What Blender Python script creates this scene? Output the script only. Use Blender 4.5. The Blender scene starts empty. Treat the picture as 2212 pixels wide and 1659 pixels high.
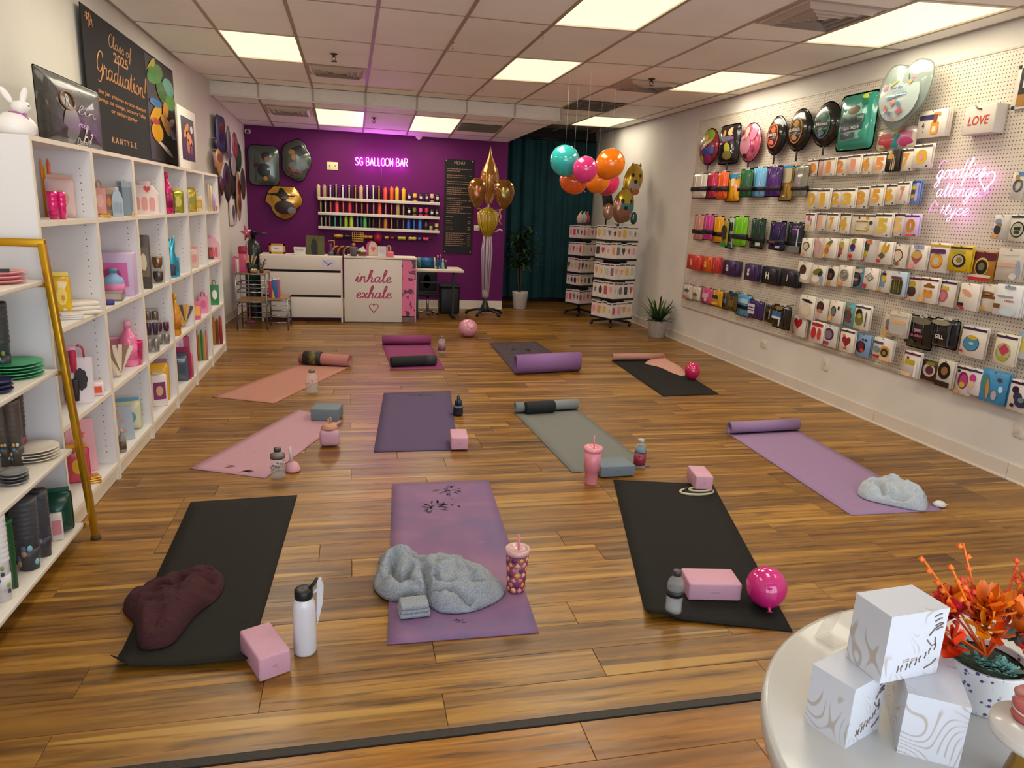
import bpy, bmesh, math, random
from mathutils import Vector, Matrix
from mathutils.geometry import tessellate_polygon
rng = random.Random(7)
PI = math.pi
scn = bpy.context.scene
COL = scn.collection
# ---------------------------------------------------------------- camera
W, H, FOC = 2212.0, 1659.0, 1536.08
YAW, PITCH, ROLL, EYE = 0.228909, 0.238836, 0.045371, Vector((0, 0, 1.51497))
def cam_axes():
    cy, sy, cp, sp = math.cos(YAW), math.sin(YAW), math.cos(PITCH), math.sin(PITCH)
    f = Vector((sy*cp, cy*cp, -sp)); r = Vector((cy, -sy, 0)); u = r.cross(f)
    c, s = math.cos(ROLL), math.sin(ROLL)
    return c*r + s*u, -s*r + c*u, f
CR, CU, CF = cam_axes()
cam_d = bpy.data.cameras.new('camera'); cam = bpy.data.objects.new('camera', cam_d); COL.objects.link(cam)
cam.matrix_world = Matrix(((CR.x, CU.x, -CF.x, EYE.x), (CR.y, CU.y, -CF.y, EYE.y), (CR.z, CU.z, -CF.z, EYE.z), (0, 0, 0, 1)))
cam_d.sensor_fit = 'HORIZONTAL'; cam_d.sensor_width = 36.0; cam_d.lens = FOC/W*36.0
cam_d.clip_start = 0.02; cam_d.clip_end = 100
scn.camera = cam
# ---------------------------------------------------------------- view, world, daylight
scn.view_settings.view_transform = 'Standard'
try: scn.view_settings.look = 'None'
except Exception: pass
scn.view_settings.gamma = 1.0; scn.view_settings.use_curve_mapping = False
scn.view_settings.exposure = 0.2
scn.cycles.use_denoising = True
scn.cycles.max_bounces = 8; scn.cycles.diffuse_bounces = 6; scn.cycles.transparent_max_bounces = 12
scn.cycles.sample_clamp_indirect = 4.0
scn.cycles.caustics_reflective = False; scn.cycles.caustics_refractive = False
wd = bpy.data.worlds.new('daylight'); scn.world = wd; wd.use_nodes = True
bg = wd.node_tree.nodes['Background']
bg.inputs[0].default_value = (0.80, 0.88, 1.0, 1); bg.inputs[1].default_value = 4.4      # overcast sky in front of the shop window
LAMP_W = 23.0
LAMP_COL = (1.0, 0.92, 0.75)
# ---------------------------------------------------------------- pixel -> point on a known plane
def ray(u, v): return CR*((u-W/2)/FOC) - CU*((v-H/2)/FOC) + CF
def on_plane(u, v, p, n):
    d = ray(u, v); n = Vector(n); return EYE + d*((Vector(p)-EYE).dot(n)/d.dot(n))
def fl(u, v, z=0.0): return on_plane(u, v, (0, 0, z), (0, 0, 1))
def onx(u, v, x): return on_plane(u, v, (x, 0, 0), (1, 0, 0))
def ony(u, v, y): return on_plane(u, v, (0, y, 0), (0, 1, 0))
def mpp(P): return (Vector(P)-EYE).dot(CF)/FOC            # metres per pixel at P
def crop(x0, y0, s): return lambda X, Y: (x0+X/s, y0+Y/s)
# ---------------------------------------------------------------- materials
def lin(c):
    return c/12.92 if c <= 0.04045 else ((c+0.055)/1.055)**2.4
def rgb(h):
    h = h.lstrip('#'); return tuple(lin(int(h[i:i+2], 16)/255) for i in (0, 2, 4)) + (1,)
_mats = {}
def C(h, rough=0.5, metal=0.0, coat=0.0, trans=0.0, alpha=1.0, ior=1.45, emit=None, es=1.0, bump=0.0, bscale=60, var=0.0):
    key = (h, rough, metal, coat, trans, alpha, ior, emit, es, bump, bscale, var)
    if key in _mats: return _mats[key]
    m = bpy.data.materials.new('paint_' + h.lstrip('#')); m.use_nodes = True
    nt = m.node_tree; b = nt.nodes['Principled BSDF']
    b.inputs['Base Color'].default_value = rgb(h); b.inputs['Roughness'].default_value = rough
    b.inputs['Metallic'].default_value = metal; b.inputs['IOR'].default_value = ior
    b.inputs['Coat Weight'].default_value = coat; b.inputs['Coat Roughness'].default_value = 0.05
    b.inputs['Transmission Weight'].default_value = trans; b.inputs['Alpha'].default_value = alpha
    if emit:
        b.inputs['Emission Color'].default_value = rgb(emit); b.inputs['Emission Strength'].default_value = es
    if bump or var:
        tc = nt.nodes.new('ShaderNodeTexCoord'); nz = nt.nodes.new('ShaderNodeTexNoise')
        nz.inputs['Scale'].default_value = bscale; nz.inputs['Detail'].default_value = 4
        nt.links.new(tc.outputs['Object'], nz.inputs['Vector'])
        if bump:
            bp = nt.nodes.new('ShaderNodeBump'); bp.inputs['Strength'].default_value = min(1, bump); bp.inputs['Distance'].default_value = 0.01
            nt.links.new(nz.outputs['Fac'], bp.inputs['Height']); nt.links.new(bp.outputs['Normal'], b.inputs['Normal'])
        if var:
            r = rgb(h); cr = nt.nodes.new('ShaderNodeValToRGB')
            cr.color_ramp.elements[0].position = .3; cr.color_ramp.elements[1].position = .7
            cr.color_ramp.elements[0].color = tuple(max(0, c*(1-var)) for c in r[:3])+(1,)
            cr.color_ramp.elements[1].color = tuple(min(1, c*(1+var)) for c in r[:3])+(1,)
            nt.links.new(nz.outputs['Fac'], cr.inputs[0]); nt.links.new(cr.outputs[0], b.inputs['Base Color'])
    _mats[key] = m; return m
def foil(h, rough=0.22): return C(h, rough, metal=0.55, coat=0.4)
def gloss(h): return C(h, 0.18, coat=0.6)
def cello(): return C('#e8ecf0', 0.1, alpha=0.05)
def nodes_mat(name):
    m = bpy.data.materials.new(name); m.use_nodes = True
    return m, m.node_tree, m.node_tree.nodes['Principled BSDF']
def ramp(nt, stops):
    n = nt.nodes.new('ShaderNodeValToRGB'); cr = n.color_ramp
    while len(cr.elements) < len(stops): cr.elements.new(.5)
    for e, (p, c) in zip(cr.elements, stops):
        e.position = p; e.color = rgb(c) if isinstance(c, str) else (c, c, c, 1)
    return n
def mnode(nt, op, a, b=None):
    n = nt.nodes.new('ShaderNodeMath'); n.operation = op
    for i, v in enumerate((a, b)):
        if v is None: continue
        if isinstance(v, (int, float)): n.inputs[i].default_value = v
        else: nt.links.new(v, n.inputs[i])
    return n.outputs[0]
def mixc(nt, fac, a, b, blend='MIX'):
    n = nt.nodes.new('ShaderNodeMix'); n.data_type = 'RGBA'; n.blend_type = blend
    for s, v in ((n.inputs[0], fac), (n.inputs[6], a), (n.inputs[7], b)):
        if isinstance(v, (int, float)): s.default_value = v
        elif isinstance(v, str): s.default_value = rgb(v)
        else: nt.links.new(v, s)
    return n.outputs[2]
def texco(nt, kind='Object', scale=(1, 1, 1), loc=(0, 0, 0)):
    tc = nt.nodes.new('ShaderNodeTexCoord'); mp = nt.nodes.new('ShaderNodeMapping')
    mp.inputs['Scale'].default_value = scale; mp.inputs['Location'].default_value = loc
    nt.links.new(tc.outputs[kind], mp.inputs[0]); return mp.outputs[0]
def noise(nt, vec, scale, detail=3, dist=0.0):
    n = nt.nodes.new('ShaderNodeTexNoise'); n.inputs['Scale'].default_value = scale; n.inputs['Detail'].default_value = detail
    n.inputs['Distortion'].default_value = dist; nt.links.new(vec, n.inputs['Vector']); return n.outputs['Fac']
def voronoi(nt, vec, scale, out='Distance', feature='F1', rnd=1.0):
    n = nt.nodes.new('ShaderNodeTexVoronoi'); n.feature = feature; n.inputs['Scale'].default_value = scale
    n.inputs['Randomness'].default_value = rnd
    nt.links.new(vec, n.inputs['Vector']); return n.outputs[out]
def bumpn(nt, b, h, s=.3, d=.01):
    bp = nt.nodes.new('ShaderNodeBump'); bp.inputs['Strength'].default_value = s; bp.inputs['Distance'].default_value = d
    nt.links.new(h, bp.inputs['Height']); nt.links.new(bp.outputs['Normal'], b.inputs['Normal'])
# ---------------------------------------------------------------- mesh builder
class MB:
    def __init__(s): s.v = []; s.f = []; s.m = []; s.mats = []; s.sm = []
    def mi(s, mat):
        if mat not in s.mats: s.mats.append(mat)
        return s.mats.index(mat)
    def add(s, vs, fs, mat=None, smooth=False):
        o = len(s.v); s.v += [Vector(p) for p in vs]; i = s.mi(mat)
        for f in fs: s.f.append([o+k for k in f]); s.m.append(i); s.sm.append(smooth)
        return s
    def box(s, c, d, mat=None, rz=0.0, R=None):
        x, y, z = d[0]/2, d[1]/2, d[2]/2
        P = [Vector((a*x, b*y, e*z)) for e in (-1, 1) for a, b in ((-1, -1), (1, -1), (1, 1), (-1, 1))]
        M = R if R is not None else Matrix.Rotation(rz, 3, 'Z')
        P = [M @ p + Vector(c) for p in P]
        return s.add(P, [(3, 2, 1, 0), (4, 5, 6, 7), (0, 1, 5, 4), (1, 2, 6, 5), (2, 3, 7, 6), (3, 0, 4, 7)], mat)
    def rbox(s, c, d, mat=None, r=.01, rz=0.0, R=None, seg=2):
        bm = bmesh.new(); bmesh.ops.create_cube(bm, size=1)
        for v in bm.verts: v.co = Vector((v.co.x*d[0], v.co.y*d[1], v.co.z*d[2]))
        bmesh.ops.bevel(bm, geom=list(bm.edges), offset=min(r, min(d)*.49), segments=seg, affect='EDGES', profile=.5)
        M = R if R is not None else Matrix.Rotation(rz, 3, 'Z'); bm.verts.index_update()
        s.add([M @ v.co + Vector(c) for v in bm.verts], [[v.index for v in f.verts] for f in bm.faces], mat, True); bm.free(); return s
    def lathe(s, prof, mat=None, seg=20, c=(0, 0, 0), smooth=True, sx=1, sy=1, R=None):
        vs = []; fs = []; n = len(prof)
        for r, z in prof:
            for k in range(seg):
                a = 2*PI*k/seg; vs.append(Vector((r*math.cos(a)*sx, r*math.sin(a)*sy, z)))
        for i in range(n-1):
            for k in range(seg):
                k2 = (k+1) % seg; fs.append((i*seg+k, i*seg+k2, (i+1)*seg+k2, (i+1)*seg+k))
        if prof[0][0] > 1e-5: fs.append(tuple(reversed(range(seg))))
        if prof[-1][0] > 1e-5: fs.append(tuple(range((n-1)*seg, n*seg)))
        if R is not None: vs = [R @ v for v in vs]
        return s.add([v+Vector(c) for v in vs], fs, mat, smooth)
    def tube(s, pts, r, mat=None, seg=8, closed=False, cap=True):
        pts = [Vector(p) for p in pts]; n = len(pts); vs = []; fs = []
        rs = r if isinstance(r, (list, tuple)) else [r]*n
        up = None
        for i, p in enumerate(pts):
            a = pts[i-1] if (i > 0 or closed) else p; b = pts[(i+1) % n] if (i < n-1 or closed) else p
            t = (b-a)
            if t.length < 1e-9: t = Vector((0, 0, 1))
            t.normalize()
            if up is None or abs(up.dot(t)) > .999:
                up = Vector((0, 0, 1)) if abs(t.z) < .9 else Vector((1, 0, 0))
            x = up.cross(t).normalized(); up = t.cross(x).normalized()
            for k in range(seg):
                an = 2*PI*k/seg; vs.append(p + x*(math.cos(an)*rs[i]) + up*(math.sin(an)*rs[i]))
        for i in range(n if closed else n-1):
            j = (i+1) % n
            for k in range(seg):
                k2 = (k+1) % seg; fs.append((i*seg+k, i*seg+k2, j*seg+k2, j*seg+k))
        if cap and not closed: fs.append(tuple(reversed(range(seg)))); fs.append(tuple(range((n-1)*seg, n*seg)))
        return s.add(vs, fs, mat, True)
    def prism(s, poly, y0, y1, mat=None, side=None):
        """poly in local x,z ; front face at y0 (smaller y), back at y1"""
        n = len(poly); vs = [(x, y0, z) for x, z in poly] + [(x, y1, z) for x, z in poly]
        A = sum(poly[i][0]*poly[(i+1) % n][1]-poly[(i+1) % n][0]*poly[i][1] for i in range(n))
        fr = list(range(n)) if A > 0 else list(reversed(range(n)))
        s.add(vs, [tuple(fr), tuple(n+k for k in reversed(fr))] + [(i, n+i, n+(i+1) % n, (i+1) % n) if A < 0 else (i, (i+1) % n, n+(i+1) % n, n+i) for i in range(n)], mat)
        return s
    def poly3(s, pts, mat=None): return s.add(pts, [tuple(range(len(pts)))], mat)
    def xf(s, M):
        s.v = [M @ v for v in s.v]; return s
    def obj(s, name, parent=None, loc=None, mat=None, rot=None, fixn=False):
        me = bpy.data.meshes.new(name); me.from_pydata([tuple(v) for v in s.v], [], s.f)
        for m in s.mats: me.materials.append(m if m is not None else mat)
        me.polygons.foreach_set('material_index', s.m); me.polygons.foreach_set('use_smooth', s.sm)
        if fixn:
            bm = bmesh.new(); bm.from_mesh(me); bmesh.ops.recalc_face_normals(bm, faces=bm.faces); bm.to_mesh(me); bm.free()
        me.update()
        o = bpy.data.objects.new(name, me); COL.objects.link(o)
        if loc is not None: o.location = loc
        if rot is not None: o.rotation_euler = rot
        if parent is not None: o.parent = parent
        return o
def tag(o, label, cat, group=None):
    o['label'] = label; o['category'] = cat
    if group: o['group'] = group
    return o
def thing(name, label, cat, loc=(0, 0, 0), rz=0.0, group=None):
    o = bpy.data.objects.new(name, None); COL.objects.link(o); o.empty_display_size = .05
    o.location = loc; o.rotation_euler = (0, 0, rz); return tag(o, label, cat, group)
def structure(o, label=None):
    o['kind'] = 'structure'
    if label: o['label'] = label
    return o
def copy_tree(o, parent=None):
    c = o.copy(); COL.objects.link(c)
    if parent is not None: c.parent = parent
    for ch in list(o.children): copy_tree(ch, c)
    return c
# ---------------------------------------------------------------- 2d shapes (x,z), unit box -1..1
def ell(n=24, a=0.0): return [(math.cos(a+2*PI*k/n), math.sin(a+2*PI*k/n)) for k in range(n)]
def heart(n=32):
    P = []
    for k in range(n):
        t = 2*PI*k/n; P.append((math.sin(t)**3, (13*math.cos(t)-5*math.cos(2*t)-2*math.cos(3*t)-math.cos(4*t)+2.5)/14.5))
    return P[::-1]
def rrect(r=.25, n=5, ax=1.0):
    P = []
    rx, rz = r, r*ax
    for cx, cz, a0 in ((1-rx, 1-rz, 0), (-1+rx, 1-rz, PI/2), (-1+rx, -1+rz, PI), (1-rx, -1+rz, 3*PI/2)):
        for k in range(n): a = a0+PI/2*k/(n-1); P.append((cx+rx*math.cos(a), cz+rz*math.sin(a)))
    return P
def drop(n=28):        # inverted tear: point at the bottom
    P = []
    for k in range(n):
        t = 2*PI*k/n; P.append((math.cos(t)*(1 if math.sin(t) > 0 else (1+math.sin(t))**.55 if math.sin(t) > -1 else 0), math.sin(t)))
    return P
def star(k=5, r=.45):
    return [((1 if i % 2 == 0 else r)*math.sin(PI*i/k), (1 if i % 2 == 0 else r)*math.cos(PI*i/k)) for i in range(2*k)][::-1]
def scallop(k=8, d=.12, n=48): return [((1-d+d*abs(math.cos(k*PI*i/n)))*math.cos(2*PI*i/n), (1-d+d*abs(math.cos(k*PI*i/n)))*math.sin(2*PI*i/n)) for i in range(n)]
RECT = [(-1, -1), (1, -1), (1, 1), (-1, 1)]
def sc(poly, cx, cz, rx, rz, rot=0.0):
    c, s = math.cos(rot), math.sin(rot)
    return [(cx+(x*rx)*c-(z*rz)*s, cz+(x*rx)*s+(z*rz)*c) for x, z in poly]
_gl = {}
def glyphs(txt, bold=0.0, shear=0.0):
    """flat filled lettering -> (verts2d, faces) with cap height 1, x centred, z centred"""
    k = (txt, bold, shear)
    if k in _gl: return _gl[k]
    cu = bpy.data.curves.new('lettering', 'FONT'); cu.body = txt; cu.size = 1; cu.offset = bold; cu.shear = shear; cu.resolution_u = 3
    ob = bpy.data.objects.new('lettering', cu); COL.objects.link(ob)
    dg = bpy.context.evaluated_depsgraph_get(); me = bpy.data.meshes.new_from_object(ob.evaluated_get(dg))
    V = [(v.co.x, v.co.y) for v in me.vertices]; F = [tuple(p.vertices) for p in me.polygons]
    bpy.data.objects.remove(ob); bpy.data.curves.remove(cu); bpy.data.meshes.remove(me)
    if V:
        x0, x1 = min(v[0] for v in V), max(v[0] for v in V); z0, z1 = min(v[1] for v in V), max(v[1] for v in V)
        V = [(v[0]-(x0+x1)/2, v[1]-(z0+z1)/2) for v in V]; ext = (x1-x0, z1-z0)
    else: ext = (0, 0)
    _gl[k] = (V, F, ext); return _gl[k]
def put_text(mb, txt, cx, cz, w=None, h=None, y=0.0, mat=None, bold=0.0, shear=0.0, fn=None):
    """flat lettering facing -y; w and/or h are its extents"""
    V, F, (ex, ez) = glyphs(txt, bold, shear)
    if not V: return
    sx = w/ex if w else h/ez; sz = h/ez if h else sx
    mb.add([(cx+x*sx, (fn(cx+x*sx, cz+z*sz) if fn else y), cz+z*sz) for x, z in V], F, mat)
# ---------------------------------------------------------------- handwriting strokes (x-height 1)
ST = {
'a': ([[(.8,.85),(.5,1),(.15,.72),(.12,.25),(.38,0),(.68,.35),(.82,.98),(.74,.3),(.9,.02),(1.12,.25)]],1.12),
'b': ([[(0,.2),(.4,1.3),(.52,2),(.36,2.2),(.2,1.4),(.15,.2),(.4,0),(.72,.3),(.7,.8),(.5,.95),(.3,.7)]],.95),
'c': ([[(.72,.8),(.45,1),(.13,.6),(.2,.12),(.5,0),(.88,.28)]],.85),
'd': ([[(.78,.85),(.5,1),(.13,.65),(.15,.2),(.4,0),(.7,.4),(.95,2.1),(.76,.4),(.92,.02),(1.12,.25)]],1.12),
'e': ([[(0,.28),(.45,.48),(.64,.8),(.45,1),(.16,.65),(.2,.12),(.5,0),(.88,.3)]],.86),
'f': ([[(0,.2),(.45,1.2),(.62,2),(.46,2.2),(.32,1.5),(.22,-.5),(.08,-.95),(.12,-.3),(.45,.15),(.7,.3)]],.68),
'g': ([[(.78,.85),(.5,1),(.13,.65),(.18,.15),(.42,0),(.7,.45),(.82,.98),(.72,-.5),(.46,-1),(.18,-.75),(.6,-.1),(1.08,.3)]],1.05),
'h': ([[(0,.2),(.42,1.2),(.58,2),(.42,2.2),(.27,1.5),(.12,0)],[(.13,.35),(.38,.85),(.6,.98),(.72,.7),(.66,.2),(.82,0),(1.06,.25)]],1.05),
'i': ([[(0,.2),(.28,1),(.24,.25),(.4,0),(.62,.25)],[(.31,1.36),(.36,1.47),(.41,1.58)]],.6),
'l': ([[(0,.2),(.42,1.3),(.54,2),(.38,2.2),(.23,1.5),(.22,.3),(.4,0),(.66,.25)]],.64),
'm': ([[(0,.2),(.18,1),(.12,0)],[(.13,.4),(.36,.95),(.5,.9),(.48,0)],[(.49,.4),(.72,.95),(.88,.9),(.86,.25),(1.0,0),(1.2,.25)]],1.2),
'n': ([[(0,.2),(.2,1),(.18,.5),(.1,0)],[(.12,.4),(.4,.92),(.64,.95),(.68,.3),(.82,0),(1.06,.25)]],1.06),
'o': ([[(.5,1),(.16,.75),(.13,.25),(.4,0),(.74,.3),(.74,.75),(.5,1),(.62,.82),(1,.85)]],.98),
'p': ([[(0,.2),(.25,1),(.1,-1)],[(.16,.3),(.4,.95),(.7,.9),(.72,.4),(.5,.02),(.2,.2)]],.85),
'r': ([[(0,.2),(.24,1.12),(.3,.9),(.6,.94),(.52,.4),(.62,0),(.86,.25)]],.82),
's': ([[(0,.2),(.4,1.08),(.56,.5),(.45,.02),(.1,.06)],[(.45,.02),(.75,.25)]],.75),
't': ([[(0,.2),(.4,1.8),(.3,.3),(.46,0),(.72,.25)],[(.08,1.2),(.66,1.26)]],.7),
'u': ([[(0,.3),(.2,1),(.15,.3),(.36,0),(.65,.4),(.75,1),(.7,.3),(.86,0),(1.08,.25)]],1.06),
'x': ([[(0,.8),(.2,1),(.4,.7),(.55,.2),(.75,0),(.98,.25)],[(.88,1),(.06,0)]],.95),
'y': ([[(0,.3),(.2,1),(.18,.35),(.4,.05),(.68,.4),(.78,1),(.66,-.5),(.42,-1),(.15,-.75),(.6,-.1),(1.05,.3)]],1.02),
'!': ([[(.45,2.2),(.25,.55)],[(.18,.05),(.2,.1)]],.6),
'G': ([[(1.15,1.75),(.95,2.2),(.5,2.1),(.15,1.3),(.2,.6),(.6,.4),(1.0,.9),(1.05,1.15),(.95,.2),(.6,-.5),(.2,-.45)]],1.15),
'C': ([[(1.0,1.7),(.85,2.2),(.45,2.1),(.12,1.2),(.25,.2),(.65,0),(1.05,.4)]],1.0),
'L': ([[(.6,2.2),(.3,2),(.35,.6),(.15,.05),(.5,.1),(1,.05)]],1.0),
' ': ([],.5),
'+': ([[(.0,.75),(.55,.75)],[(.28,1.5),(.24,.1)]],.65),
}
def spline(P, k=5):
    if len(P) < 3: return [tuple(p) for p in P]
    out = []
    for i in range(len(P)-1):
        p0 = P[max(0, i-1)]; p1 = P[i]; p2 = P[i+1]; p3 = P[min(len(P)-1, i+2)]
        for j in range(k):
            t = j/k
            out.append(tuple(.5*((2*b)+(-a+c)*t+(2*a-5*b+4*c-d)*t*t+(-a+3*b-3*c+d)*t**3) for a, b, c, d in zip(p0, p1, p2, p3)))
    out.append(tuple(P[-1])); return out
def script_lines(txt, slant=.12, k=4):
    L = []; x = 0
    for ch in txt:
        st, adv = ST.get(ch, ST[' '])
        for s in st: L.append(spline([(x+px+pz*slant, pz) for px, pz in s], k))
        x += adv
    return L, x
def put_script(mb, txt, cx, z0, w, h, y, mat, pen=.1, thick=.7, tubes=False, slant=.12, k=4, yfn=None):
    """cursive lettering facing -y: baseline z0, width w, x-height h; ribbon (down-strokes thicker) or glass tube"""
    L, ext = script_lines(txt, slant, k); sx = w/ext
    for S in L:
        pts = [(cx-w/2+px*sx, z0+pz*h) for px, pz in S]
        if tubes: mb.tube([(px, y, pz) for px, pz in pts], pen*h, mat, 6); continue
        n = len(pts); vs = []
        for i, (px, pz) in enumerate(pts):
            a = pts[max(0, i-1)]; b = pts[min(n-1, i+1)]; t = Vector((b[0]-a[0], b[1]-a[1]))
            if t.length < 1e-9: t = Vector((1, 0))
            t.normalize(); wd = pen*h*(1-thick+thick*abs(t.y))
            yy = (y if yfn is None else yfn(px, pz))-.00003*i
            vs += [(px-t.y*wd, yy, pz+t.x*wd), (px+t.y*wd, yy, pz-t.x*wd)]
        mb.add(vs, [(2*i, 2*i+1, 2*i+3, 2*i+2) for i in range(n-1)], mat)
# ---------------------------------------------------------------- pillow-shaped foil
def pillow(mb, poly, T, mat, y=0.0, back=True, seam=.03, mat2=None):
    n = len(poly); cx = sum(p[0] for p in poly)/n; cz = sum(p[1] for p in poly)/n
    for sgn in ((-1, 1) if back else (-1,)):
        vs = []; fs = []; S = (1, 1-seam, .9, .72, .48, .22)
        for s in S:
            r = min(1, s/(1-seam)); h = T*math.sqrt(max(0, 1-r*r))
            vs += [(cx+(px-cx)*s, y+sgn*h, cz+(pz-cz)*s) for px, pz in poly]
        vs.append((cx, y+sgn*T, cz)); m = len(S)
        for i in range(m-1):
            for k in range(n):
                k2 = (k+1) % n; q = (i*n+k, i*n+k2, (i+1)*n+k2, (i+1)*n+k); fs.append(q if sgn < 0 else q[::-1])
        for k in range(n):
            q = ((m-1)*n+k, (m-1)*n+(k+1) % n, m*n); fs.append(q if sgn < 0 else q[::-1])
        mb.add(vs, fs, mat if sgn < 0 or mat2 is None else mat2, True)
    return mb
def dome(rx, rz, T, cx=0.0, cz=0.0, lift=.002, y=0.0):
    return lambda x, z: y - T*math.sqrt(max(0, 1-min(1, ((x-cx)/rx)**2+((z-cz)/rz)**2))) - lift
def drape(mb, poly, fn, mat, rings=4):
    n = len(poly); cx = sum(p[0] for p in poly)/n; cz = sum(p[1] for p in poly)/n; vs = []; fs = []
    for i in range(rings):
        s = 1-i/rings; vs += [(cx+(x-cx)*s, 0, cz+(z-cz)*s) for x, z in poly]
    vs.append((cx, 0, cz)); vs = [(x, fn(x, z), z) for x, _, z in vs]
    A = sum(poly[i][0]*poly[(i+1) % n][1]-poly[(i+1) % n][0]*poly[i][1] for i in range(n))
    for i in range(rings-1):
        for k in range(n): q = (i*n+k, i*n+(k+1) % n, (i+1)*n+(k+1) % n, (i+1)*n+k); fs.append(q if A > 0 else q[::-1])
    for k in range(n): q = ((rings-1)*n+k, (rings-1)*n+(k+1) % n, rings*n); fs.append(q if A > 0 else q[::-1])
    mb.add(vs, fs, mat, True)
ORD = ['first', 'second', 'third', 'fourth', 'fifth', 'sixth', 'seventh', 'eighth', 'ninth', 'tenth', 'eleventh', 'twelfth', 'thirteenth',
       'fourteenth', 'fifteenth', 'sixteenth', 'seventeenth', 'eighteenth', 'nineteenth', 'twentieth', 'twenty-first', 'twenty-second']
# ================================================================= ROOM
XL, XR, YB, ZC, YF = -1.64, 4.061, 10.96, 2.812, -1.6
YS0, ZS0, ZS1 = 9.25, 2.655, 2.505          # lowered ceiling: starts at YS0, its height there and at the purple wall
XP = 2.33                                    # right end of the purple wall
YA = 12.05                                   # back of the curtained alcove
m_white = C('#d3cabd', .6, bump=.05, bscale=120)
def wall_paint(name, col, b=.08):
    m, nt, bs = nodes_mat(name)
    v = texco(nt); n1 = noise(nt, v, 1.6, 3); r = ramp(nt, [(.3, col), (.75, col)])
    base = rgb(col); r.color_ramp.elements[0].color = tuple(c*.93 for c in base[:3])+(1,); r.color_ramp.elements[1].color = tuple(min(1, c*1.05) for c in base[:3])+(1,)
    nt.links.new(n1, r.inputs[0]); nt.links.new(r.outputs[0], bs.inputs['Base Color'])
    bs.inputs['Roughness'].default_value = .6; bs.inputs['Specular IOR Level'].default_value = .2; bumpn(nt, bs, noise(nt, v, 90, 4), b, .006); return m
m_wall = wall_paint('wall_paint_warm_white', '#d5d0c6'); m_purple = wall_paint('wall_paint_purple', '#5d0e52')
# ---- floor planks
def wood(name, cs, scale=1.0, rough=.33):
    m, nt, bs = nodes_mat(name)
    oi = nt.nodes.new('ShaderNodeObjectInfo'); tc = nt.nodes.new('ShaderNodeTexCoord')
    off = nt.nodes.new('ShaderNodeVectorMath'); off.operation = 'SCALE'; nt.links.new(oi.outputs['Location'], off.inputs[0]); off.inputs['Scale'].default_value = 3.17
    add = nt.nodes.new('ShaderNodeVectorMath'); add.operation = 'ADD'; nt.links.new(tc.outputs['Object'], add.inputs[0]); nt.links.new(off.outputs[0], add.inputs[1])
    def mp(s):
        n = nt.nodes.new('ShaderNodeMapping'); n.inputs['Scale'].default_value = s; nt.links.new(add.outputs[0], n.inputs[0]); return n.outputs[0]
    grain = noise(nt, mp((2.2, 34, 1)), 1.6*scale, 5, .5); strip = noise(nt, mp((.55, 15, 1)), 1.0, 2, .25); fig = noise(nt, mp((3.0, 16, 1)), 1.0, 3, 2.2)
    rw = ramp(nt, [(.26, cs[0]), (.43, cs[1]), (.56, cs[2]), (.68, cs[3])])
    f = mnode(nt, 'ADD', mnode(nt, 'MULTIPLY', grain, .26), mnode(nt, 'MULTIPLY', strip, .62))
    f = mnode(nt, 'ADD', f, mnode(nt, 'MULTIPLY', fig, .18))
    f = mnode(nt, 'ADD', f, mnode(nt, 'MULTIPLY', mnode(nt, 'SUBTRACT', oi.outputs['Random'], .5), .16))
    nt.links.new(f, rw.inputs[0])
    knot = voronoi(nt, mp((1.3, 5.5, 1)), 1.0, 'Distance'); kr = ramp(nt, [(.02, 1.0), (.11, 0.0)]); nt.links.new(knot, kr.inputs[0])
    dk = ramp(nt, [(.54, 0.0), (.68, 1.0)]); nt.links.new(noise(nt, mp((1.0, 17, 1)), 2.2, 4, .6), dk.inputs[0])
    light = ramp(nt, [(.66, 0.0), (.69, 1.0)]); nt.links.new(noise(nt, mp((.28, 9.5, 1)), 1.25, 1, .1), light.inputs[0])
    c1 = mixc(nt, mnode(nt, 'MULTIPLY', kr.outputs[0], .75), rw.outputs[0], '#3a2312')
    c2 = mixc(nt, mnode(nt, 'MULTIPLY', dk.outputs[0], .7), c1, '#331e0c')
    c3 = mixc(nt, mnode(nt, 'MULTIPLY', light.outputs[0], .8), c2, cs[4])
    nt.links.new(c3, bs.inputs['Base Color']); bs.inputs['Roughness'].default_value = rough
    rr = ramp(nt, [(.3, rough-.06), (.7, rough+.1)]); nt.links.new(grain, rr.inputs[0]); nt.links.new(rr.outputs[0], bs.inputs['Roughness'])
    bumpn(nt, bs, grain, .08, .004); return m
m_wood = wood('plank_wood', ('#3e270a', '#674314', '#845a1c', '#9f7229', '#ad8338'))
m_wood2 = wood('plank_wood_orange', ('#4c2a06', '#74460b', '#925c11', '#a9721a', '#b88229'))
m_under = C('#2a1a0e', .8)
PW = .1583; PL = 1.12; Y0 = 1.812
def plank_mesh(L):
    mb = MB(); e = .0007; t = .004
    x0, x1, y0, y1 = -L/2+e, L/2-e, -PW/2+e, PW/2-e; b = .0011
    mb.add([(x0, y0, -.012), (x1, y0, -.012), (x1, y1, -.012), (x0, y1, -.012), (x0, y0, -b), (x1, y0, -b), (x1, y1, -b), (x0, y1, -b),
            (x0+b, y0+b, 0), (x1-b, y0+b, 0), (x1-b, y1-b, 0), (x0+b, y1-b, 0)],
           [(0, 1, 5, 4), (1, 2, 6, 5), (2, 3, 7, 6), (3, 0, 4, 7), (4, 5, 9, 8), (5, 6, 10, 9), (6, 7, 11, 10), (7, 4, 8, 11), (8, 9, 10, 11)], None)
    return mb
_pl = {}
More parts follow.
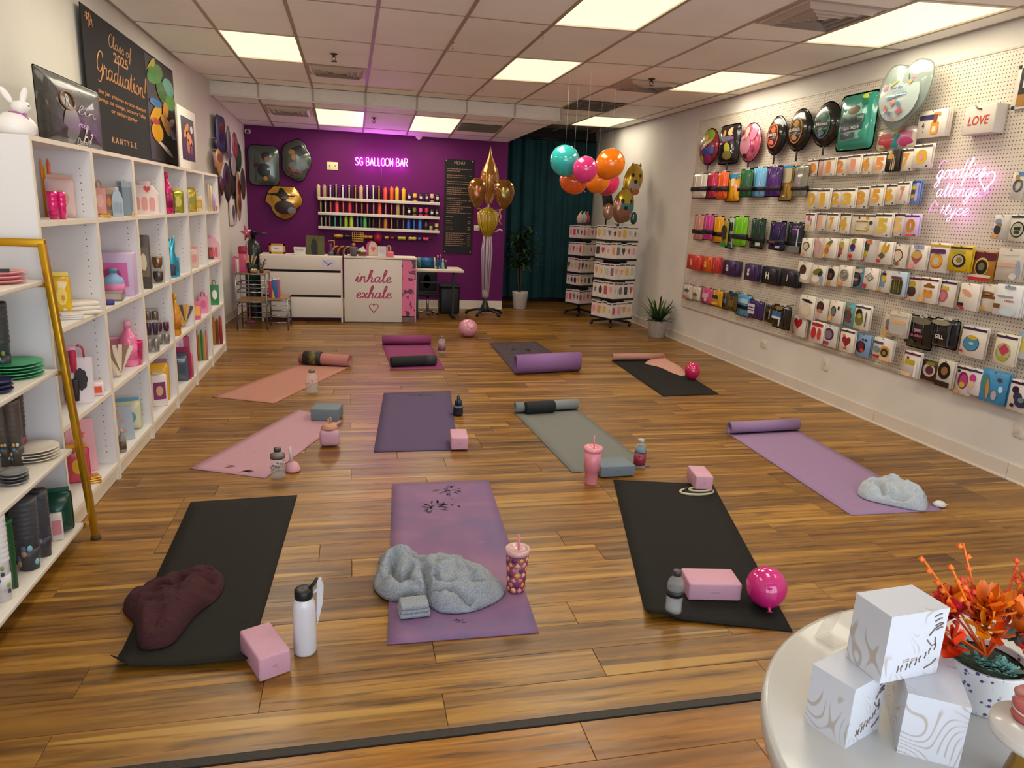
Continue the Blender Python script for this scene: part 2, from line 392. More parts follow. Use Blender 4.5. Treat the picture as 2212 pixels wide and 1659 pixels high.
def lay(parent, rows, xa, xb, offs, mat, limit=300):
    rest = MB(); count = 0
    for yc, o in zip(rows, offs):
        x = xa; first = True; nx = -0.845+o
        while nx > xa+.02: nx -= PL
        while nx <= xa+.02: nx += PL
        while x < xb-.01:
            e = min(nx, xb); L = round(e-x, 3)
            if L > .03:
                if count < limit:
                    key = (L, mat.name)
                    if key not in _pl:
                        ob = plank_mesh(L).obj('plank', parent, ((x+e)/2, yc, 0), mat); _pl[key] = ob.data
                    else:
                        ob = bpy.data.objects.new('plank', _pl[key]); COL.objects.link(ob); ob.parent = parent; ob.location = ((x+e)/2, yc, 0)
                    count += 1
                else:
                    pm = plank_mesh(L); rest.add([v+Vector(((x+e)/2, yc, 0)) for v in pm.v], pm.f, mat)
            x = e; nx = e+PL
    if rest.v:
        ob = rest.obj('plank_field', parent, None, mat); ob['kind'] = 'stuff'
floor = MB().box(((XL+XR)/2, (Y0+YA)/2, -.03), (XR-XL+.2, YA-Y0, .04), m_under).obj('floor'); structure(floor, 'glossy brown laminate plank floor of the shop')
rows = []; y = Y0+PW/2
while y < YA: rows.append(y); y += PW
r2 = random.Random(3); offs = [[0, .56, .28, .84, .0, .7, .14][r2.randrange(7)] for _ in rows]
offs[0] = 1.12; offs[1] = .56; offs[2] = 0.0; offs[3] = .56
lay(floor, rows, XL, XR, offs, m_wood)
floor2 = MB().box(((XL+XR)/2, (Y0+YF)/2-.02, -.04), (XR-XL+.2, Y0-YF-.04, .04), m_under).obj('floor'); structure(floor2, 'orange-brown plank floor in front of the black floor strip')
rows2 = [Y0-.04-PW/2-PW*k for k in range(8)]
lay(floor2, rows2, XL, XR, [.4, .9, .1, .6, .3, .8, .2, .5], m_wood2, 60)
t = MB(); t.box(((XL+XR)/2, Y0-.021, -.006), (XR-XL, .034, .02), C('#231d17', .55, bump=.3, bscale=90)); t.box(((XL+XR)/2, Y0-.001, .000), (XR-XL, .012, .010), C('#7a5a3a', .35))
structure(t.obj('trim_1'), 'black rubber strip across the floor near the round table')
# ---- walls
def wall(name, pts, mat, label=None, thick=None):
    ob = MB().poly3(pts, mat).obj(name); return structure(ob, label)
wl = MB(); wl.add([(XL, YF, 0), (XL, 8.0, 0), (-1.415, YB, 0), (XL, YF, ZC), (XL, 8.0, ZC), (-1.415, YB, ZC)], [(0, 1, 4, 3), (1, 2, 5, 4)], m_wall)
wl.add([(XL-.1, YF, 0), (XL-.1, 8.0, 0), (-1.515, YB+.1, 0), (XL-.1, YF, ZC+.1), (XL-.1, 8.0, ZC+.1), (-1.515, YB+.1, ZC+.1)], [(3, 4, 1, 0), (4, 5, 2, 1), ], m_wall)
structure(wl.obj('wall_left'), 'off-white painted wall behind the white shelving')
structure(MB().box((XR+.06, (YF+YA)/2, ZC/2), (.12, YA-YF, ZC+.1), m_wall).obj('wall_right'), 'off-white painted wall behind the pegboard')
wb = MB(); wb.box(((-1.6+XP)/2, YB+.06, 1.4), (XP+1.6, .12, 2.8), m_purple); wb.box((XP-.06, (YB+YA)/2+.06, 1.4), (.12, YA-YB-.1, 2.8), m_purple)
structure(wb.obj('wall_back'), 'purple painted wall behind the counter')
structure(MB().box(((XP+XR)/2, YA+.06, 1.45), (XR-XP+.3, .12, 2.9), C('#2a2622', .8)).obj('wall_alcove'), 'dark end wall of the curtained alcove')
# baseboards
def baseboard(name, a, b, n, h=.105, cols=7, label=None):
    a = Vector(a); b = Vector(b); d = (b-a); L = d.length; d.normalize(); n = Vector(n); root = MB()
    m = C('#cfc4b6', .5); root.add([a, b, b+Vector((0, 0, h)), a+Vector((0, 0, h))], [(0, 1, 2, 3)], m)
    ob = root.obj(name); structure(ob, label); k = max(1, round(L/1.22)); s = L/k
    for i in range(k):
        p = MB(); c = a+d*(s*(i+.5)); R = Matrix(((d.x, n.x, 0), (d.y, n.y, 0), (0, 0, 1)))
        p.box(c+n*.006+Vector((0, 0, h/2)), (s-.004, .012, h), m, R=R); p.box(c+n*.009+Vector((0, 0, .006)), (s-.004, .018, .012), C('#ddd3c4', .45), R=R)
        p.obj('board', ob, fixn=True)
baseboard('baseboard_right', (XR, YF+.2, 0), (XR, YA-.1, 0), (-1, 0, 0), label='pale vinyl baseboard along the right wall')
baseboard('baseboard_back', (-1.4, YB, 0), (XP, YB, 0), (0, -1, 0), h=.125, label='white baseboard under the purple wall')
baseboard('baseboard_left', (XL+.01, 7.62, 0), (-1.42, YB-.02, 0), (1, -.06, 0), label='cream baseboard beyond the white shelving')
# front of the shop: window opening behind the camera
wf = MB(); m_fr = C('#8d8a84', .4, metal=.7)
wf.box((XL+.15, YF-.06, ZC/2), (.4, .12, ZC), m_wall); wf.box((XR-.15, YF-.06, ZC/2), (.4, .12, ZC), m_wall)
wf.box(((XL+XR)/2, YF-.06, ZC-.06), (XR-XL, .12, .16), m_wall); wf.box(((XL+XR)/2, YF-.06, .1), (XR-XL, .12, .24), m_wall)
structure(wf.obj('wall_front'), 'shop front wall around the display windows')
for i in range(4):
    w = (XR-XL-.7)/4; xc = XL+.35+w*(i+.5); f = MB()
    for dx in (-w/2+.02, w/2-.02): f.box((xc+dx, YF-.06, 1.4), (.04, .06, 2.36), m_fr)
    for z in (.24, 2.56): f.box((xc, YF-.06, z), (w, .06, .05), m_fr)
    structure(f.obj('window_%d' % (i+1)), 'shop window frame')
# ---- ceiling
m_tile = wall_paint('ceiling_tile', '#fdfcf5', .2); m_grid = C('#a9998a', .5, metal=.1)
m_fis = C('#dcd6cb', .7, bump=.6, bscale=70, var=.06)
def ysh(x): return -.14*max(0, x-1.5)
GX = [XL, -1.02, -.41, .20, .81, 1.42, 2.03, 2.64, 3.25, 3.86, XR]
GY = [5.354+1.165*k for k in range(-6, 6)]
ceil = MB().box(((XL+XR)/2, (YF+YA)/2, ZC+.08), (XR-XL+.2, YA-YF+.2, .04), C('#8a8074', .9)).obj('ceiling'); structure(ceil, 'suspended ceiling of large white tiles in a grey grid')
LIGHT = {(1, 7), (5, 7), (5, 5), (8, 7), (8, 5), (8, 10), (1, 5), (1, 3), (5, 3), (8, 3)}
def tile_piece(name, quad, mat, parent, g=.011, t=.01):
    a, b, c, d = [Vector(p) for p in quad]; ctr = (a+b+c+d)/4
    q = [p + (ctr-p).normalized()*g*1.2 for p in (a, b, c, d)]
    u = [p+Vector((0, 0, .03)) for p in (a, b, c, d)]
    return MB().add(q+u, [(3, 2, 1, 0), (0, 1, 5, 4), (1, 2, 6, 5), (2, 3, 7, 6), (3, 0, 4, 7)], mat).obj(name, parent)
def cell(i, j):
    y0, y1 = GY[j], GY[j+1] if j+1 < len(GY) else YA
    P = []
    for x, yy in ((GX[i], y0), (GX[i+1], y0), (GX[i+1], y1), (GX[i], y1)):
        P.append(Vector((x, yy+ysh(x), ZC)))
    return P
VENT = {(2, 8): None}
for j in range(len(GY)-1):
    for i in range(len(GX)-1):
        P = cell(i, j)
        if GX[i+1] <= 2.64+.001:      # main ceiling stops at the bulkhead
            if P[0].y >= YS0-.05: continue
            for p in P: p.y = min(p.y, YS0)
        if P[2].y < .2: continue
        for p in P: p.y = min(p.y, YA)
        if (i, j) in LIGHT: continue
        if P[3].y-P[0].y < .03: continue
        tile_piece('ceiling_tile', P, m_tile, ceil)
gb = 0
def gbar(a, b, w=.026):
    a = Vector(a); b = Vector(b); d = b-a; L = d.length; d.normalize(); n = Vector((-d.y, d.x, 0)).normalized(); up = d.cross(n)
    R = Matrix((d, n, up)).transposed()
    MB().box((a+b)/2, (L, w, .012), m_grid, R=R).obj('grid_bar', ceil)
for i, x in enumerate(GX):
    ye = YS0 if x < 2.6 else YA
    xx = min(max(x, XL+.012), XR-.012)
    for ya, yb in [(k, min(k+2.33, ye)) for k in (0.2, 2.53, 4.86, 7.19, 9.52) if k < ye]: gbar((xx, ya, ZC+.002), (xx, yb, ZC+.002))
for j, y in enumerate(GY):
    for i in range(len(GX)-1):
        xa, xb = GX[i], GX[i+1]
        if y+ysh(xb) < .3 or (xb < 2.65 and y > YS0-.05) or y+ysh(xb) > YA: continue
        gbar((xa, y+ysh(xa), ZC+.003), (xb, y+ysh(xb), ZC+.003), .022)
# lowered ceiling
def zs(y): return ZS0+(ZS1-ZS0)*(y-YS0)/(YB-YS0)
def xe(y): return 2.62+(2.31-2.62)*(y-YS0)/(YB-YS0)     # its right edge
soff = MB(); soff.add([(XL, YS0, ZS0+.03), (2.62, YS0, ZS0+.03), (2.31, YB, ZS1+.03), (-1.42, YB, ZS1+.03)], [(3, 2, 1, 0)], C('#8a8074', .9))
soff.add([(2.62, YS0, ZS0), (2.31, YB, ZS1), (2.31, YB, ZC+.05), (2.62, YS0, ZC+.05)], [(0, 1, 2, 3)], m_tile)
soff = soff.obj('ceiling_soffit'); structure(soff, 'lowered ceiling above the counter')
SY = [YS0, 9.55, 10.6, YB]; SLIGHT = {(2, 1), (4, 1)}
for j in range(3):
    for i in range(7):
        xa, xb = GX[i], GX[i+1]
        Q = [Vector((x if x > XL+.01 else XL, y, zs(y))) for x, y in ((xa, SY[j]), (xb, SY[j]), (xb, SY[j+1]), (xa, SY[j+1]))]
        for q in Q:
            if q.x > 2.6: q.x = xe(q.y)
            if q.x < -1.6 and q.y > 8: q.x = -1.64+(q.y-8)/(YB-8)*.225
        if (i, j) in SLIGHT: continue
        tile_piece('ceiling_tile', Q, m_tile, soff)
def gbar2(a, b): 
    a = Vector(a); b = Vector(b); d = b-a; L = d.length; d.normalize(); n = Vector((-d.y, d.x, 0)).normalized(); R = Matrix((d, n, d.cross(n))).transposed()
    MB().box((a+b)/2, (L, .024, .01), m_grid, R=R).obj('grid_bar', soff)
for i in range(1, 7): gbar2((GX[i], YS0+.005, zs(YS0)), (GX[i], YB-.005, zs(YB)))
for y in SY[1:3]: gbar2((-1.5, y, zs(y)), (xe(y), y, zs(y)))
# bulkhead face: seven short panels
bk = MB().box(((XL+2.63)/2, YS0+.02, (ZC+ZS0)/2), (2.63-XL, .03, ZC-ZS0), C('#8a8074', .9)).obj('ceiling_bulkhead'); structure(bk, 'speckled drop face between the two ceiling levels')
for i in range(7):
    xa, xb = GX[i], min(GX[i+1], 2.63)
    MB().rbox(((xa+xb)/2, YS0-.004, (ZC+ZS0)/2), (xb-xa-.02, .02, ZC-ZS0-.012), m_fis, .003).obj('panel', bk)
    MB().box((xb, YS0-.006, (ZC+ZS0)/2), (.024, .024, ZC-ZS0), m_grid).obj('joint_strip', bk)
MB().box(((XL+2.63)/2, YS0-.008, ZS0-.003), (2.63-XL, .03, .014), C('#cfc6b8', .4)).obj('angle_strip', bk)
# ---- troffers
m_diff = C('#fff3c8', .4, emit='#fff1c4', es=1.05); m_frame = C('#e3d9c5', .4)
def troffer(P, label, k):
    ctr = sum(P, Vector())/4; o = thing('ceiling_light', label, 'light', ctr, 0, 'fluorescent ceiling lights')
    q = [p-ctr for p in P]; ins = [p*.955 for p in q]; up = Vector((0, 0, .012)); dn = Vector((0, 0, -.004))
    mb = MB(); mb.add([p+dn for p in q]+[p+dn for p in ins]+[p+up for p in ins]+[p+up*3 for p in q], [(i, 4+i, 4+(i+1) % 4, (i+1) % 4) for i in range(4)]+[(4+i, 8+i, 8+(i+1) % 4, 4+(i+1) % 4) for i in range(4)]+[(12+i, i, (i+1) % 4, 12+(i+1) % 4) for i in range(4)], m_frame)
    mb.obj('frame', o, fixn=True)
    MB().add([p+up*.6 for p in ins], [(3, 2, 1, 0)], m_diff).obj('diffuser', o)
    ld = bpy.data.lights.new('fluorescent_tube', 'AREA'); ld.shape = 'RECTANGLE'; ld.size = (q[1]-q[0]).length*.92; ld.size_y = (q[3]-q[0]).length*.94
    ld.energy = LAMP_W*((.82, .74, .92, .74, .62, .5, .66, .46, .74, .34, .68, .68)[k]); ld.color = LAMP_COL
    lo = bpy.data.objects.new('fluorescent_tube', ld); COL.objects.link(lo); lo.parent = o
    e1 = (q[1]-q[0]).normalized(); nz = e1.cross((q[3]-q[0]).normalized()); e2 = nz.cross(e1)
    lo.matrix_local = Matrix(((e1.x, e2.x, nz.x, 0), (e1.y, e2.y, nz.y, 0), (e1.z, e2.z, nz.z, -.006), (0, 0, 0, 1)))
    return o
names = {(1, 7): 'bright troffer light in the main ceiling nearest the white shelving', (5, 7): 'bright troffer light in the main ceiling above the middle mats',
         (5, 5): 'large bright troffer light cut by the top edge, over the middle of the room', (8, 7): 'bright troffer light beside the pegboard wall, second of that row',
         (8, 5): 'long bright troffer light nearest the pegboard wall and the camera', (8, 10): 'bright troffer light in front of the teal curtain',
         (1, 5): 'troffer light above the first bookcases, outside the picture', (1, 3): 'troffer light above the gold rack, outside the picture', (5, 3): 'troffer light above the camera, outside the picture', (8, 3): 'troffer light above the near pegboard, outside the picture'}
for k, ((i, j), lab) in enumerate(names.items()): troffer(cell(i, j), lab, k)
for k, (i, j) in enumerate(sorted(SLIGHT)):
    Q = [Vector((x, y, zs(y))) for x, y in ((GX[i], SY[j]), (GX[i+1], SY[j]), (GX[i+1], SY[j+1]), (GX[i], SY[j+1]))]
    troffer(Q, ['bright troffer light in the lowered ceiling nearest the left wall', 'bright troffer light in the lowered ceiling above the price board'][k], 10+k)
# ---- air vents, sprinklers, camera
def vent(P, label, dark=False):
    ctr = sum(P, Vector())/4; o = thing('ceiling_vent', label, 'vent', ctr, 0, 'square ceiling vents')
    q = [p-ctr for p in P]; m = C('#b5a799', .5)
    mk = lambda s, z: [Vector((p.x*s, p.y*s, p.z*s+z)) for p in q]
    a, b = mk(1, -.004), mk(.93, -.006)
    MB().add(a+b, [(i, 4+i, 4+(i+1) % 4, (i+1) % 4) for i in range(4)], m).obj('frame', o, fixn=True)
    MB().add(mk(.93, .012), [(3, 2, 1, 0)], C('#1d1916', .8)).obj('backing', o)
    for s0, s1 in ((.9, .74), (.68, .52), (.46, .3), (.24, .08)):
        r0, r1 = mk(s0, .008), mk(s1, -.030)
        MB().add(r0+r1, [(i, 4+i, 4+(i+1) % 4, (i+1) % 4) for i in range(4)], m).obj('vane', o)
def quad_c(x0, x1, y0, y1, z=ZC): return [Vector((x, y, z if not callable(z) else z(y))) for x, y in ((x0, y0), (x1, y0), (x1, y1), (x0, y1))]
vent(quad_c(-.40, .19, 7.70, 8.30), 'square louvred ceiling vent beside the left troffer light')
vent(quad_c(2.66, 3.24, 7.0, 7.6), 'square louvred ceiling vent beside the light row at the pegboard')
vent(quad_c(2.66, 3.24, 4.15, 4.75), 'square louvred ceiling vent cut by the top edge')
vent(quad_c(-1.0, -.42, 9.58, 10.05, zs), 'square louvred vent in the lowered ceiling')
for P, lab in ((quad_c(1.45, 2.0, 9.8, 10.3, zs), 'flat grey ceiling grille in the lowered ceiling near the curtain'), (quad_c(2.66, 3.24, 8.5, 9.3), 'flat grey ceiling grille in front of the curtain')):
    ctr = sum(P, Vector())/4; o = thing('ceiling_grille', lab, 'vent', ctr)
    q = [p-ctr for p in P]; MB().add([p+Vector((0, 0, -.002)) for p in q], [(3, 2, 1, 0)], C('#6b645a', .6)).obj('backing', o)
    for k in range(9):
        t0 = (k+.5)/9; a = q[0].lerp(q[3], t0); b = q[1].lerp(q[2], t0)
        MB().box((a+b)/2+Vector((0, 0, -.006)), ((b-a).length, .03, .004), C('#948a7d', .5), R=Matrix.Rotation(.5, 3, 'X')).obj('slat', o)
def sprinkler(u, v, z, lab):
    P = fl(u, v, z); o = thing('fire_sprinkler', lab, 'sprinkler', P, 0, 'ceiling sprinklers'); m = C('#4a443d', .35, metal=.8)
    MB().lathe([(.035, 0), (.033, -.006), (.012, -.012), (.012, -.03)], m, 14).obj('escutcheon', o)
    MB().tube([(.012, 0, -.03), (.02, 0, -.045), (0, 0, -.062), (-.02, 0, -.045), (-.012, 0, -.03)], .004, m, 6).obj('yoke', o)
    MB().lathe([(.006, -.06), (.028, -.064), (.028, -.068), (.004, -.07)], m, 14).obj('deflector', o)
sprinkler(721, 116, ZC, 'small dark sprinkler head in the tile before the left vent')
sprinkler(1408, 170, ZC, 'small dark sprinkler head near the right-hand vent')
p = fl(808, 254, 2.60); sprinkler(808, 254, zs(p.y), 'tiny sprinkler head in the lowered ceiling above the neon sign')
def ceil_hook(u, v, lab):
    P = fl(u, v, ZC); o = thing('ceiling_hook', lab, 'hook', P, 0, 'brass ceiling hooks'); m = C('#a88a4a', .3, metal=.9)
    MB().lathe([(.012, 0), (.012, -.004), (.003, -.006)], m, 10).obj('plate', o)
    MB().tube([(0, 0, -.004), (0, 0, -.03), (.008, 0, -.042), (0, 0, -.052), (-.008, 0, -.044)], .0022, m, 6).obj('hook_wire', o)
ceil_hook(978, 92, 'small brass hook on a ceiling bar above the middle of the room'); ceil_hook(1173, 68, 'small brass hook on the ceiling bar beside the large top light')
ceil_hook(1043, 188, 'small hook on the ceiling near the bulkhead')
def cctv(P, lab, face=(0, -1)):
    o = thing('security_camera', lab, 'camera', P); MB().lathe([(.03, 0), (.03, .02), (.012, .03)], C('#d8d0c8', .4), 16, R=Matrix.Rotation(PI/2, 3, 'X')).obj('mount', o)
    b = MB().rbox((0, -.055, -.005), (.075, .07, .06), C('#ddd6cc', .35), .02); b.obj('housing', o)
    MB().lathe([(.0, 0), (.026, 0), (.026, .012), (.02, .016), (0, .018)], C('#0b0b0c', .1, coat=1), 18, c=(.006, -.088, -.01), R=Matrix.Rotation(PI/2, 3, 'X')).obj('lens', o)
cctv(ony(536, 284, YB-.005), 'small white security camera in the top corner of the purple wall')
P = ony(905, 294, YB-.02); o = thing('wifi_beacon', 'small white round device high on the purple wall beside the ceiling', 'device', P)
MB().lathe([(.05, 0), (.05, -.02), (.03, -.035), (0, -.04)], C('#d9cfd0', .4), 18, R=Matrix.Rotation(-PI/2, 3, 'X')).obj('cover', o); MB().box((0, .008, 0), (.03, .03, .03), C('#b9b0b0')).obj('bracket', o)
# switch plates, outlets
def plate(P, rz, w, h, lab, col='#d8cf9f', kind='outlet'):
    o = thing('wall_plate', lab, 'outlet', P, rz); MB().rbox((0, -.004, 0), (w, .010, h), C(col, .4), .003).obj('cover', o)
    n = 2 if w > h else 1
    for k in range(n):
        x = (k-(n-1)/2)*w*.5
        MB().box((x, -.010, 0), (.012, .008, .024), C('#6b6250' if kind == 'switch' else '#b9ae9c', .4)).obj('toggle' if kind == 'switch' else 'socket', o)
    return o
def plate_px(u0, v0, u1, v1, wall, lab, **k):
    f = (lambda u, v: ony(u, v, YB)) if wall == 'b' else (lambda u, v: onx(u, v, XR))
    c = f((u0+u1)/2, (v0+v1)/2); w = (f(u1, (v0+v1)/2)-f(u0, (v0+v1)/2)).length; h = (f((u0+u1)/2, v0)-f((u0+u1)/2, v1)).length
    return plate(c, 0 if wall == 'b' else -PI/2, w, h, lab, **k)
plate_px(706, 350, 730, 367, 'b', 'cream double switch plate high on the purple wall', kind='switch', col='#d9d39a')
plate_px(1024, 487, 1036, 498, 'b', 'small cream outlet plate beside the balloon column', col='#c9c0a8')
plate_px(1644, 735, 1658, 752, 'r', 'white outlet plate low on the right wall, nearest the small plant', col='#cfc6b8')
plate_px(1777, 772, 1790, 800, 'r', 'white outlet plate below the rainbow packet', col='#d4cbbd')
plate_px(2191, 920, 2214, 946, 'r', 'white outlet plate low on the right wall at the picture edge', col='#c9c0b2')
# ================================================================= LEFT SIDE
XS, BY0, BDY, BH = -1.232, 3.3133, .7073, 1.722
m_mel = C('#dedad8', .45); m_medge = C('#e2d6c2', .45); m_hole = C('#5d5650', .8)
NTH = ['first', 'second', 'third', 'fourth', 'fifth', 'sixth']
ROWZ = [1.375, .917, .490, .088]; ROWN = ['top', 'second', 'third', 'bottom']
for k in range(6):
    ya, yb = BY0+BDY*k+.001, BY0+BDY*(k+1)-.001; yc = (ya+yb)/2; D = XS-XL-.012; xc = XL+.008+D/2
    o = thing('bookcase', 'white open bookcase, %s in the row counting from the gold rack' % NTH[k], 'bookcase', (0, 0, 0), 0, 'white bookcases along the left wall')
    o.location = (xc, yc, 0); t = .018; w = yb-ya
    for s in (-1, 1):
        mb = MB(); mb.box((0, s*(w/2-t/2), BH/2), (D-.002, t, BH), m_mel); mb.box((D/2, s*(w/2-t/2), BH/2), (.003, t, BH), m_medge); sp = mb.obj('side_panel', o)
        hb = MB()
        for xx in (-D/2+.07, D/2-.05):
            for q in range(44):
                z = .16+q*.034
                if any(abs(z-rz) < .02 for rz in ROWZ) : continue
                hb.add([(xx+.0032*math.cos(a*PI/3), s*(w/2-t)-s*.0006, z+.0032*math.sin(a*PI/3)) for a in range(6)], [tuple(range(6)) if s < 0 else tuple(reversed(range(6)))], m_hole)
        h = hb.obj('pin_holes', sp); h['kind'] = 'stuff'
    for nm, z in (('top_panel', BH-t/2), ('shelf', ROWZ[0]), ('shelf', ROWZ[1]), ('shelf', ROWZ[2]), ('bottom_shelf', ROWZ[3])):
        mb = MB(); mb.box((0, 0, z), (D-.002, w-2*t, .02), m_mel); mb.box((D/2, 0, z), (.003, w-2*t, .02), m_medge); mb.obj(nm, o)
    MB().box((-D/2+.004, 0, BH/2), (.006, w-2*t, BH-.04), m_mel).obj('back_panel', o)
    MB().box((D/2-.018, 0, .04), (.014, w-2*t, .075), C('#d9cdb9', .45)).obj('kick_board', o)
def clampcell(P, k, w, d):
    ya, yb = BY0+BDY*k+.022, BY0+BDY*(k+1)-.022
    return Vector((min(max(P.x, XL+.03+w/2), XS-.006-w/2), min(max(P.y, ya+d/2), yb-d/2), P.z))
# ---- builders for shop goods : origin at base centre, front -y
def g_cups(o, w, h, c, d=None):
    r = w/2; n = max(3, int(h/.035)); prof = [(r*.72, 0)]
    for i in range(n):
        z = h*.45+(h*.52)*i/n; prof += [(r*(.9+.1*i/n)*.93, z), (r*(.92+.08*i/n), z+.004), (r*(.92+.08*i/n), z+.012)]
    MB().lathe(prof+[(r*.96, h), (r*.85, h*.985), (0, h*.97)], c[0], 20).obj('stacked_cups', o)
    if len(c) > 1: MB().lathe([(r*.80, h*.12), (r*.875, h*.3)], c[1], 20).obj('printed_band', o)
    for i, m in enumerate(c[2:]):
        for j in range(2):
            a = -PI/2-.75+.5*((i*2+j) % 4); zz = h*(.12+.07*((i*3+j*2) % 5)); MB().lathe([(0, 0), (r*.2, .0006), (r*.2, .002), (0, .003)], m, 8, c=(r*.86*math.cos(a), r*.86*math.sin(a), zz), R=Matrix.Rotation(a+PI/2, 3, 'Z') @ Matrix.Rotation(PI/2, 3, 'X') @ Matrix.Diagonal((1, 1.4, 1))).obj('print_patch', o)
    if len(c) > 2: MB().lathe([(r*1.01, .004), (r*1.04, h*.6), (r*1.03, h*.99), (r*.6, h*1.01)], cello(), 20).obj('clear_wrap', o)
def g_pack2(o, w, h, c, d=None):
    for s in (-1, 1):
        MB().lathe([(w*.18, 0), (w*.235, h*.5), (w*.24, h*.52), (w*.225, h*.54), (w*.245, h*.97), (w*.2, h), (0, h*.98)], c[0], 16, c=(s*w*.25, 0, 0)).obj('cup', o)
    if len(c) > 1: MB().rbox((0, -w*.2, h*.3), (w*.9, .01, h*.3), c[1], .003).obj('label_card', o)
def g_box(o, w, h, c, d=None):
    d = d or w*.6; MB().rbox((0, 0, h/2), (w, d, h), c[0], min(.006, w*.08)).obj('carton', o)
    if len(c) > 1: MB().box((0, -d/2-.001, h*.5), (w*.76, .002, h*.55), c[1]).obj('front_label', o)
    if len(c) > 2: MB().prism(sc(ell(18), 0, h*.5, w*.22, h*.16), -d/2-.003, -d/2-.0015, c[2]).obj('round_print', o)
def g_bag(o, w, h, c, d=None):
    d = d or w*.32; P = sc(rrect(.22), 0, h*.46, w/2, h*.46); mb = MB(); pillow(mb, P, d/2, c[0], 0, True, .05); mb.obj('pouch', o)
    MB().box((0, 0, h*.955), (w*.86, .006, h*.09), c[1] if len(c) > 1 else c[0]).obj('sealed_top', o)
    if len(c) > 1:
        fn = dome(w/2, h*.46, d/2, 0, h*.46, .003); mb = MB(); drape(mb, sc(ell(20), 0, h*.45, w*.27, h*.2), fn, c[1]); mb.obj('print', o)
    if len(c) > 2:
        mb = MB(); fn = dome(w/2, h*.46, d/2, 0, h*.46, .0045); drape(mb, sc(star(6, .5), w*.06, h*.42, w*.14, h*.11), fn, c[2], 3); mb.obj('emblem', o)
def g_giftbag(o, w, h, c, d=None):
    d = d or w*.4; mb = MB(); a, b = w/2*.92, w/2
    mb.add([(-a, -d/2, 0), (a, -d/2, 0), (a, d/2, 0), (-a, d/2, 0), (-b, -d/2, h*.8), (b, -d/2, h*.8), (b, d/2, h*.8), (-b, d/2, h*.8)], [(3, 2, 1, 0), (0, 1, 5, 4), (1, 2, 6, 5), (2, 3, 7, 6), (3, 0, 4, 7)], c[0]); mb.obj('bag_body', o)
    for s in (-1, 1): MB().tube([(-w*.2, s*d*.45, h*.78), (-w*.16, s*d*.42, h*.95), (0, s*d*.4, h), (w*.16, s*d*.42, h*.95), (w*.2, s*d*.45, h*.78)], .003, c[-1], 6).obj('handle', o)
    if len(c) > 1: MB().prism(sc(scallop(8), 0, h*.42, w*.28, h*.2), -d/2-.004, -d/2-.001, c[1]).obj('print', o)
def g_bottle(o, w, h, c, d=None):
    r = w/2; MB().lathe([(r*.85, 0), (r, .01), (r, h*.58), (r*.85, h*.68), (r*.38, h*.8), (r*.36, h*.88)], c[0], 18).obj('bottle', o)
    MB().lathe([(r*.42, h*.86), (r*.42, h*.98), (r*.3, h), (0, h)], c[-1], 16).obj('cap', o)
    if len(c) > 1: MB().lathe([(r*1.012, h*.15), (r*1.012, h*.5)], c[1], 18).obj('label_wrap', o)
def g_gable(o, w, h, c, d=None):
    d = d or w*.6; a = h*.62; mb = MB()
    mb.prism([(-w/2, 0), (w/2, 0), (w/2, a), (w*.3, h*.86), (-w*.3, h*.86), (-w/2, a)], -d/2, d/2, c[0]); mb.obj('box_body', o)
    MB().rbox((0, 0, h*.92), (w*.44, .012, h*.16), c[0], .004).obj('handle', o)
    for i in (-1, 0, 1): MB().prism(sc(rrect(.5), i*w*.28, a*.5, w*.1, a*.32), -d/2-.004, -d/2-.0005, c[1]).obj('print', o)
    if len(c) > 2: MB().prism(sc(heart(), w*.12, h*.74, w*.13, h*.1), -d/2-.004, -d/2-.0005, c[2]).obj('heart', o)
def g_sheet(o, w, h, c, d=None):
    R = Matrix.Rotation(-.16, 3, 'X'); n = Vector((0, 0, h/2))
    MB().box(R @ n + Vector((0, .0, 0)), (w, .012, h), c[0], R=R).obj('card', o)
    if len(c) > 1:
        mb = MB()
        for i in range(6): mb.prism(sc(star(5, .5), (rng.random()-.5)*w*.7, h*(.12+.15*i), w*.17, w*.17), -.0085, -.0065, c[1+i % (len(c)-1)])
        mb.v = [R @ v for v in mb.v]; mb.obj('star_print', o)
def g_plates(o, w, h, c, d=None):
    r = w/2; n = max(2, int(h/.012)); 
    for i in range(min(n, 5)):
        z = i*h/min(n, 5); hh = h/min(n, 5); MB().lathe([(r*.66, z), (r*.97, z+hh*.75), (r, z+hh*.85), (r*.98, z+hh), (r*.7, z+hh*.5), (0, z+hh*.5)], c[i % 2 if len(c) > 2 and i < n-1 else 0], 28).obj('plate', o)
    if len(c) > 1: MB().lathe([(r*.78, h*.86), (r*.72, h*.84), (0, h*.84)], c[1], 28).obj('plate_print', o)
def g_bucket(o, w, h, c, d=None):
    r = w/2; MB().lathe([(r*.82, 0), (r*.98, h*.93), (r, h*.94), (r, h), (r*.94, h), (r*.8, .02), (0, .02)], c[0], 22).obj('bucket', o)
    if len(c) > 1:
        for i in (-1, 0, 1): MB().lathe([(0, 0), (r*.13, 0), (r*.13, .004), (0, .006)], c[1], 12, c=(i*r*.38, -r*.93, h*.62), R=Matrix.Rotation(PI/2, 3, 'X')).obj('button', o)
def g_cloth(o, w, h, c, d=None):
    d = d or w*.6
    for i in range(3):
        f = 1-.08*i; MB().rbox((0, 0, h*(i+.5)/3), (w*f, d*f, h/3*1.02), c[0], h/7, rz=.1*i, seg=3).obj('fold', o)
def g_fan(o, w, h, c, d=None):
    for i in range(6):
        a = -.45+.18*i; R = Matrix.Rotation(a, 3, 'Y'); MB().box(R @ Vector((0, 0, h*.48))+Vector((0, .012*i-.03, .01)), (w*.22, .008, h*.9), c[i % len(c)], R=R).obj('folded_card', o)
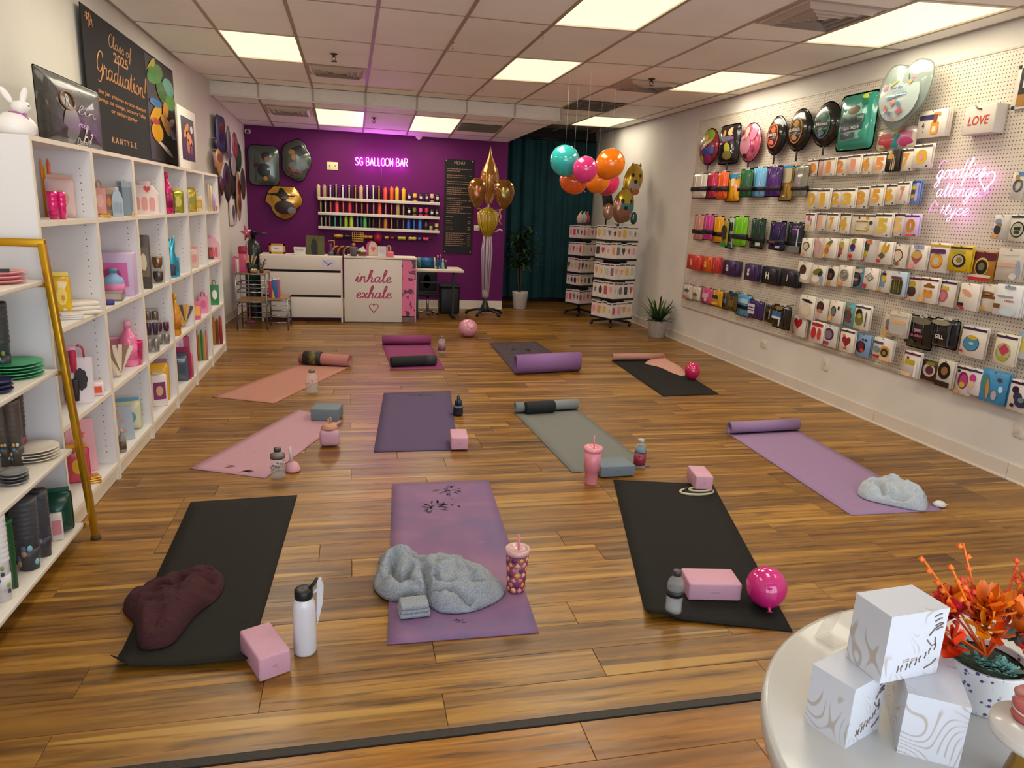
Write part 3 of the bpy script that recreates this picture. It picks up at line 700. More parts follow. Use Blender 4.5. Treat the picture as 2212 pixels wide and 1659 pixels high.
def g_tubes(o, w, h, c, d=None):
    n = len(c); r = w/n/2
    for i, m in enumerate(c):
        hh = h*(1-.12*(i % 2)); MB().lathe([(r*.9, 0), (r*.9, hh*.9), (r*.5, hh*.96), (0, hh)], m, 12, c=((i-(n-1)/2)*2*r, 0, 0)).obj('tube', o)
def g_hex(o, w, h, c, d=None):
    MB().lathe([(w/2, 0), (w/2, h*.85), (w*.46, h*.86)], c[0], 6, smooth=False).obj('hexagon_box', o); MB().lathe([(w*.52, h*.84), (w*.52, h), (0, h)], c[-1], 6, smooth=False).obj('lid', o)
def g_glasses(o, w, h, c, d=None):
    MB().rbox((0, 0, h/2), (w, .02, h), c[0], .008).obj('clear_pack', o)
    for i in range(2):
        for s in (-1, 1): MB().lathe([(w*.14, 0), (w*.2, h*.14), (w*.21, h*.36), (w*.19, h*.38), (0, h*.37)], c[1+(i+s) % 2], 14, c=(s*w*.24, -.022, h*(.05+.5*i)), sy=.5).obj('goblet', o)
def g_foilcat(o, w, h, c, d=None):
    P = [(-.5, 0), (.5, 0), (.62, .35), (.4, .6), (.5, .8), (.48, 1), (.25, .88), (-.25, .88), (-.48, 1), (-.5, .8), (-.4, .6), (-.62, .35)]
    mb = MB(); pillow(mb, [(x*w*.8, z*h) for x, z in P], w*.25, c[0]); mb.obj('inflated_body', o)
    if len(c) > 1: MB().rbox((0, -w*.22, h*.18), (w*.6, .03, h*.26), c[1], .01).obj('base_pack', o)
KIND = {k[2:]: v for k, v in list(globals().items()) if k.startswith('g_')}
CAT = {'cups': 'cups', 'pack2': 'cups', 'box': 'box', 'bag': 'bag', 'giftbag': 'gift bag', 'bottle': 'bottle', 'gable': 'gift box', 'sheet': 'card', 'plates': 'plates', 'bucket': 'bucket', 'cloth': 'cloth', 'fan': 'cards', 'tubes': 'candles', 'hex': 'gift box', 'glasses': 'cups', 'foilcat': 'balloon'}
NAME = {'cups': 'paper_cup_stack', 'pack2': 'cup_pack', 'box': 'carton_box', 'bag': 'foil_bag', 'giftbag': 'gift_bag', 'bottle': 'party_bottle', 'gable': 'gable_box', 'sheet': 'party_card', 'plates': 'plate_stack', 'bucket': 'party_bucket', 'cloth': 'folded_cloth', 'fan': 'card_fan', 'tubes': 'candle_pack', 'hex': 'hexagon_box', 'glasses': 'goblet_pack', 'foilcat': 'foil_figure'}
c4 = crop(90, 320, 4.366); c5 = crop(130, 640, 3.95); c2 = crop(0, 480, 3.687); c3 = crop(0, 830, 3.13)
def G(h, r=.4): return C(h, r)
def good(k, row, kind, cr, x0, x1, yt, yb, cols, desc, rz=.35, d=None, h=None):
    z = ROWZ[row]+.0105; (u, v) = cr((x0+x1)/2, yb); P = fl(u, v, z); s = mpp(P)
    (ua, va), (ub, vb) = cr(x0, yt), cr(x1, yb); w = (ub-ua)*s; hh = h or (vb-va)*s*1.08
    dd = d or w*.6
    w *= 1.1; dd = min(dd, w*.8); xm_ = XS-.008-w*.46; dr_ = ray(u, v)
    xn_ = XL+.03+w*.5
    if P.x > xm_: P = Vector((xm_, xm_*dr_.y/dr_.x, z))
    if P.x < xn_: P = Vector((xn_, xn_*dr_.y/dr_.x, z))
    ex = w if kind not in ('box', 'gable', 'giftbag', 'bag') else (w*math.cos(rz)+(d or w*.6)*math.sin(rz)); ey = ex if kind not in ('box', 'gable', 'giftbag', 'bag') else (w*math.sin(rz)+(d or w*.6)*math.cos(rz))
    if kind == 'sheet': ey = ex = w*.8+(vb-va)*s*.25
    P.y = min(P.y, BY0+BDY*(k+1)-.022-ey/2); P.x = min(max(P.y*dr_.x/dr_.y, XL+.03+ex/2), XS-.006-ex/2)
    P = clampcell(P, k, ex, ey); P.z = z
    hh = min(hh, ([BH-.02]+ROWZ)[row]-z-.03)
    o = thing(NAME[kind], '%s in the %s cubby of the %s bookcase' % (desc, ROWN[row], NTH[k]), CAT[kind], P, rz)
    KIND[kind](o, w, hh, [G(c) if isinstance(c, str) else c for c in cols], d); return o
mg, pk, gd = gloss('#d8186e'), gloss('#e6679c'), foil('#c9942e')
good(0, 0, 'cups', c4, 75, 160, 435, 672, [mg, C('#b9105a')], 'magenta paper cup stack on the near side'); good(0, 0, 'cups', c4, 165, 240, 440, 672, [mg], 'second magenta paper cup stack')
good(0, 0, 'bag', c4, 105, 290, 310, 620, [C('#e7c9c4', .2, alpha=.75), '#c98f70'], 'clear pink dotted bag'); good(0, 0, 'tubes', c4, 45, 105, 200, 600, ['#e88a1c', '#d6b43a', '#e8603a'], 'orange and yellow candle pack')
good(1, 0, 'giftbag', c4, 515, 610, 340, 640, ['#d98f80', '#e0a898', '#c87a6c'], 'rose gold paper bag'); good(1, 0, 'box', c4, 605, 690, 400, 640, ['#b79a7c', '#8a6a50', '#d98a2a'], 'marbled bronze box with orange print')
good(1, 0, 'gable', c4, 690, 775, 400, 655, ['#a7b2bb', '#8c98a2'], 'pale grey gift box'); good(1, 0, 'hex', c4, 775, 880, 350, 645, ['#77838a', '#8f9aa0'], 'grey hexagonal gift box')
good(1, 0, 'cloth', c4, 540, 640, 625, 660, [gd], 'flat gold folded trim', d=.08); good(1, 0, 'cloth', c4, 800, 870, 620, 652, [gloss('#d98a1c')], 'amber folded trim', d=.06)
good(2, 0, 'gable', c4, 895, 1115, 335, 635, ['#e3cfc6', '#d9928c', '#c9404c'], 'cream gable box with red heart', rz=.15)
good(3, 0, 'bottle', c4, 1150, 1245, 245, 640, [gloss('#c01060'), '#8e0d4a', '#d83078'], 'magenta foil bottle'); good(3, 0, 'box', c4, 1170, 1265, 455, 650, ['#4a3a44', '#d9203c', '#e8e0e0'], 'dark dotted box with red label'); good(3, 0, 'bag', c4, 1255, 1355, 400, 630, [foil('#9a9420'), '#c8b850'], 'olive foil bag')
good(4, 0, 'bag', c4, 1390, 1470, 390, 615, [foil('#b99a2a'), '#8c9030'], 'mustard foil bag'); good(4, 0, 'box', c4, 1465, 1540, 470, 620, ['#d6c49a', '#b99a50', '#d8a820'], 'cream box with gold ring'); good(4, 0, 'tubes', c4, 1372, 1400, 380, 620, ['#7a2040', '#d0c0a8'], 'maroon tipped candle pack')
good(5, 0, 'tubes', c4, 1570, 1615, 340, 605, ['#cbb98f', '#d8c8a0'], 'cream candle pack'); good(5, 0, 'tubes', c4, 1612, 1650, 440, 612, ['#b48ab8', '#c8a8c8'], 'lilac candle pack'); good(5, 0, 'plates', c4, 1640, 1690, 560, 612, ['#e08a2a', '#e8a850'], 'small orange plate stack')
good(0, 1, 'bag', c4, 140, 280, 1200, 1580, [gloss('#e2b40c'), '#f0d860', '#d98a10'], 'yellow printed party bag'); good(0, 1, 'cloth', c4, 200, 520, 1455, 1560, ['#d8cdc0'], 'folded white tablecloth', d=.2, rz=.5); good(0, 1, 'cloth', c4, 180, 390, 1596, 1648, ['#cfc6c2'], 'flat white napkin pile', d=.1)
good(1, 1, 'box', c4, 590, 915, 1025, 1400, ['#c9b0cc', '#d86aa8', '#b03a80'], 'wide lilac and pink striped pack', d=.14, rz=.1); good(1, 1, 'bottle', c4, 610, 775, 1155, 1420, ['#7f9fc0', '#d070a0', '#5f7f9f'], 'blue grey bottle with pink label'); good(1, 1, 'box', c4, 640, 800, 1395, 1480, ['#8a7a72', '#a8988c'], 'low taupe tray box', d=.16); good(1, 1, 'box', c4, 608, 690, 1465, 1512, ['#352a70'], 'small indigo box')
good(2, 1, 'box', c4, 940, 1045, 870, 1330, ['#4a4036', '#6a5a48', '#d8c8a8'], 'tall smoky mirrored box', rz=.2); good(2, 1, 'glasses', c4, 960, 1165, 1080, 1345, [C('#b8b0a8', .1, alpha=.5), foil('#7a5a40'), foil('#4a3c34')], 'bronze goblet pack', rz=.2)
good(3, 1, 'foilcat', c4, 1195, 1285, 860, 1250, [foil('#3aa0b8'), '#2a3a4a'], 'turquoise eared foil figure'); good(3, 1, 'box', c4, 1215, 1310, 1070, 1250, [gloss('#2f90b0'), '#3a3a44', '#60c0d8'], 'turquoise and black pack')
good(4, 1, 'bag', c4, 1420, 1490, 970, 1165, [C('#e0c0b4', .2, alpha=.8), '#d98a8a'], 'pale pink oval bag')
good(5, 1, 'gable', c4, 1590, 1705, 860, 1080, ['#d8a8b0', '#c05a70'], 'pink netted gift box', rz=.1); good(5, 1, 'box', c4, 1590, 1690, 975, 1085, ['#5a4030', '#b03020'], 'dark brown box with red stripe')
good(0, 2, 'giftbag', c2, 590, 745, 1005, 1430, ['#e0d4d6', '#2a2228', '#c02848'], 'tall white bag with black and red print', rz=.25); good(0, 2, 'glasses', c2, 530, 640, 1010, 1440, [C('#d8a0b4', .2), '#c02848', '#2a2026'], 'pink and black party pack', rz=.25); good(0, 2, 'box', c2, 765, 890, 1250, 1340, ['#e0d0d0', gloss('#e04a1c')], 'clear box of orange ribbon', d=.1)
good(1, 2, 'bag', c5, 420, 530, 240, 440, [C('#e08aa4', .15, alpha=.85), '#e8a8b8'], 'round pale pink balloon bag', d=.1); good(1, 2, 'bottle', c5, 540, 660, 235, 590, [gloss('#e878a4'), '#e06a98', '#f0a0bc'], 'pink domed bottle'); good(1, 2, 'bucket', c5, 580, 715, 425, 615, [mg, '#4a3a3e'], 'magenta bucket with buttons'); good(1, 2, 'fan', c5, 445, 580, 440, 700, ['#d8c4a8', '#8a6a4a', '#e0d0b8'], 'fan of folded cream cards')
good(2, 2, 'glasses', c5, 735, 830, 10, 250, [C('#b8aca0', .1, alpha=.5), foil('#7a6a60'), C('#2c2228', .2)], 'upper goblet pack of grey and black'); good(2, 2, 'glasses', c5, 835, 935, 230, 420, [C('#b8aca0', .1, alpha=.5), C('#4a2038', .2), foil('#8a8078')], 'plum goblet pack'); good(2, 2, 'glasses', c5, 750, 850, 250, 510, [C('#b8aca0', .1, alpha=.5), C('#3a2440', .2), foil('#8c8480')], 'near purple goblet pack')
good(3, 2, 'bottle', c5, 965, 1030, 10, 340, [gloss('#d08a10'), '#b87008', '#e0a030'], 'tall amber bottle'); good(3, 2, 'fan', c5, 1010, 1135, 110, 290, [gd, '#c8a060', '#4a3a30'], 'fan of gold forks')
good(4, 2, 'box', c5, 1155, 1205, 75, 215, ['#d85a84', '#e8b050'], 'pink box with yellow window', d=.06); good(4, 2, 'giftbag', c5, 1205, 1280, 5, 180, ['#e08aa8', '#d0608c', '#d0608c'], 'pink pleated gift bag')
good(5, 2, 'giftbag', c4, 1605, 1680, 1280, 1500, [gloss('#1c7a2c'), '#e8e8e0', '#146020'], 'glossy green gift bag', rz=.2)
good(0, 3, 'sheet', c5, 110, 305, 1080, 1500, ['#e0a0a4', '#d8405c', '#e8788c'], 'leaning pink card with red stars', rz=.5); good(0, 3, 'bag', c5, 90, 250, 1270, 1590, [C('#c84a5c', .2), '#d8a020'], 'red and gold wrapped bag'); good(0, 3, 'cloth', c5, 250, 345, 1560, 1610, [gd], 'flat gold folded sheet', d=.08)
good(1, 3, 'bag', c5, 490, 685, 880, 1140, ['#c8c8a8', '#5a98b8', '#d8b040'], 'cream bag with blue and yellow print', d=.1); good(1, 3, 'sheet', c5, 520, 660, 1010, 1290, [C('#a0a8b2', .25), '#b8937a'], 'leaning grey clear box', rz=.6); good(1, 3, 'bottle', c5, 510, 565, 1150, 1335, [C('#8a8478', .1), '#5a4a3c', '#b0a898'], 'small smoky clear bottle')
good(2, 3, 'bag', c5, 780, 950, 560, 900, [gloss('#d8a828'), '#8a5a88', '#e8d8a0'], 'yellow bag with purple print', d=.1); good(2, 3, 'box', c5, 790, 905, 680, 930, ['#dcd0cc', '#7a3060', '#c89a70'], 'white and plum printed box', rz=.5)
good(3, 3, 'box', c5, 1005, 1130, 415, 770, [gloss('#a01c50'), '#8a1444'], 'tall wine red box', d=.1); good(3, 3, 'bag', c5, 1010, 1110, 550, 785, [gloss('#4a5664'), '#3a4450'], 'slate blue glossy bag'); good(3, 3, 'tubes', c5, 1070, 1140, 505, 705, ['#d8b828', '#c04a50', '#c86a78'], 'yellow and red candle pack')
good(4, 3, 'tubes', c5, 1175, 1265, 320, 575, ['#b83a48', '#8a9a2a', '#3a7a3a', '#c8a030', '#c87a84'], 'bundle of multicolour tubes')
good(5, 3, 'tubes', c5, 1310, 1390, 215, 450, ['#b8802a', '#7a4028', '#a83028'], 'brown and red candle pack')
# ---- gold display rack
m_gold = C('#b98a1a', .3, metal=.75)
RY = 3.27
rk = thing('display_rack', 'gold framed display rack with white shelves at the left edge', 'rack', (-1.4, 2.3, 0))
def rp(x, y, z): return Vector((x+1.4, y-2.3, z))
for yy in (RY, 1.15):
    a, b = rp(-1.216, yy, 1.304), rp(-1.128, yy, .012)
    for (p, q) in ((a, b), (rp(-1.61, yy, 1.304), rp(-1.61, yy, .012))):
        d = (q-p); R = d.to_track_quat('Z', 'Y').to_matrix(); MB().rbox((p+q)/2, (.032, .026, d.length), m_gold, .004, R=R).obj('leg', rk)
        MB().lathe([(.02, 0), (.022, .004), (.02, .014), (.008, .016)], C('#3a3226', .6), 12, c=(q.x, q.y, 0)).obj('foot', rk)
    MB().rbox((rp(-1.216, yy, 1.304)+rp(-1.61, yy, 1.304))/2, (.42, .026, .032), m_gold, .004).obj('top_rail', rk)
RZ = [1.146, .776, .425, .078]; RXF = [-1.22, -1.2, -1.178, -1.165]
for z, xf in zip(RZ, RXF):
    MB().rbox(Vector(((-1.615+xf)/2+1.4, (RY-.02+1.17)/2-2.3, z)), (xf+1.615, RY-.02-1.17, .02), C('#d9d2c8', .4), .003).obj('shelf', rk)
    for yy in (RY, 1.15): MB().box(Vector(((-1.6+xf)/2+1.4, yy-2.3, z-.012)), (xf+1.6, .018, .016), m_gold).obj('side_bar', rk)
def rgood(sh, kind, cr, x0, x1, yt, yb, cols, desc, rz=.3, d=None, sx=1):
    z = RZ[sh]+.0105; (u, v) = cr((x0+x1)/2, yb); P = fl(u, v, z); s = mpp(P)
    (ua, va), (ub, vb) = cr(x0, yt), cr(x1, yb); w = (ub-ua)*s; h = (vb-va)*s
    P = P+Vector((0, w*.35, 0)); P.x = min(max(P.x, -1.60+w/2), RXF[sh]-.01-w/2); P.y = min(P.y, RY-.04-w/2); P.z = z
    o = thing(NAME[kind], desc, CAT[kind], P, rz); KIND[kind](o, w, h, [G(c) if isinstance(c, str) else c for c in cols], d); return o
nav = C('#100e1c', .4); brz = C('#4a3824', .35, metal=.4)
o = rgood(0, 'plates', c2, -60, 300, 400, 500, ['#e0989c', '#e3b08c'], 'stack of pink plates with a peach top on the top rack shelf')
MB().box((0.02, -.085, .055), (.035, .003, .014), C('#1a1614', .5)).obj('black_label', o)
rgood(0, 'box', c2, -30, 22, 480, 545, [gloss('#d8a820'), '#e8c860'], 'small yellow box beside the pink plates on the top rack shelf', d=.03)
rgood(1, 'cups', c2, -60, 85, 640, 1240, [C('#0b0b0d', .4), C('#1a1a1e', .3), C('#a8a8a4', .4), C('#8a8a30', .4)], 'tall black cup stack on the second rack shelf'); rgood(1, 'bag', c2, 25, 140, 640, 1080, [C('#b0aaa4', .12, alpha=.7), '#8a8480'], 'clear silver cellophane bag behind the black cups')
rgood(1, 'plates', c2, 85, 480, 1090, 1210, [C('#1f9a5c', .3), C('#6fb890', .35), C('#2aa868', .3)], 'stack of green leaf plates on the second rack shelf')
rgood(1, 'plates', c2, -20, 170, 1270, 1370, [C('#23244a', .3), C('#3a3a5c', .3), C('#a8a8b4', .3)], 'stack of navy plates on the second rack shelf')
rgood(2, 'cups', c3, -10, 72, 90, 560, [brz, C('#2a2018', .3), C('#2a6a9a', .4), C('#b8b0a8', .4), C('#c8902a', .4)], 'bronze cup stack nearest the camera on the third rack shelf'); rgood(2, 'cups', c3, 62, 160, 90, 556, [brz, C('#3a2c1e', .3), C('#3a7aa0', .4), C('#c8c0b8', .4), C('#c8a040', .4)], 'second bronze cup stack on the third rack shelf')
rgood(2, 'cups', c3, 155, 268, 15, 412, [C('#2c0f1c', .35), C('#8a1c60', .3), C('#7aa02a', .4), C('#c8c8d0', .4), C('#c040a0', .4)], 'maroon and magenta cup stack on the third rack shelf')
rgood(2, 'plates', c3, 168, 470, 440, 522, [C('#d8cdbc', .35), C('#b09a80', .4)], 'white patterned platter stack on the third rack shelf'); rgood(2, 'plates', c3, -10, 162, 600, 690, [C('#8a8a8c', .3), C('#54545a', .3), C('#c8c4c0', .3)], 'stack of grey plates on the third rack shelf')
rgood(3, 'cups', c3, 130, 295, 755, 1265, [nav, C('#14121f', .35), C('#a87a40', .4), C('#7ab0c0', .4), C('#4a4a80', .4)], 'large navy cup stack in front on the lowest rack shelf'); rgood(3, 'cups', c3, 240, 348, 700, 1172, [C('#130e1c', .4), C('#1a1426', .35), C('#6a8a9a', .4)], 'second navy cup stack on the lowest rack shelf')
rgood(3, 'cups', c3, 10, 130, 770, 1230, [C('#0b1216', .4)], 'dark teal cup stack on the lowest rack shelf')
rgood(3, 'bag', c3, 395, 575, 690, 1000, [C('#0c3a2e', .3), C('#114a3a', .3)], 'dark green glossy bag on the lowest rack shelf', d=.14); rgood(3, 'box', c3, 350, 420, 870, 1060, ['#cbbfb6', '#c07a80'], 'white floral box behind the navy cups')
rgood(3, 'cups', c3, 55, 122, 880, 1385, [C('#17502a', .4)], 'green cup stack on the lowest rack shelf'); rgood(3, 'cups', c3, -45, 75, 850, 1475, [C('#d8d4d2', .4), C('#d0ccc8', .3), C('#1c1a22', .4), C('#2a2630', .4), C('#a0708a', .4), C('#8a9a30', .4)], 'white cup stack with dark pattern on the lowest rack shelf')
# ---- things on top of the bookcases
def lwall(x): return lambda u, v: onx(u, v, x)
xP = -1.60; f = lwall(xP); yL = f(181, 100).y; yR = f(379, 260).y; zT = f(181, 10).z; zB = BH+.004; PWd = yR-yL; PHt = zT-zB
ps = thing('graduation_poster', 'tall black graduation poster with orange lettering leaning above the bookcases', 'poster', (xP, yL, zB), PI/2)
MB().box((PWd/2, .004, PHt/2), (PWd, .006, PHt), C('#14110f', .8)).obj('board', ps)
mo = C('#d2872c', .5); a0 = f(317, 200).y-yL
tx = MB(); tcx = a0*.54
put_script(tx, 'Class of', tcx, PHt*.835, a0*.38, PHt*.042, -.0005, mo, .14); tx.obj('lettering', ps)
tx = MB(); put_text(tx, '2025', tcx, PHt*.775, w=a0*.24, h=PHt*.075, mat=mo, bold=.02); tx.obj('year', ps)
tx = MB(); put_script(tx, 'Graduation!', tcx+a0*.02, PHt*.585, a0*.84, PHt*.078, -.0005, mo, .125); tx.obj('lettering', ps)
tx = MB()
for i, s in enumerate(('Jun Jan yitamus to scan thennd', 'pvings tte surnge, Jau aurra Tallar', 'or aniiun ypntyr')): put_text(tx, s, tcx, PHt*(.475-.055*i), w=a0*(.8 if i < 2 else .45), h=PHt*.038, mat=mo, bold=.015)
tx.obj('small_print', ps)['kind'] = 'stuff'; tx = MB(); put_text(tx, 'K A N T Y S . E', tcx-a0*.04, PHt*.16, w=a0*.42, h=PHt*.045, mat=C('#d09a60'), bold=.02); tx.obj('footer', ps)
tx = MB()
for i in range(5): tx.prism(sc(star(4, .35), a0*(.07+.03*(i % 3)), PHt*(.955-.025*(i//2)), a0*.03, PHt*.018, i), -.001, 0, mo)
tx.obj('corner_leaf', ps)
art = MB(); ap = PWd-a0; art.box((a0+ap/2, .0, PHt*.53), (ap, .003, PHt*.9), C('#27221e')); art.obj('photo_panel', ps)
r3 = random.Random(5)
for (x, z, rx, rz, col, rot) in ((.3, .86, .28, .14, '#3a8a30', .2), (.75, .8, .22, .14, '#5aa89a', 0), (.5, .72, .2, .16, '#2a6a24', -.2), (.8, .66, .2, .13, '#4a9a38', .1), (.2, .93, .15, .06, '#b8b030', .4), (.25, .58, .2, .06, '#2a7ac0', 0), (.6, .56, .12, .13, '#e0921c', .4),
                               (.25, .48, .22, .1, '#e8a81c', .3), (.6, .4, .2, .12, '#e89a14', -.3), (.25, .3, .2, .14, '#e8a414', 0), (.8, .45, .14, .06, '#d8c8a0', .2), (.2, .4, .14, .06, '#c04a40', 0), (.85, .33, .12, .08, '#7aa0c0', 0), (.5, .16, .3, .04, '#d8d0c4', -.2)):
    m = MB(); drape(m, sc(ell(18), a0+ap*x, PHt*(.06+z*.92), ap*rx, PHt*rz*.6, rot), dome(ap*rx*1.3, PHt*rz*.75, .006, a0+ap*x, PHt*(.06+z*.92), .002, -.001), gloss(col), 2); m.obj('pictured_balloon', ps)
# dark foil bag in front
xq = -1.40; f = lwall(xq); yL = f(75, 210).y; yR = f(216, 245).y; zt = f(66, 133).z; w2 = yR-yL; h2 = zt-BH-.006
fb = thing('foil_bag', 'dark crinkled see-through bag with white scribbles standing on the bookcases', 'bag', (xq, yL+w2/2, BH+.002), PI/2)
mb = MB(); pillow(mb, sc(rrect(.06), 0, h2/2, w2/2, h2/2), .035, C('#17150f', .38, coat=.15, bump=.6, bscale=9), 0, True, .02); mb.obj('bag_body', fb)
tx = MB(); dm = dome(w2/2, h2/2, .035, 0, h2/2, .004); mw = C('#cfc8be', .5)
mb = MB(); mb.tube([(x, dm(x, z)-.001, z) for x, z in sc(ell(20), -w2*.16, h2*.66, w2*.1, h2*.12)], .004, C('#9a6a44'), 6, closed=True); mb.obj('ring_print', fb)
put_text(tx, 'R', -w2*.16, h2*.66, h=h2*.16, mat=mw, fn=dm); put_script(tx, 'lin', w2*.12, h2*.52, w2*.34, h2*.06, 0, mw, .14, yfn=dm); put_script(tx, 'air', w2*.05, h2*.33, w2*.18, h2*.05, 0, mw, .12, yfn=dm); put_text(tx, 'A.zuz', w2*.2, h2*.24, w=w2*.28, mat=mw, fn=dm); put_text(tx, 'Dances Tunes', w2*.14, h2*.12, w=w2*.34, mat=mw, fn=dm)
tx.obj('white_scribble', fb)['kind'] = 'stuff'
mb = MB(); drape(mb, sc(drop(), -w2*.12, h2*.3, w2*.12, h2*.3), dome(w2/2, h2/2, .035, 0, h2/2, .0025), C('#6a6a68', .3)); mb.obj('grey_print', fb)
# rabbit
P = Vector((-1.318, 3.415, BH))
rb = thing('rabbit_ornament', 'white rabbit ornament with a mauve neck bow on the first bookcase', 'ornament', P, .5); mwh = C('#e6e0dc', .35); s = mpp(P); Hh = 98*s
MB().lathe([(0, 0), (.30, .0), (.42, .1), (.44, .22), (.36, .36), (.22, .46), (.12, .5)], mwh, 20).xf(Matrix.Diagonal((Hh*.95, Hh*.75, Hh, 1))).obj('body', rb)
MB().lathe([(0, -.17), (.12, -.14), (.17, 0), (.13, .12), (0, .17)], mwh, 18).xf(Matrix.Translation((Hh*.13, -Hh*.06, Hh*.60)) @ Matrix.Diagonal((Hh*1.15, Hh, Hh*.9, 1))).obj('head', rb)
for q, (dx, rt) in enumerate(((-.02, -.55), (.16, .28))):
    mb = MB(); pillow(mb, sc(ell(16), 0, Hh*.18, Hh*.07, Hh*.19), Hh*.035, mwh); mb.xf(Matrix.Translation((Hh*dx, -Hh*.02, Hh*.68)) @ Matrix.Rotation(rt, 4, 'Y')); mb.obj('ear', rb)
mb = MB(); mb.tube([(Hh*.05+Hh*.16*math.cos(a), Hh*.13*math.sin(a)-Hh*.02, Hh*.475) for a in [2*PI*i/14 for i in range(14)]], Hh*.03, C('#a85a98', .5), 6, closed=True); mb.tube([(Hh*.16, -Hh*.16, Hh*.47), (Hh*.22, -Hh*.18, Hh*.36), (Hh*.24, -Hh*.17, Hh*.26)], Hh*.03, C('#a85a98', .5), 6); mb.obj('bow', rb)
MB().lathe([(Hh*.075, 0), (Hh*.06, Hh*.05), (0, Hh*.07)], mwh, 12, c=(-Hh*.42, 0, Hh*.14)).obj('tail', rb); MB().lathe([(0, 0), (.004, .001), (0, .004)], C('#2a2024'), 8, c=(Hh*.26, -Hh*.17, Hh*.63), R=Matrix.Rotation(PI/2, 3, 'X')).obj('eye', rb)
# framed photo
xq = -1.47; f = lwall(xq); yL = f(386, 290).y; yR = f(424, 300).y; zt = f(380, 222).z; w2 = yR-yL; h2 = zt-BH-.004
pf = thing('photo_board', 'white bordered photo board on the far bookcases beside the black poster', 'picture', (xq, (yL+yR)/2, BH+.002), PI/2)
MB().rbox((0, .006, h2/2), (w2, .012, h2), C('#dcd4c8', .4), .003).obj('border', pf); MB().box((0, -.001, h2*.53), (w2*.7, .003, h2*.66), C('#1c1814', .4)).obj('photo', pf)
for x, z, rx, rz, c, rt in ((-.1, .66, .16, .07, '#c87a2a', .5), (.05, .55, .18, .08, '#d8853a', -.3), (-.02, .42, .07, .12, '#b86a3a', .1), (.15, .4, .05, .1, '#8a3a24', 0), (.2, .7, .07, .06, '#d8c8b8', 0)):
    MB().prism(sc(ell(14), w2*x, h2*z, w2*rx, h2*rz, rt), -.004, -.0025, C(c)).obj('photo_shape', pf)
# ---- foil balloons hanging on the left wall near the back corner
l1 = crop(450, 250, 6.146); wn = Vector((1, -.0760, 0)).normalized(); wp = Vector((-1.64, 8.0, 0)); wrz = math.atan2(wn.x, -wn.y)
_lo = [0]
def lfoil(x0, x1, y0, y1, shape, cols, desc, off=.05, T=.018, pr=None):
    _lo[0] += 1; off = .03+.024*(_lo[0] % 4)
    p = wp+wn*off; f = lambda X, Y: on_plane(*l1(X, Y), p, wn); c = f((x0+x1)/2, (y0+y1)/2); w = (f(x1, (y0+y1)/2)-f(x0, (y0+y1)/2)).length; h = (f((x0+x1)/2, y0)-f((x0+x1)/2, y1)).length
    w = min(w, h*1.1)
    o = thing('foil_balloon', desc, 'balloon', c, wrz, 'foil balloons on the left wall'); mb = MB(); pillow(mb, sc(shape, 0, 0, w/2, h/2), T, C(cols[0], .4, metal=.25)); mb.obj('envelope', o)
    for i, cc in enumerate(cols[1:]):
        mb = MB(); drape(mb, sc(ell(18), 0, h*(.16-.3*i), w*.3, h*.16), dome(w/2, h/2, T, 0, 0, .003), foil(cc, .3)); mb.obj('print', o)
    MB().box((0, off*.5, h*.46), (.01, off, .006), C('#b8b0a8')).obj('hang_tab', o)
    return o
lfoil(95, 235, 10, 470, rrect(.3), ['#27245a', '#7a3a24', '#30205c'], 'large dark blue foil balloon with orange print, topmost on the left wall'); lfoil(245, 295, 140, 600, ell(), ['#5a5660'], 'slim grey foil balloon high on the left wall')
lfoil(318, 388, 220, 560, ell(), ['#8a3a3c', '#b87a80'], 'dull red foil balloon high on the left wall'); lfoil(362, 438, 360, 740, ell(), ['#2c3a28', '#404a60'], 'dark green oval foil balloon nearest the back corner')
lfoil(82, 120, 290, 440, ell(), ['#20242a'], 'small black foil balloon at the near edge of the wall group'); lfoil(90, 190, 440, 800, drop(), ['#c08a40', '#b0502c'], 'yellow and orange foil balloon below the blue one')
lfoil(200, 300, 630, 1150, ell(), ['#231a18', '#3a201c'], 'long black foil balloon low on the left wall', .09); lfoil(300, 365, 500, 800, ell(), ['#a09494'], 'pale clear foil balloon in the middle of the wall group')
lfoil(370, 432, 740, 1400, ell(), ['#a08060', '#7a2a20', '#8a4a30'], 'long beige foil balloon with red print low on the wall', .08); lfoil(432, 490, 700, 1120, ell(), ['#3a2a24'], 'dark brown foil balloon beside the purple wall edge')
lfoil(150, 200, 800, 1060, ell(), ['#4a1a20'], 'small maroon foil balloon low on the left wall'); lfoil(305, 365, 800, 1050, rrect(.2), ['#1c1a22'], 'small black square foil balloon under the clear one')
p = wp+wn*.02; a = on_plane(*l1(320, 1280), p, wn); o = thing('balloon_packet', 'white balloon packet hanging lowest on the left wall', 'packet', a, wrz); MB().rbox((0, 0, 0), (.28, .02, .32), C('#cfc4ba', .4), .004).obj('card', o); MB().prism(sc(drop(), .02, -.02, .07, .11), -.013, -.011, C('#4a4a58')).obj('print', o); MB().tube([(0, .03, .15), (0, -.03, .15)], .003, C('#8a8580', .3, metal=.8)).obj('hook', o)
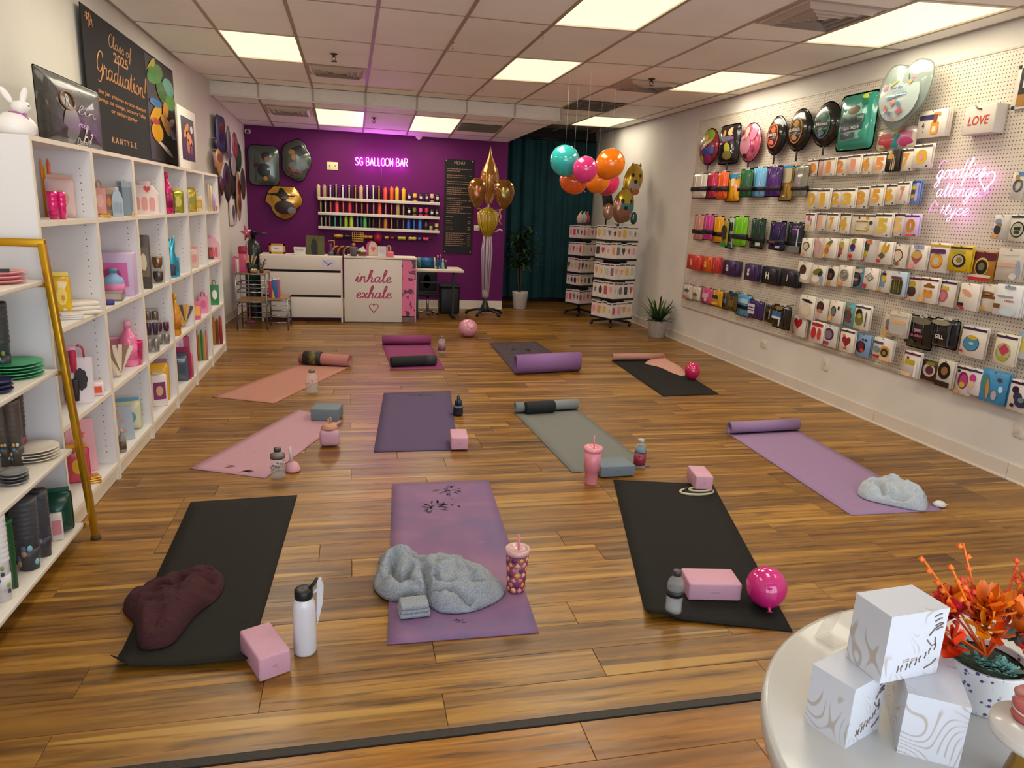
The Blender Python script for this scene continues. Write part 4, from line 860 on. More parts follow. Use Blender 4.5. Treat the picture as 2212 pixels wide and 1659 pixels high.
# ================================================================= BACK OF THE SHOP
d1 = crop(450, 250, 6.146); d2 = crop(660, 320, 4.916); d3 = crop(490, 480, 6.382); d4 = crop(700, 480, 5.53); d5 = crop(940, 300, 3.95); d6 = crop(1170, 280, 3.606)
m_lam = C('#cfc5ba', .4); m_blk = C('#121112', .5); m_sil = C('#a8a8a8', .3, metal=.9)
YC = 9.5
def pb(cr, X, Y, y): return ony(*cr(X, Y), y)
def rectb(cr, x0, x1, y0, y1, y):
    """centre, width, height of a pixel rectangle on the plane y"""
    c = pb(cr, (x0+x1)/2, (y0+y1)/2, y); w = (pb(cr, x1, (y0+y1)/2, y)-pb(cr, x0, (y0+y1)/2, y)).x; h = pb(cr, (x0+x1)/2, y0, y).z-pb(cr, (x0+x1)/2, y1, y).z
    return c, w, h
# ---- drawer cabinet
xa, xb, zt = pb(d3, 455, 560, YC).x, pb(d3, 1592, 560, YC).x, pb(d3, 1100, 462, YC).z
cb = thing('drawer_cabinet', 'white three-drawer counter cabinet behind the wire shelf', 'cabinet', ((xa+xb)/2, YC, 0)); w = xb-xa
MB().box((0, .21, zt/2+.04), (w-.01, .38, zt-.09), C('#17140f', .7)).obj('carcass', cb); MB().box((0, .2, zt-.008), (w, .42, .016), C('#d8cdbd', .4)).obj('top_board', cb)
for s in (-1, 1): MB().box((s*(w/2-.011), .2, zt/2-.008), (.022, .41, zt-.016), m_lam).obj('side_panel', cb)
for y0, y1 in ((472, 655), (688, 1000), (1032, 1310)):
    z1, z0 = pb(d3, 1100, y0, YC).z, pb(d3, 1100, y1, YC).z; mb = MB(); mb.rbox((0, -.006, (z0+z1)/2), (w-.03, .02, z1-z0), m_lam, .003); mb.obj('drawer', cb)
dr = cb.children[-3]
c, w_, h_ = rectb(d3, 1312, 1488, 518, 630, YC-.02); tp = thing('taped_note', 'small paper note with a blue scribble taped to the top drawer', 'note', c); MB().box((0, .0035, 0), (w_, .001, h_), C('#c5bfd0', .5)).obj('paper', tp)
mb = MB(); mb.tube([(-w_*.4, 0, h_*.4), (-w_*.1, 0, 0), (0, 0, -h_*.1), (w_*.15, 0, h_*.1), (-w_*.1, 0, -h_*.25), (w_*.3, 0, h_*.12)], .0035, C('#4a4678', .5), 5); mb.obj('scribble', tp)
# ---- inhale / exhale cabinet
xa2, xm, xe2 = pb(d4, 240, 800, YC).x, pb(d4, 932, 800, YC).x, pb(d4, 1100, 800, YC).x; zt2 = zt-.005
c2b = thing('counter_cabinet', 'white counter cabinet lettered inhale exhale with a pink end strip', 'cabinet', (0, YC, 0))
MB().box(((xa2+xe2)/2, .21, zt2/2), (xe2-xa2-.01, .38, zt2-.01), C('#8c8078', .6)).obj('carcass', c2b)
fp = MB().rbox(((xa2+xm)/2, -.006, zt2/2-.004), (xm-xa2-.004, .02, zt2-.02), m_lam, .003).obj('front_panel', c2b)
MB().box(((xa2+xe2)/2+.004, .2, zt2+.004), (xe2-xa2+.01, .44, .018), C('#d6c9b4', .4)).obj('top_board', c2b)
mgr = C('#a02c52', .5); tx = MB(); cxm = (xa2+xm)/2; Wp = xm-xa2
def lx(X): return pb(d4, X, 700, YC-.02).x
def lz(Y): return pb(d4, 590, Y, YC-.02).z
put_script(tx, 'inhale', (lx(372)+lx(805))/2, lz(718), lx(805)-lx(372), (lz(652)-lz(718)), -.0185, mgr, .125, .62, slant=.14); tx.obj('lettering', fp); tx = MB()
put_script(tx, 'exhale', (lx(378)+lx(805))/2, lz(908), lx(805)-lx(378), (lz(842)-lz(908)), -.0185, mgr, .125, .62, slant=.14); tx.obj('lettering', fp)
mb = MB(); mb.tube([((lx(540)+lx(648))/2+x*(lx(648)-lx(540))/2, -.018, (lz(975)+lz(1085))/2+z*(lz(975)-lz(1085))/2) for x, z in heart(28)], .005, mgr, 6, closed=True); mb.obj('heart', fp)
m_pk, nt, bs = nodes_mat('pink_patterned_film'); v = texco(nt); n1 = ramp(nt, [(.54, 0.0), (.58, 1.0)]); nt.links.new(noise(nt, v, 9, 3, .6), n1.inputs[0]); nt.links.new(mixc(nt, n1.outputs[0], '#d1648e', '#4c2436'), bs.inputs['Base Color']); bs.inputs['Roughness'].default_value = .45
MB().box(((xm+xe2)/2, -.002, zt2/2+.03), (xe2-xm-.004, .012, zt2-.09), m_pk).obj('pink_strip', c2b); MB().box(((xm+xe2)/2, -.002, .045), (xe2-xm-.004, .012, .085), C('#6e5a56', .8, bump=.6, var=.3, bscale=40)).obj('worn_foot', c2b); MB().box((xe2-.004, -.004, zt2/2), (.008, .02, zt2-.02), C('#d8a0b4', .4)).obj('edge_strip', c2b)
# ---- white folding table beside it, chair and bin below
xt = pb(d4, 1672, 575, YC+.25).x; zt3 = pb(d4, 1400, 565, YC+.25).z
tb = thing('side_table', 'white topped side table with black legs beside the pink strip', 'table', (0, YC+.25, 0))
MB().rbox(((xe2+.02+xt)/2, .25, zt3-.02), (xt-xe2-.02, .52, .04), C('#cfc2ae', .35), .01).obj('table_top', tb)
for x in (xe2+.06, pb(d4, 1560, 800, YC+.35).x):
    MB().box((x, .25, zt3/2-.03), (.03, .03, zt3-.07), m_blk).obj('leg', tb); MB().box((x, .25, .012), (.035, .44, .024), m_blk).obj('foot', tb); MB().box((x, .25, zt3-.055), (.035, .44, .03), m_blk).obj('bracket', tb)
MB().box(((xe2+xt)/2, .25, zt3-.2), (xt-xe2-.2, .02, .02), m_blk).obj('stretcher', tb)
P = pb(d4, 1240, 1040, YC+.75); P = Vector((P.x, YC+.85, 0)); oc = thing('desk_chair', 'black mesh-backed desk chair with a chrome base under the side table', 'chair', P, PI)
MB().rbox((0, -.12, .46), (.30, .04, .30), C('#0e0f11', .7), .03, seg=3).obj('backrest', oc); mb = MB(); mb.prism(sc(ell(20), 0, .46, .05, .1), .085-.19, .09-.19, C('#1d3a38', .6)); mb.obj('mesh_panel', oc)
MB().rbox((0, .06, .30), (.30, .30, .05), C('#101113', .7), .02).obj('seat', oc); MB().tube([(0, .05, .05), (0, .05, .28)], .018, m_sil).obj('gas_column', oc); MB().tube([(0, -.12, .34), (0, -.1, .29), (0, .02, .28)], .014, m_blk).obj('back_bar', oc)
for k in range(5):
    a = 2*PI*k/5+.3; MB().tube([(0, .05, .06), (.15*math.cos(a), .05+.15*math.sin(a), .03)], .011, m_sil).obj('leg', oc); MB().lathe([(0, -.012), (.016, -.008), (.016, .008), (0, .012)], m_blk, 10, c=(.15*math.cos(a), .05+.15*math.sin(a), .016), R=Matrix.Rotation(PI/2, 3, 'X')).obj('caster', oc)
c, w_, h_ = rectb(d4, 1398, 1662, 785, 1105, YC+.42); bn = thing('waste_bin', 'black square waste bin under the side table', 'bin', (c.x+.02, YC+.92, 0)); hb = c.z+h_/2
mb = MB(); mb.rbox((0, 0, hb*.46), (w_*.94, .24, hb*.92), C('#0d0d0e', .5), .03); mb.obj('bin_body', bn); MB().rbox((0, 0, hb*.95), (w_, .26, .05), C('#17171a', .4), .02).obj('lid', bn)
# ---- things on the counter
def ctop(cr, X, Y, y): p = pb(cr, X, Y, y); p.z = zt+.0005; return p
def stand(name, lab, cat, cr, x0, x1, y0, y1, y, z=None):
    c, w, h = rectb(cr, x0, x1, y0, y1, y); zb = (zt if c.x < xa2-.01 else zt2+.013) if z is None else z
    o = thing(name, lab, cat, (c.x, y, zb)); return o, w, c.z+h/2-zb
o, w, h = stand('picture_frame', 'gold framed white card on the drawer cabinet', 'frame', d3, 585, 806, 295, 445, YC+.2)
for s in (-1, 1): MB().box((s*(w/2-.012), 0, h/2), (.024, .018, h), C('#b8822c', .35, metal=.4)).obj('frame_bar', o); MB().box((0, 0, h/2+s*(h/2-.012)), (w, .018, .024), C('#b8822c', .35, metal=.4)).obj('frame_bar', o)
MB().box((0, .004, h/2), (w-.03, .006, h-.03), C('#d8cfc6', .5)).obj('card', o); mb = MB(); put_text(mb, 'amc .', 0, h*.5, w=w*.42, y=-.0005, mat=C('#3a3230')); mb.obj('lettering', o)
o, w, h = stand('sign_box', 'small white tapered sign box beside the gold frame', 'sign', d3, 925, 1088, 345, 462, YC+.12)
mb = MB(); mb.prism([(-w*.43, 0), (w*.43, 0), (w*.5, h*.9), (w*.5, h), (-w*.5, h), (-w*.5, h*.9)], -.05, .05, C('#d2cac4', .4)); mb.obj('box_body', o); mb = MB(); put_text(mb, 'bl-rizst', 0, h*.72, w=w*.66, y=-.0508, mat=C('#4a4448')); mb.obj('lettering', o)
o, w, h = stand('painting', 'olive green painting of a dark figure shape on the counter', 'picture', d3, 1092, 1345, 185, 458, YC+.25); MB().box((0, 0, h/2), (w, .02, h), C('#54522a', .6, var=.2, bscale=8)).obj('canvas', o)
mb = MB(); mb.prism([(-.2*w, .0), (.12*w, 0), (.14*w, .4*h), (.08*w, .7*h), (-.05*w, .85*h), (-.16*w, .78*h), (-.24*w, .45*h)], -.0135, -.0105, C('#1c2020', .6)); mb.obj('dark_shape', o)
o, w, h = stand('tool_holder', 'curved holder of orange and black striped tools on the counter', 'holder', d3, 1390, 1700, 300, 466, YC+.2)
for i in range(6):
    x = -w*.32+i*w*.13; MB().tube([(x, 0, .004), (x+w*.02, 0, h*.45), (x+w*.14, 0, h*.75), (x+w*.28, 0, h*.8)], h*.075, C('#b5722a', .35) if i % 2 == 0 else m_blk, 8).obj('tool', o)
MB().rbox((-w*.35, -.03, h*.16), (w*.24, .05, h*.32), C('#3c4850', .4), .02, seg=3).obj('cup', o); MB().box((0, 0, .006), (w, .09, .012), C('#2a2620', .5)).obj('tray', o)
o, w, h = stand('gold_hook_stand', 'thin gold hook stand with a purple tag on the counter', 'stand', d3, 1395, 1490, 245, 380, YC+.3)
MB().tube([(w*.4, 0, .004), (w*.4, 0, h*.95), (-w*.4, 0, h*.95), (-w*.4, 0, h*.85)], .008, C('#b8862a', .3, metal=.6), 8).obj('hook', o); MB().rbox((-w*.1, 0, h*.5), (w*.4, .012, h*.55), C('#5a3a6c', .5), .003).obj('tag', o); MB().box((w*.2, 0, .005), (w*.6, .06, .01), C('#8a6420')).obj('base', o)
o, w, h = stand('grey_pot', 'grey tapered pot with a round wooden knob beside the striped tools', 'pot', d3, 1690, 1805, 285, 466, YC+.08)
MB().lathe([(w*.38, 0), (w*.5, h*.66), (w*.46, h*.68), (0, h*.66)], C('#55525a', .5), 18).obj('pot_body', o); MB().lathe([(0, h*.66), (w*.08, h*.68), (w*.08, h*.74), (w*.22, h*.8), (w*.22, h*.93), (0, h)], C('#b5783a', .4), 14).obj('knob', o)
o, w, h = stand('book_stack', 'little pile of brown and white booklets on the counter', 'books', d3, 1810, 1915, 325, 474, YC+.15)
for i, cc in enumerate(('#8a5a2c', '#5a3a24', '#c8b8a8')): MB().rbox((0, 0, .012+.026*i), (w*(1-.1*i), .12, .022), C(cc), .003, rz=.2*i).obj('booklet', o)
MB().box((w*.05, .02, h*.6), (w*.7, .006, h*.5), C('#d0c4b8'), R=Matrix.Rotation(-.5, 3, 'Y')).obj('loose_sheet', o)
o, w, h = stand('arch_card', 'pink and cream arched card standing on the counter', 'card', d4, 500, 640, 225, 418, YC+.2)
arch = lambda w, h: [(-w/2, 0), (w/2, 0)]+[(w/2*math.cos(a), h*.55+h*.45*math.sin(a)) for a in [PI*i/12 for i in range(13)]]
mb = MB(); mb.prism(arch(w, h), -.008, .008, C('#b9487a', .5)); mb.obj('backing', o); mb = MB(); mb.prism([(x+w*.1, z) for x, z in arch(w*.72, h*.96)], -.012, -.0085, C('#c8b89c', .5)); mb.obj('cream_panel', o); mb = MB(); mb.prism(sc(heart(), w*.12, h*.45, w*.18, h*.18), -.0145, -.0125, C('#d0407c')); mb.obj('heart', o)
o, w, h = stand('display_card', 'white upright display card in front of the arched card', 'card', d4, 640, 745, 290, 418, YC+.06)
MB().box((0, 0, h/2), (w, .014, h), C('#cfc6c8', .5)).obj('card', o); mb = MB(); [mb.box((0, -.0085, h*(.75-.12*i)), (w*.5, .002, h*.03), C('#a89ca4')) for i in range(4)]; mb.obj('print_lines', o)['kind'] = 'stuff'; MB().box((w*.5, -.001, h*.5), (.008, .016, h), C('#c04a8a')).obj('pink_edge', o)
o, w, h = stand('corner_frame', 'small gold frame behind the pink box on the counter', 'frame', d4, 745, 803, 275, 418, YC+.26)
for s in (-1, 1): MB().box((s*(w/2-.008), 0, h/2), (.016, .016, h), C('#b8822c', .35, metal=.4)).obj('frame_bar', o)
MB().box((0, 0, h-.008), (w, .016, .016), C('#b8822c', .35, metal=.4)).obj('frame_bar', o); MB().box((0, .004, h*.5), (w-.02, .006, h-.02), C('#4a2a5a')).obj('picture', o)
o, w, h = stand('pink_box', 'small salmon pink box at the corner of the counter', 'box', d4, 755, 830, 355, 420, YC+.06); MB().rbox((0, 0, h*.42), (w, .07, h*.84), C('#d8627a', .5), .004).obj('box_body', o); MB().rbox((0, 0, h*.92), (w*1.04, .075, h*.16), C('#e07a70', .5), .004).obj('lid', o)
# table goods
ztt = zt3+.0005
o, w, h = stand('blue_roll', 'blue glitter roll with a green end lying on the side table', 'roll', d4, 1108, 1335, 415, 530, YC+.42, ztt)
MB().lathe([(0, -w*.3), (h*.48, -w*.3), (h*.48, w*.38), (h*.4, w*.38), (0, w*.36)], C('#14507c', .3, metal=.4, bump=.8, bscale=80), 20, c=(w*.02, 0, h*.49), R=Matrix.Rotation(PI/2, 3, 'Y')).obj('roll_body', o); MB().lathe([(h*.495, -w*.5), (h*.495, -w*.31), (h*.4, -w*.3)], C('#3a6a5a', .4), 20, c=(w*.02, 0, h*.49), R=Matrix.Rotation(PI/2, 3, 'Y')).obj('end_band', o); MB().lathe([(h*.5, w*.38), (h*.5, w*.43), (h*.3, w*.43)], C('#c8b890', .4), 20, c=(w*.02, 0, h*.49), R=Matrix.Rotation(PI/2, 3, 'Y')).obj('end_cap', o)
for i, (X, c1, c2, lab) in enumerate(((1358, '#1c4a7a', '#d8a078', 'blue bottle with a peach cap on the side table'), (1392, '#2a5a8a', '#c8603a', 'blue bottle with an orange cap on the side table'), (1420, '#8ab0b8', '#d8d8d8', 'pale small spray bottle on the side table'), (1455, '#1a2030', '#b87a30', 'dark cone bottle with orange tip on the side table'))):
    o, w, h = stand('craft_bottle', lab, 'bottle', d4, X-18, X+18, (388, 382, 435, 450)[i], 540, YC+.33+.05*(i % 2), ztt); MB().lathe([(w*.42, 0), (w*.45, h*.55), (w*.2, h*.75), (w*.18, h*.8)], C(c1, .3), 12).obj('bottle', o); MB().lathe([(w*.24, h*.78), (w*.24, h*.95), (0, h)], C(c2, .4), 12).obj('cap', o)
# ---- wall shelves with bottles
YBt = YB-.065
rowz = [1.572, 1.366, 1.165]; SN = ['top', 'middle', 'bottom']
xl, xr = pb(d2, 132, 600, YB-.1).x, pb(d2, 1425, 600, YB-.1).x
for z, nm in zip(rowz, SN):
    o = thing('wall_shelf', 'long white %s wall shelf on the purple wall' % nm, 'shelf', ((xl+xr)/2, YB, z)); MB().rbox((0, -.06, -.014), (xr-xl, .12, .028), C('#cbbfb2', .35), .003).obj('board', o); MB().box((0, -.117, .004), (xr-xl, .006, .02), C('#d5cabd', .35)).obj('front_lip', o)
K = '#15130f'
R1 = [(140, 380, '#b8a07c', 1), (203, 385, '#a08266', 1), (267, 390, '#c8cad4', 0), (328, 380, '#8a7f66', 0), (397, 392, '#c4c0c4', 0), (465, 392, '#b0a890', 0), (530, 392, '#9a7a30', 0), (590, 392, '#b09a6a', 1), (655, 395, '#c8bcc4', 0), (720, 398, '#c8c8c8', 0), (780, 405, '#c08a1c', 0), (847, 412, '#d8502c', 1), (914, 405, '#d0601c', 1), (970, 408, '#d0a41c', 1), (1040, 420, '#d4a814', 1),
      (1098, 470, '#c8c8d0', 2), (1160, 472, '#d0a01c', 3), (1222, 475, '#c8b8b0', 2), (1285, 475, '#b8a8a8', 2), (1342, 475, '#b8946a', 3), (1397, 480, '#c8c0b0', 2)]
R2 = [(163, 550, '#9a7a50', 0), (211, 552, '#a89c80', 0), (267, 555, '#b83a40', 0), (333, 555, '#d04038', 1), (401, 555, '#c04848', 0), (470, 560, '#b83038', 1), (540, 565, '#b85048', 0), (598, 570, '#b04038', 0), (657, 572, '#c04848', 0), (722, 575, '#c0607a', 0), (787, 570, '#d8502c', 1), (850, 580, '#b87080', 0), (914, 580, '#c85028', 0), (980, 588, '#a08a58', 1), (1040, 588, '#a88a50', 0),
      (1098, 622, '#c8ccd8', 2), (1157, 618, '#6a6a1c', 3), (1222, 625, '#c84a80', 3), (1285, 622, '#b02038', 3), (1342, 640, '#c8c0a8', 2), (1394, 640, '#b8b098', 2)]
R3 = [(167, 712, '#8a8a80', 0), (211, 715, '#6a6a60', 0), (256, 718, '#7a6a5a', 0), (312, 715, '#2a8a6a', 0), (369, 718, '#2a8a5a', 0), (428, 718, '#8aa81c', 1), (486, 718, '#a0c020', 1), (550, 720, '#5a7aa0', 0), (592, 722, '#1c3a5a', 0), (630, 725, '#4aa04a', 1), (680, 730, '#2a2a2a', 0), (720, 730, '#3a3a30', 0), (785, 735, '#8a5a1c', 0), (850, 738, '#b0701c', 1), (915, 740, '#a87820', 0), (978, 745, '#3a3830', 0), (1040, 745, '#5a5648', 0), (1096, 750, '#1c5ab0', 1), (1153, 745, '#2060b8', 0), (1217, 748, '#2a6ac0', 1),
      (1282, 755, '#4a4030', 2), (1335, 820, '#8a8240', 4), (1395, 790, '#b0a05a', 3)]
for rw_, (R_, z, nm) in enumerate(zip((R1, R2, R3), rowz, SN)):
    for i, (X, Yt, col, kd) in enumerate(R_):
        P = pb(d2, X, 640, YBt); s = mpp(P); top = pb(d2, X, Yt, YBt).z; h = top-z; r = .026 if kd != 1 else .027
        if kd in (2, 3): r = .029
        desc = {0: 'black tube bottle with a %s stripe', 1: 'solid %s tube bottle', 2: 'short black bottle with a %s label', 3: 'short %s bottle', 4: 'tiny %s bottle'}[kd]
        cname = {'#b8': 'tan'}.get(col, None)
        def cn(hx):
            r_, g_, b_ = [int(hx[j:j+2], 16) for j in (1, 3, 5)]
            mx, mn = max(r_, g_, b_), min(r_, g_, b_)
            if mx-mn < 34: return 'white' if mx > 180 else 'grey' if mx > 80 else 'dark'
            if r_ == mx and b_ > g_+15: return 'pink'
            if r_ == mx: return 'red' if g_ < r_*.42 else 'orange' if g_ < r_*.6 else 'beige' if b_ > r_*.42 else 'yellow'
            if g_ == mx: return 'lime' if b_ < g_*.4 else 'green'
            return 'blue'
        o = thing('tube_bottle', (desc % cn(col))+', %s along the %s wall shelf' % (ORD[i] if i < 22 else 'last', nm), 'bottle', (P.x, YBt, z+.0005), 0, 'bottles on the purple wall shelves')
        m1 = C(K, .3) if kd in (0, 2) else C(col, .4); m2 = C(col, .4)
        MB().lathe([(r*.95, 0), (r, .004), (r, h*.86), (r*.8, h*.9)], m1, 12).obj('bottle', o)
        MB().lathe([(r*.55, h*.89), (r*.5, h*.985), (0, h)], m2 if kd in (0, 1) else C(K, .4), 10).obj('cap', o)
        if kd == 0: MB().rbox((0, -r*.95, h*.45), (r*.72, .006, h*.84), m2, .002).obj('stripe', o)
        if kd == 2: MB().rbox((0, -r*.95, h*.5), (r*1.3, .008, h*.28), m2, .003).obj('label', o)
        if kd == 3: MB().lathe([(r*1.02, h*.25), (r*1.02, h*.5)], C(K, .4), 12).obj('label_band', o)
# tools on the rail under the shelves
zr = pb(d2, 800, 948, YB-.05).z; x0, x1 = pb(d2, 300, 940, YB-.05).x, pb(d2, 1350, 960, YB-.05).x
o = thing('tool_rail', 'dark thin rail under the wall shelves', 'rail', ((x0+x1)/2, YB, zr)); MB().tube([(-(x1-x0)/2, -.045, 0), ((x1-x0)/2, -.045, 0)], .006, m_blk).obj('rod', o)
for s in (-.46, 0, .46): MB().tube([(s*(x1-x0), -.045, 0), (s*(x1-x0), 0, 0)], .006, m_blk).obj('bracket', o)
def railtool(X0, X1, Y0, Y1, cols, lab, kind='roller'):
    c, w, h = rectb(d2, X0, X1, Y0, Y1, YB-.075); o = thing('hand_tool', lab, 'tool', (c.x, YB-.075, zr))
    R = Matrix.Rotation(PI/2, 3, 'Y'); r = h/2
    if kind == 'roller': MB().lathe([(0, -w/2), (r*.8, -w/2+.006), (r, -w*.2), (r*.7, 0), (r, w*.2), (r*.8, w/2-.006), (0, w/2)], C(cols[0], .35), 14, c=(0, 0, 0), R=R).obj('roller', o)
    elif kind == 'grip': MB().lathe([(0, -w/2), (r*.7, -w/2+.004), (r, -w*.3), (r*.75, 0)], C(cols[0], .35), 14, R=R).obj('head', o); MB().lathe([(r*.75, 0), (r*.9, w*.2), (r*.8, w*.48), (0, w/2)], C(cols[1], .4), 14, R=R).obj('grip', o)
    elif kind == 'grid':
        for i in range(6): MB().tube([(-w/2+w*i/5, -.012, -h*.45), (-w/2+w*i/5, -.012, h*.45)], .006, C(cols[0], .35), 6).obj('wire', o)
        for i in range(5): MB().tube([(-w/2, -.012, -h*.45+h*.9*i/4), (w/2, -.012, -h*.45+h*.9*i/4)], .006, C(cols[0], .35), 6).obj('wire', o)
    elif kind == 'disc': MB().lathe([(0, -.01), (w*.3, -.012), (w*.48, -.006), (w*.5, 0), (0, .004)], C(cols[0], .35), 20, sy=h/w, R=Matrix.Rotation(PI/2, 3, 'X'), c=(0, 0, c.z-zr)).obj('disc', o)
    MB().tube([(0, .026, 0), (0, .03, .02), (0, 0, .0)], .004, m_blk, 6).obj('clip', o); return o
railtool(300, 490, 905, 948, ('#b8862a', '#1c1c24'), 'gold and black handled tool on the rail', 'grip'); railtool(498, 612, 880, 985, ('#c89a40',), 'gold wire grid hung on the rail', 'grid'); railtool(615, 712, 925, 966, ('#b8701c', '#c87a20'), 'orange handled tool on the rail', 'grip')
railtool(725, 812, 885, 1020, ('#a01e44',), 'dark pink oval paddle on the purple wall behind the arched card', 'disc'); railtool(838, 882, 935, 970, ('#b88a40',), 'small tan roller on the rail'); railtool(903, 940, 940, 968, ('#8a4a24',), 'tiny brown roller on the rail')
railtool(975, 1066, 942, 984, ('#a89a3a',), 'olive double roller on the rail'); railtool(1090, 1178, 945, 988, ('#b0a040',), 'second olive double roller on the rail'); railtool(1190, 1232, 950, 984, ('#4a5a90',), 'small blue roller on the rail'); railtool(1244, 1310, 945, 988, ('#c83a50',), 'red roller at the end of the rail')
# ---- price board
a = ony(961, 343, YB); b = ony(1018, 548, YB); w = b.x-a.x; h = a.z-b.z
o = thing('price_board', 'tall black price board with small rows of lettering on the purple wall', 'sign', ((a.x+b.x)/2, YB-.004, (a.z+b.z)/2)); MB().box((0, -.006, 0), (w, .012, h), C('#0b0a09', .75)).obj('board', o)
mt = C('#8a6248', .5); mb = MB(); put_text(mb, 'MENU', 0, h*.465, w=w*.36, y=-.0127, mat=C('#a08a80')); mb.obj('heading', o); mb = MB(); r4 = random.Random(2)
for i in range(38):
    z = h*(.40-.022*i)
    if i in (2, 5, 8, 13, 22, 24, 27, 30): continue
    x = -w*.42; e = x+w*(.34+.45*r4.random()) if i < 22 or i > 30 else x+w*.2
    while x < e: d = w*(.03+.06*r4.random()); mb.box((x+d/2, -.0126, z), (d, .001, h*.0075), mt); x += d+w*.018
    if i % 3 == 0 or i > 22: mb.box((w*.38, -.0126, z), (w*.1, .001, h*.0075), mt)
mb.obj('illegible_rows', o)['kind'] = 'stuff'
for sx, sz in ((-1, -1), (1, -1), (-1, 1), (1, 1)): MB().lathe([(.009, 0), (.007, .006), (0, .007)], C('#c8c0b8', .3, metal=.5), 10, c=(sx*w*.45, -.012, sz*h*.485), R=Matrix.Rotation(PI/2, 3, 'X')).obj('screw', o)
# ---- neon sign
NEON = {'S': [[(.9, .85), (.5, 1), (.1, .78), (.45, .52), (.9, .25), (.5, 0), (.08, .15)]], 'G': [[(.92, .82), (.5, 1), (.1, .7), (.1, .3), (.5, 0), (.92, .2), (.92, .48)], [(.92, .48), (.55, .48)]], 'B': [[(.1, 0), (.1, 1)], [(.1, 1), (.7, .97), (.75, .6), (.1, .52)], [(.1, .52), (.85, .45), (.85, .08), (.1, 0)]],
        'A': [[(.02, 0), (.5, 1)], [(.5, 1), (.98, 0)], [(.2, .33), (.8, .33)]], 'L': [[(.1, 1), (.1, 0)], [(.1, 0), (.75, 0)]], 'O': [[(.5, 1), (.05, .78), (.05, .22), (.5, 0), (.95, .22), (.95, .78), (.5, 1)]], 'N': [[(.1, 0), (.1, 1)], [(.1, 1), (.88, 0)], [(.88, 0), (.88, 1)]], 'R': [[(.1, 0), (.1, 1)], [(.1, 1), (.8, .95), (.8, .55), (.1, .5)], [(.45, .5), (.9, 0)]]}
a = ony(767, 340, YB); b = ony(882, 341, YB); zb_ = ony(767, 357, YB).z; zb2 = ony(882, 360, YB).z
m_neon = C('#f5c8ff', .4, emit='#ee7cff', es=2.2)
ns = thing('neon_sign', 'glowing pink neon sign of capital letters on the purple wall', 'sign', (a.x, YB, 0)); txt = 'SG BALLOON BAR'; Wn = b.x-a.x
adv = [(.45 if ch == ' ' else .8 if ch == 'L' else 1.0) for ch in txt]; tot = sum(adv)+.16*len(txt); u = Wn/tot; x = 0
for ch, ad in zip(txt, adv):
    if ch != ' ':
        mb = MB(); t = x/Wn; z0 = zb_+(zb2-zb_)*t; hh = (a.z-zb_)*1.0
        for S in NEON[ch]: mb.tube([(x+px*u*ad*.98, -.03, z0+pz*hh) for px, pz in (spline(S, 4) if len(S) > 3 else S)], .0058, m_neon, 6)
        mb.obj('letter_tube', ns)
    x += (ad+.16)*u
for k in range(5):
    ld = bpy.data.lights.new('neon_glow', 'POINT'); ld.energy = 1.7; ld.color = (.85, .12, 1.0); ld.shadow_soft_size = .03; lo = bpy.data.objects.new('neon_glow', ld); COL.objects.link(lo); lo.parent = ns; lo.location = (Wn*(k+.5)/5, -.06, (zb_+a.z)/2)
MB().tube([(Wn*.5, -.004, zb_-.02), (Wn*.49, -.004, zb_-.2), (Wn*.5, -.004, 1.72)], .003, C('#5a2a58'), 5).obj('power_cord', ns)
# ---- foil balloons on the purple wall
def bfoil(x0, x1, y0, y1, shape, col, lab, prints=(), T=.05, alpha=1.0, rot=0):
    c, w, h = rectb(d1, x0, x1, y0, y1, YB-.06); o = thing('foil_balloon', lab, 'balloon', (c.x, YB-.06, c.z), 0, 'foil balloons on the purple wall')
    mb = MB(); pillow(mb, sc(shape, 0, 0, w/2, h/2, 0), T, foil(col) if alpha == 1 else C(col, .15, metal=.3, coat=1, alpha=alpha)); mb.obj('envelope', o)
    for i, (poly, cx, cz, rx, rz, cc, rt) in enumerate(prints):
        mb = MB(); drape(mb, sc(poly, w*cx, h*cz, w*rx, h*rz, rt), dome(w/2, h/2, T, 0, 0, .003+.0015*i), C(cc, .3, metal=.2)); mb.obj('print', o)
    MB().box((0, .03, h*.42), (.01, .06, .006), C('#b8b0a8')).obj('hang_tab', o); return o, w, h
bfoil(530, 945, 390, 930, rrect(.35), '#505a54', 'clear grey foil balloon with a dark figure print, lower left of the pair', ((ell(16), .1, .22, .16, .12, '#14110f', 0), (ell(16), .12, .15, .09, .07, '#7a4a2c', 0), (ell(16), .02, -.12, .22, .17, '#15161c', .3), (ell(12), -.22, .0, .1, .05, '#4a1c1c', .5), (ell(12), .05, -.32, .07, .06, '#a8743c', 0), (RECT, .2, -.08, .09, .03, '#8a8a80', .2), (RECT, .22, -.16, .02, .06, '#9a9a90', .1)))
bfoil(960, 1375, 300, 880, scallop(5, .12), '#51584f', 'clear grey foil balloon with graduation cap print, upper right of the pair', ((sc([(0, 1), (1, 0), (0, -1), (-1, 0)], 0, 0, 1, 1), .12, .22, .28, .14, '#16130f', -.2), (ell(14), -.14, .18, .1, .06, '#8a6a3c', 0), (ell(14), -.08, .06, .07, .07, '#9a6a4a', 0), (RECT, -.08, -.27, .24, .025, '#7a2030', -.15), (RECT, .2, -.1, .15, .12, '#5a5e58', .5), (RECT, -.1, -.16, .1, .1, '#6a6258', .6)))
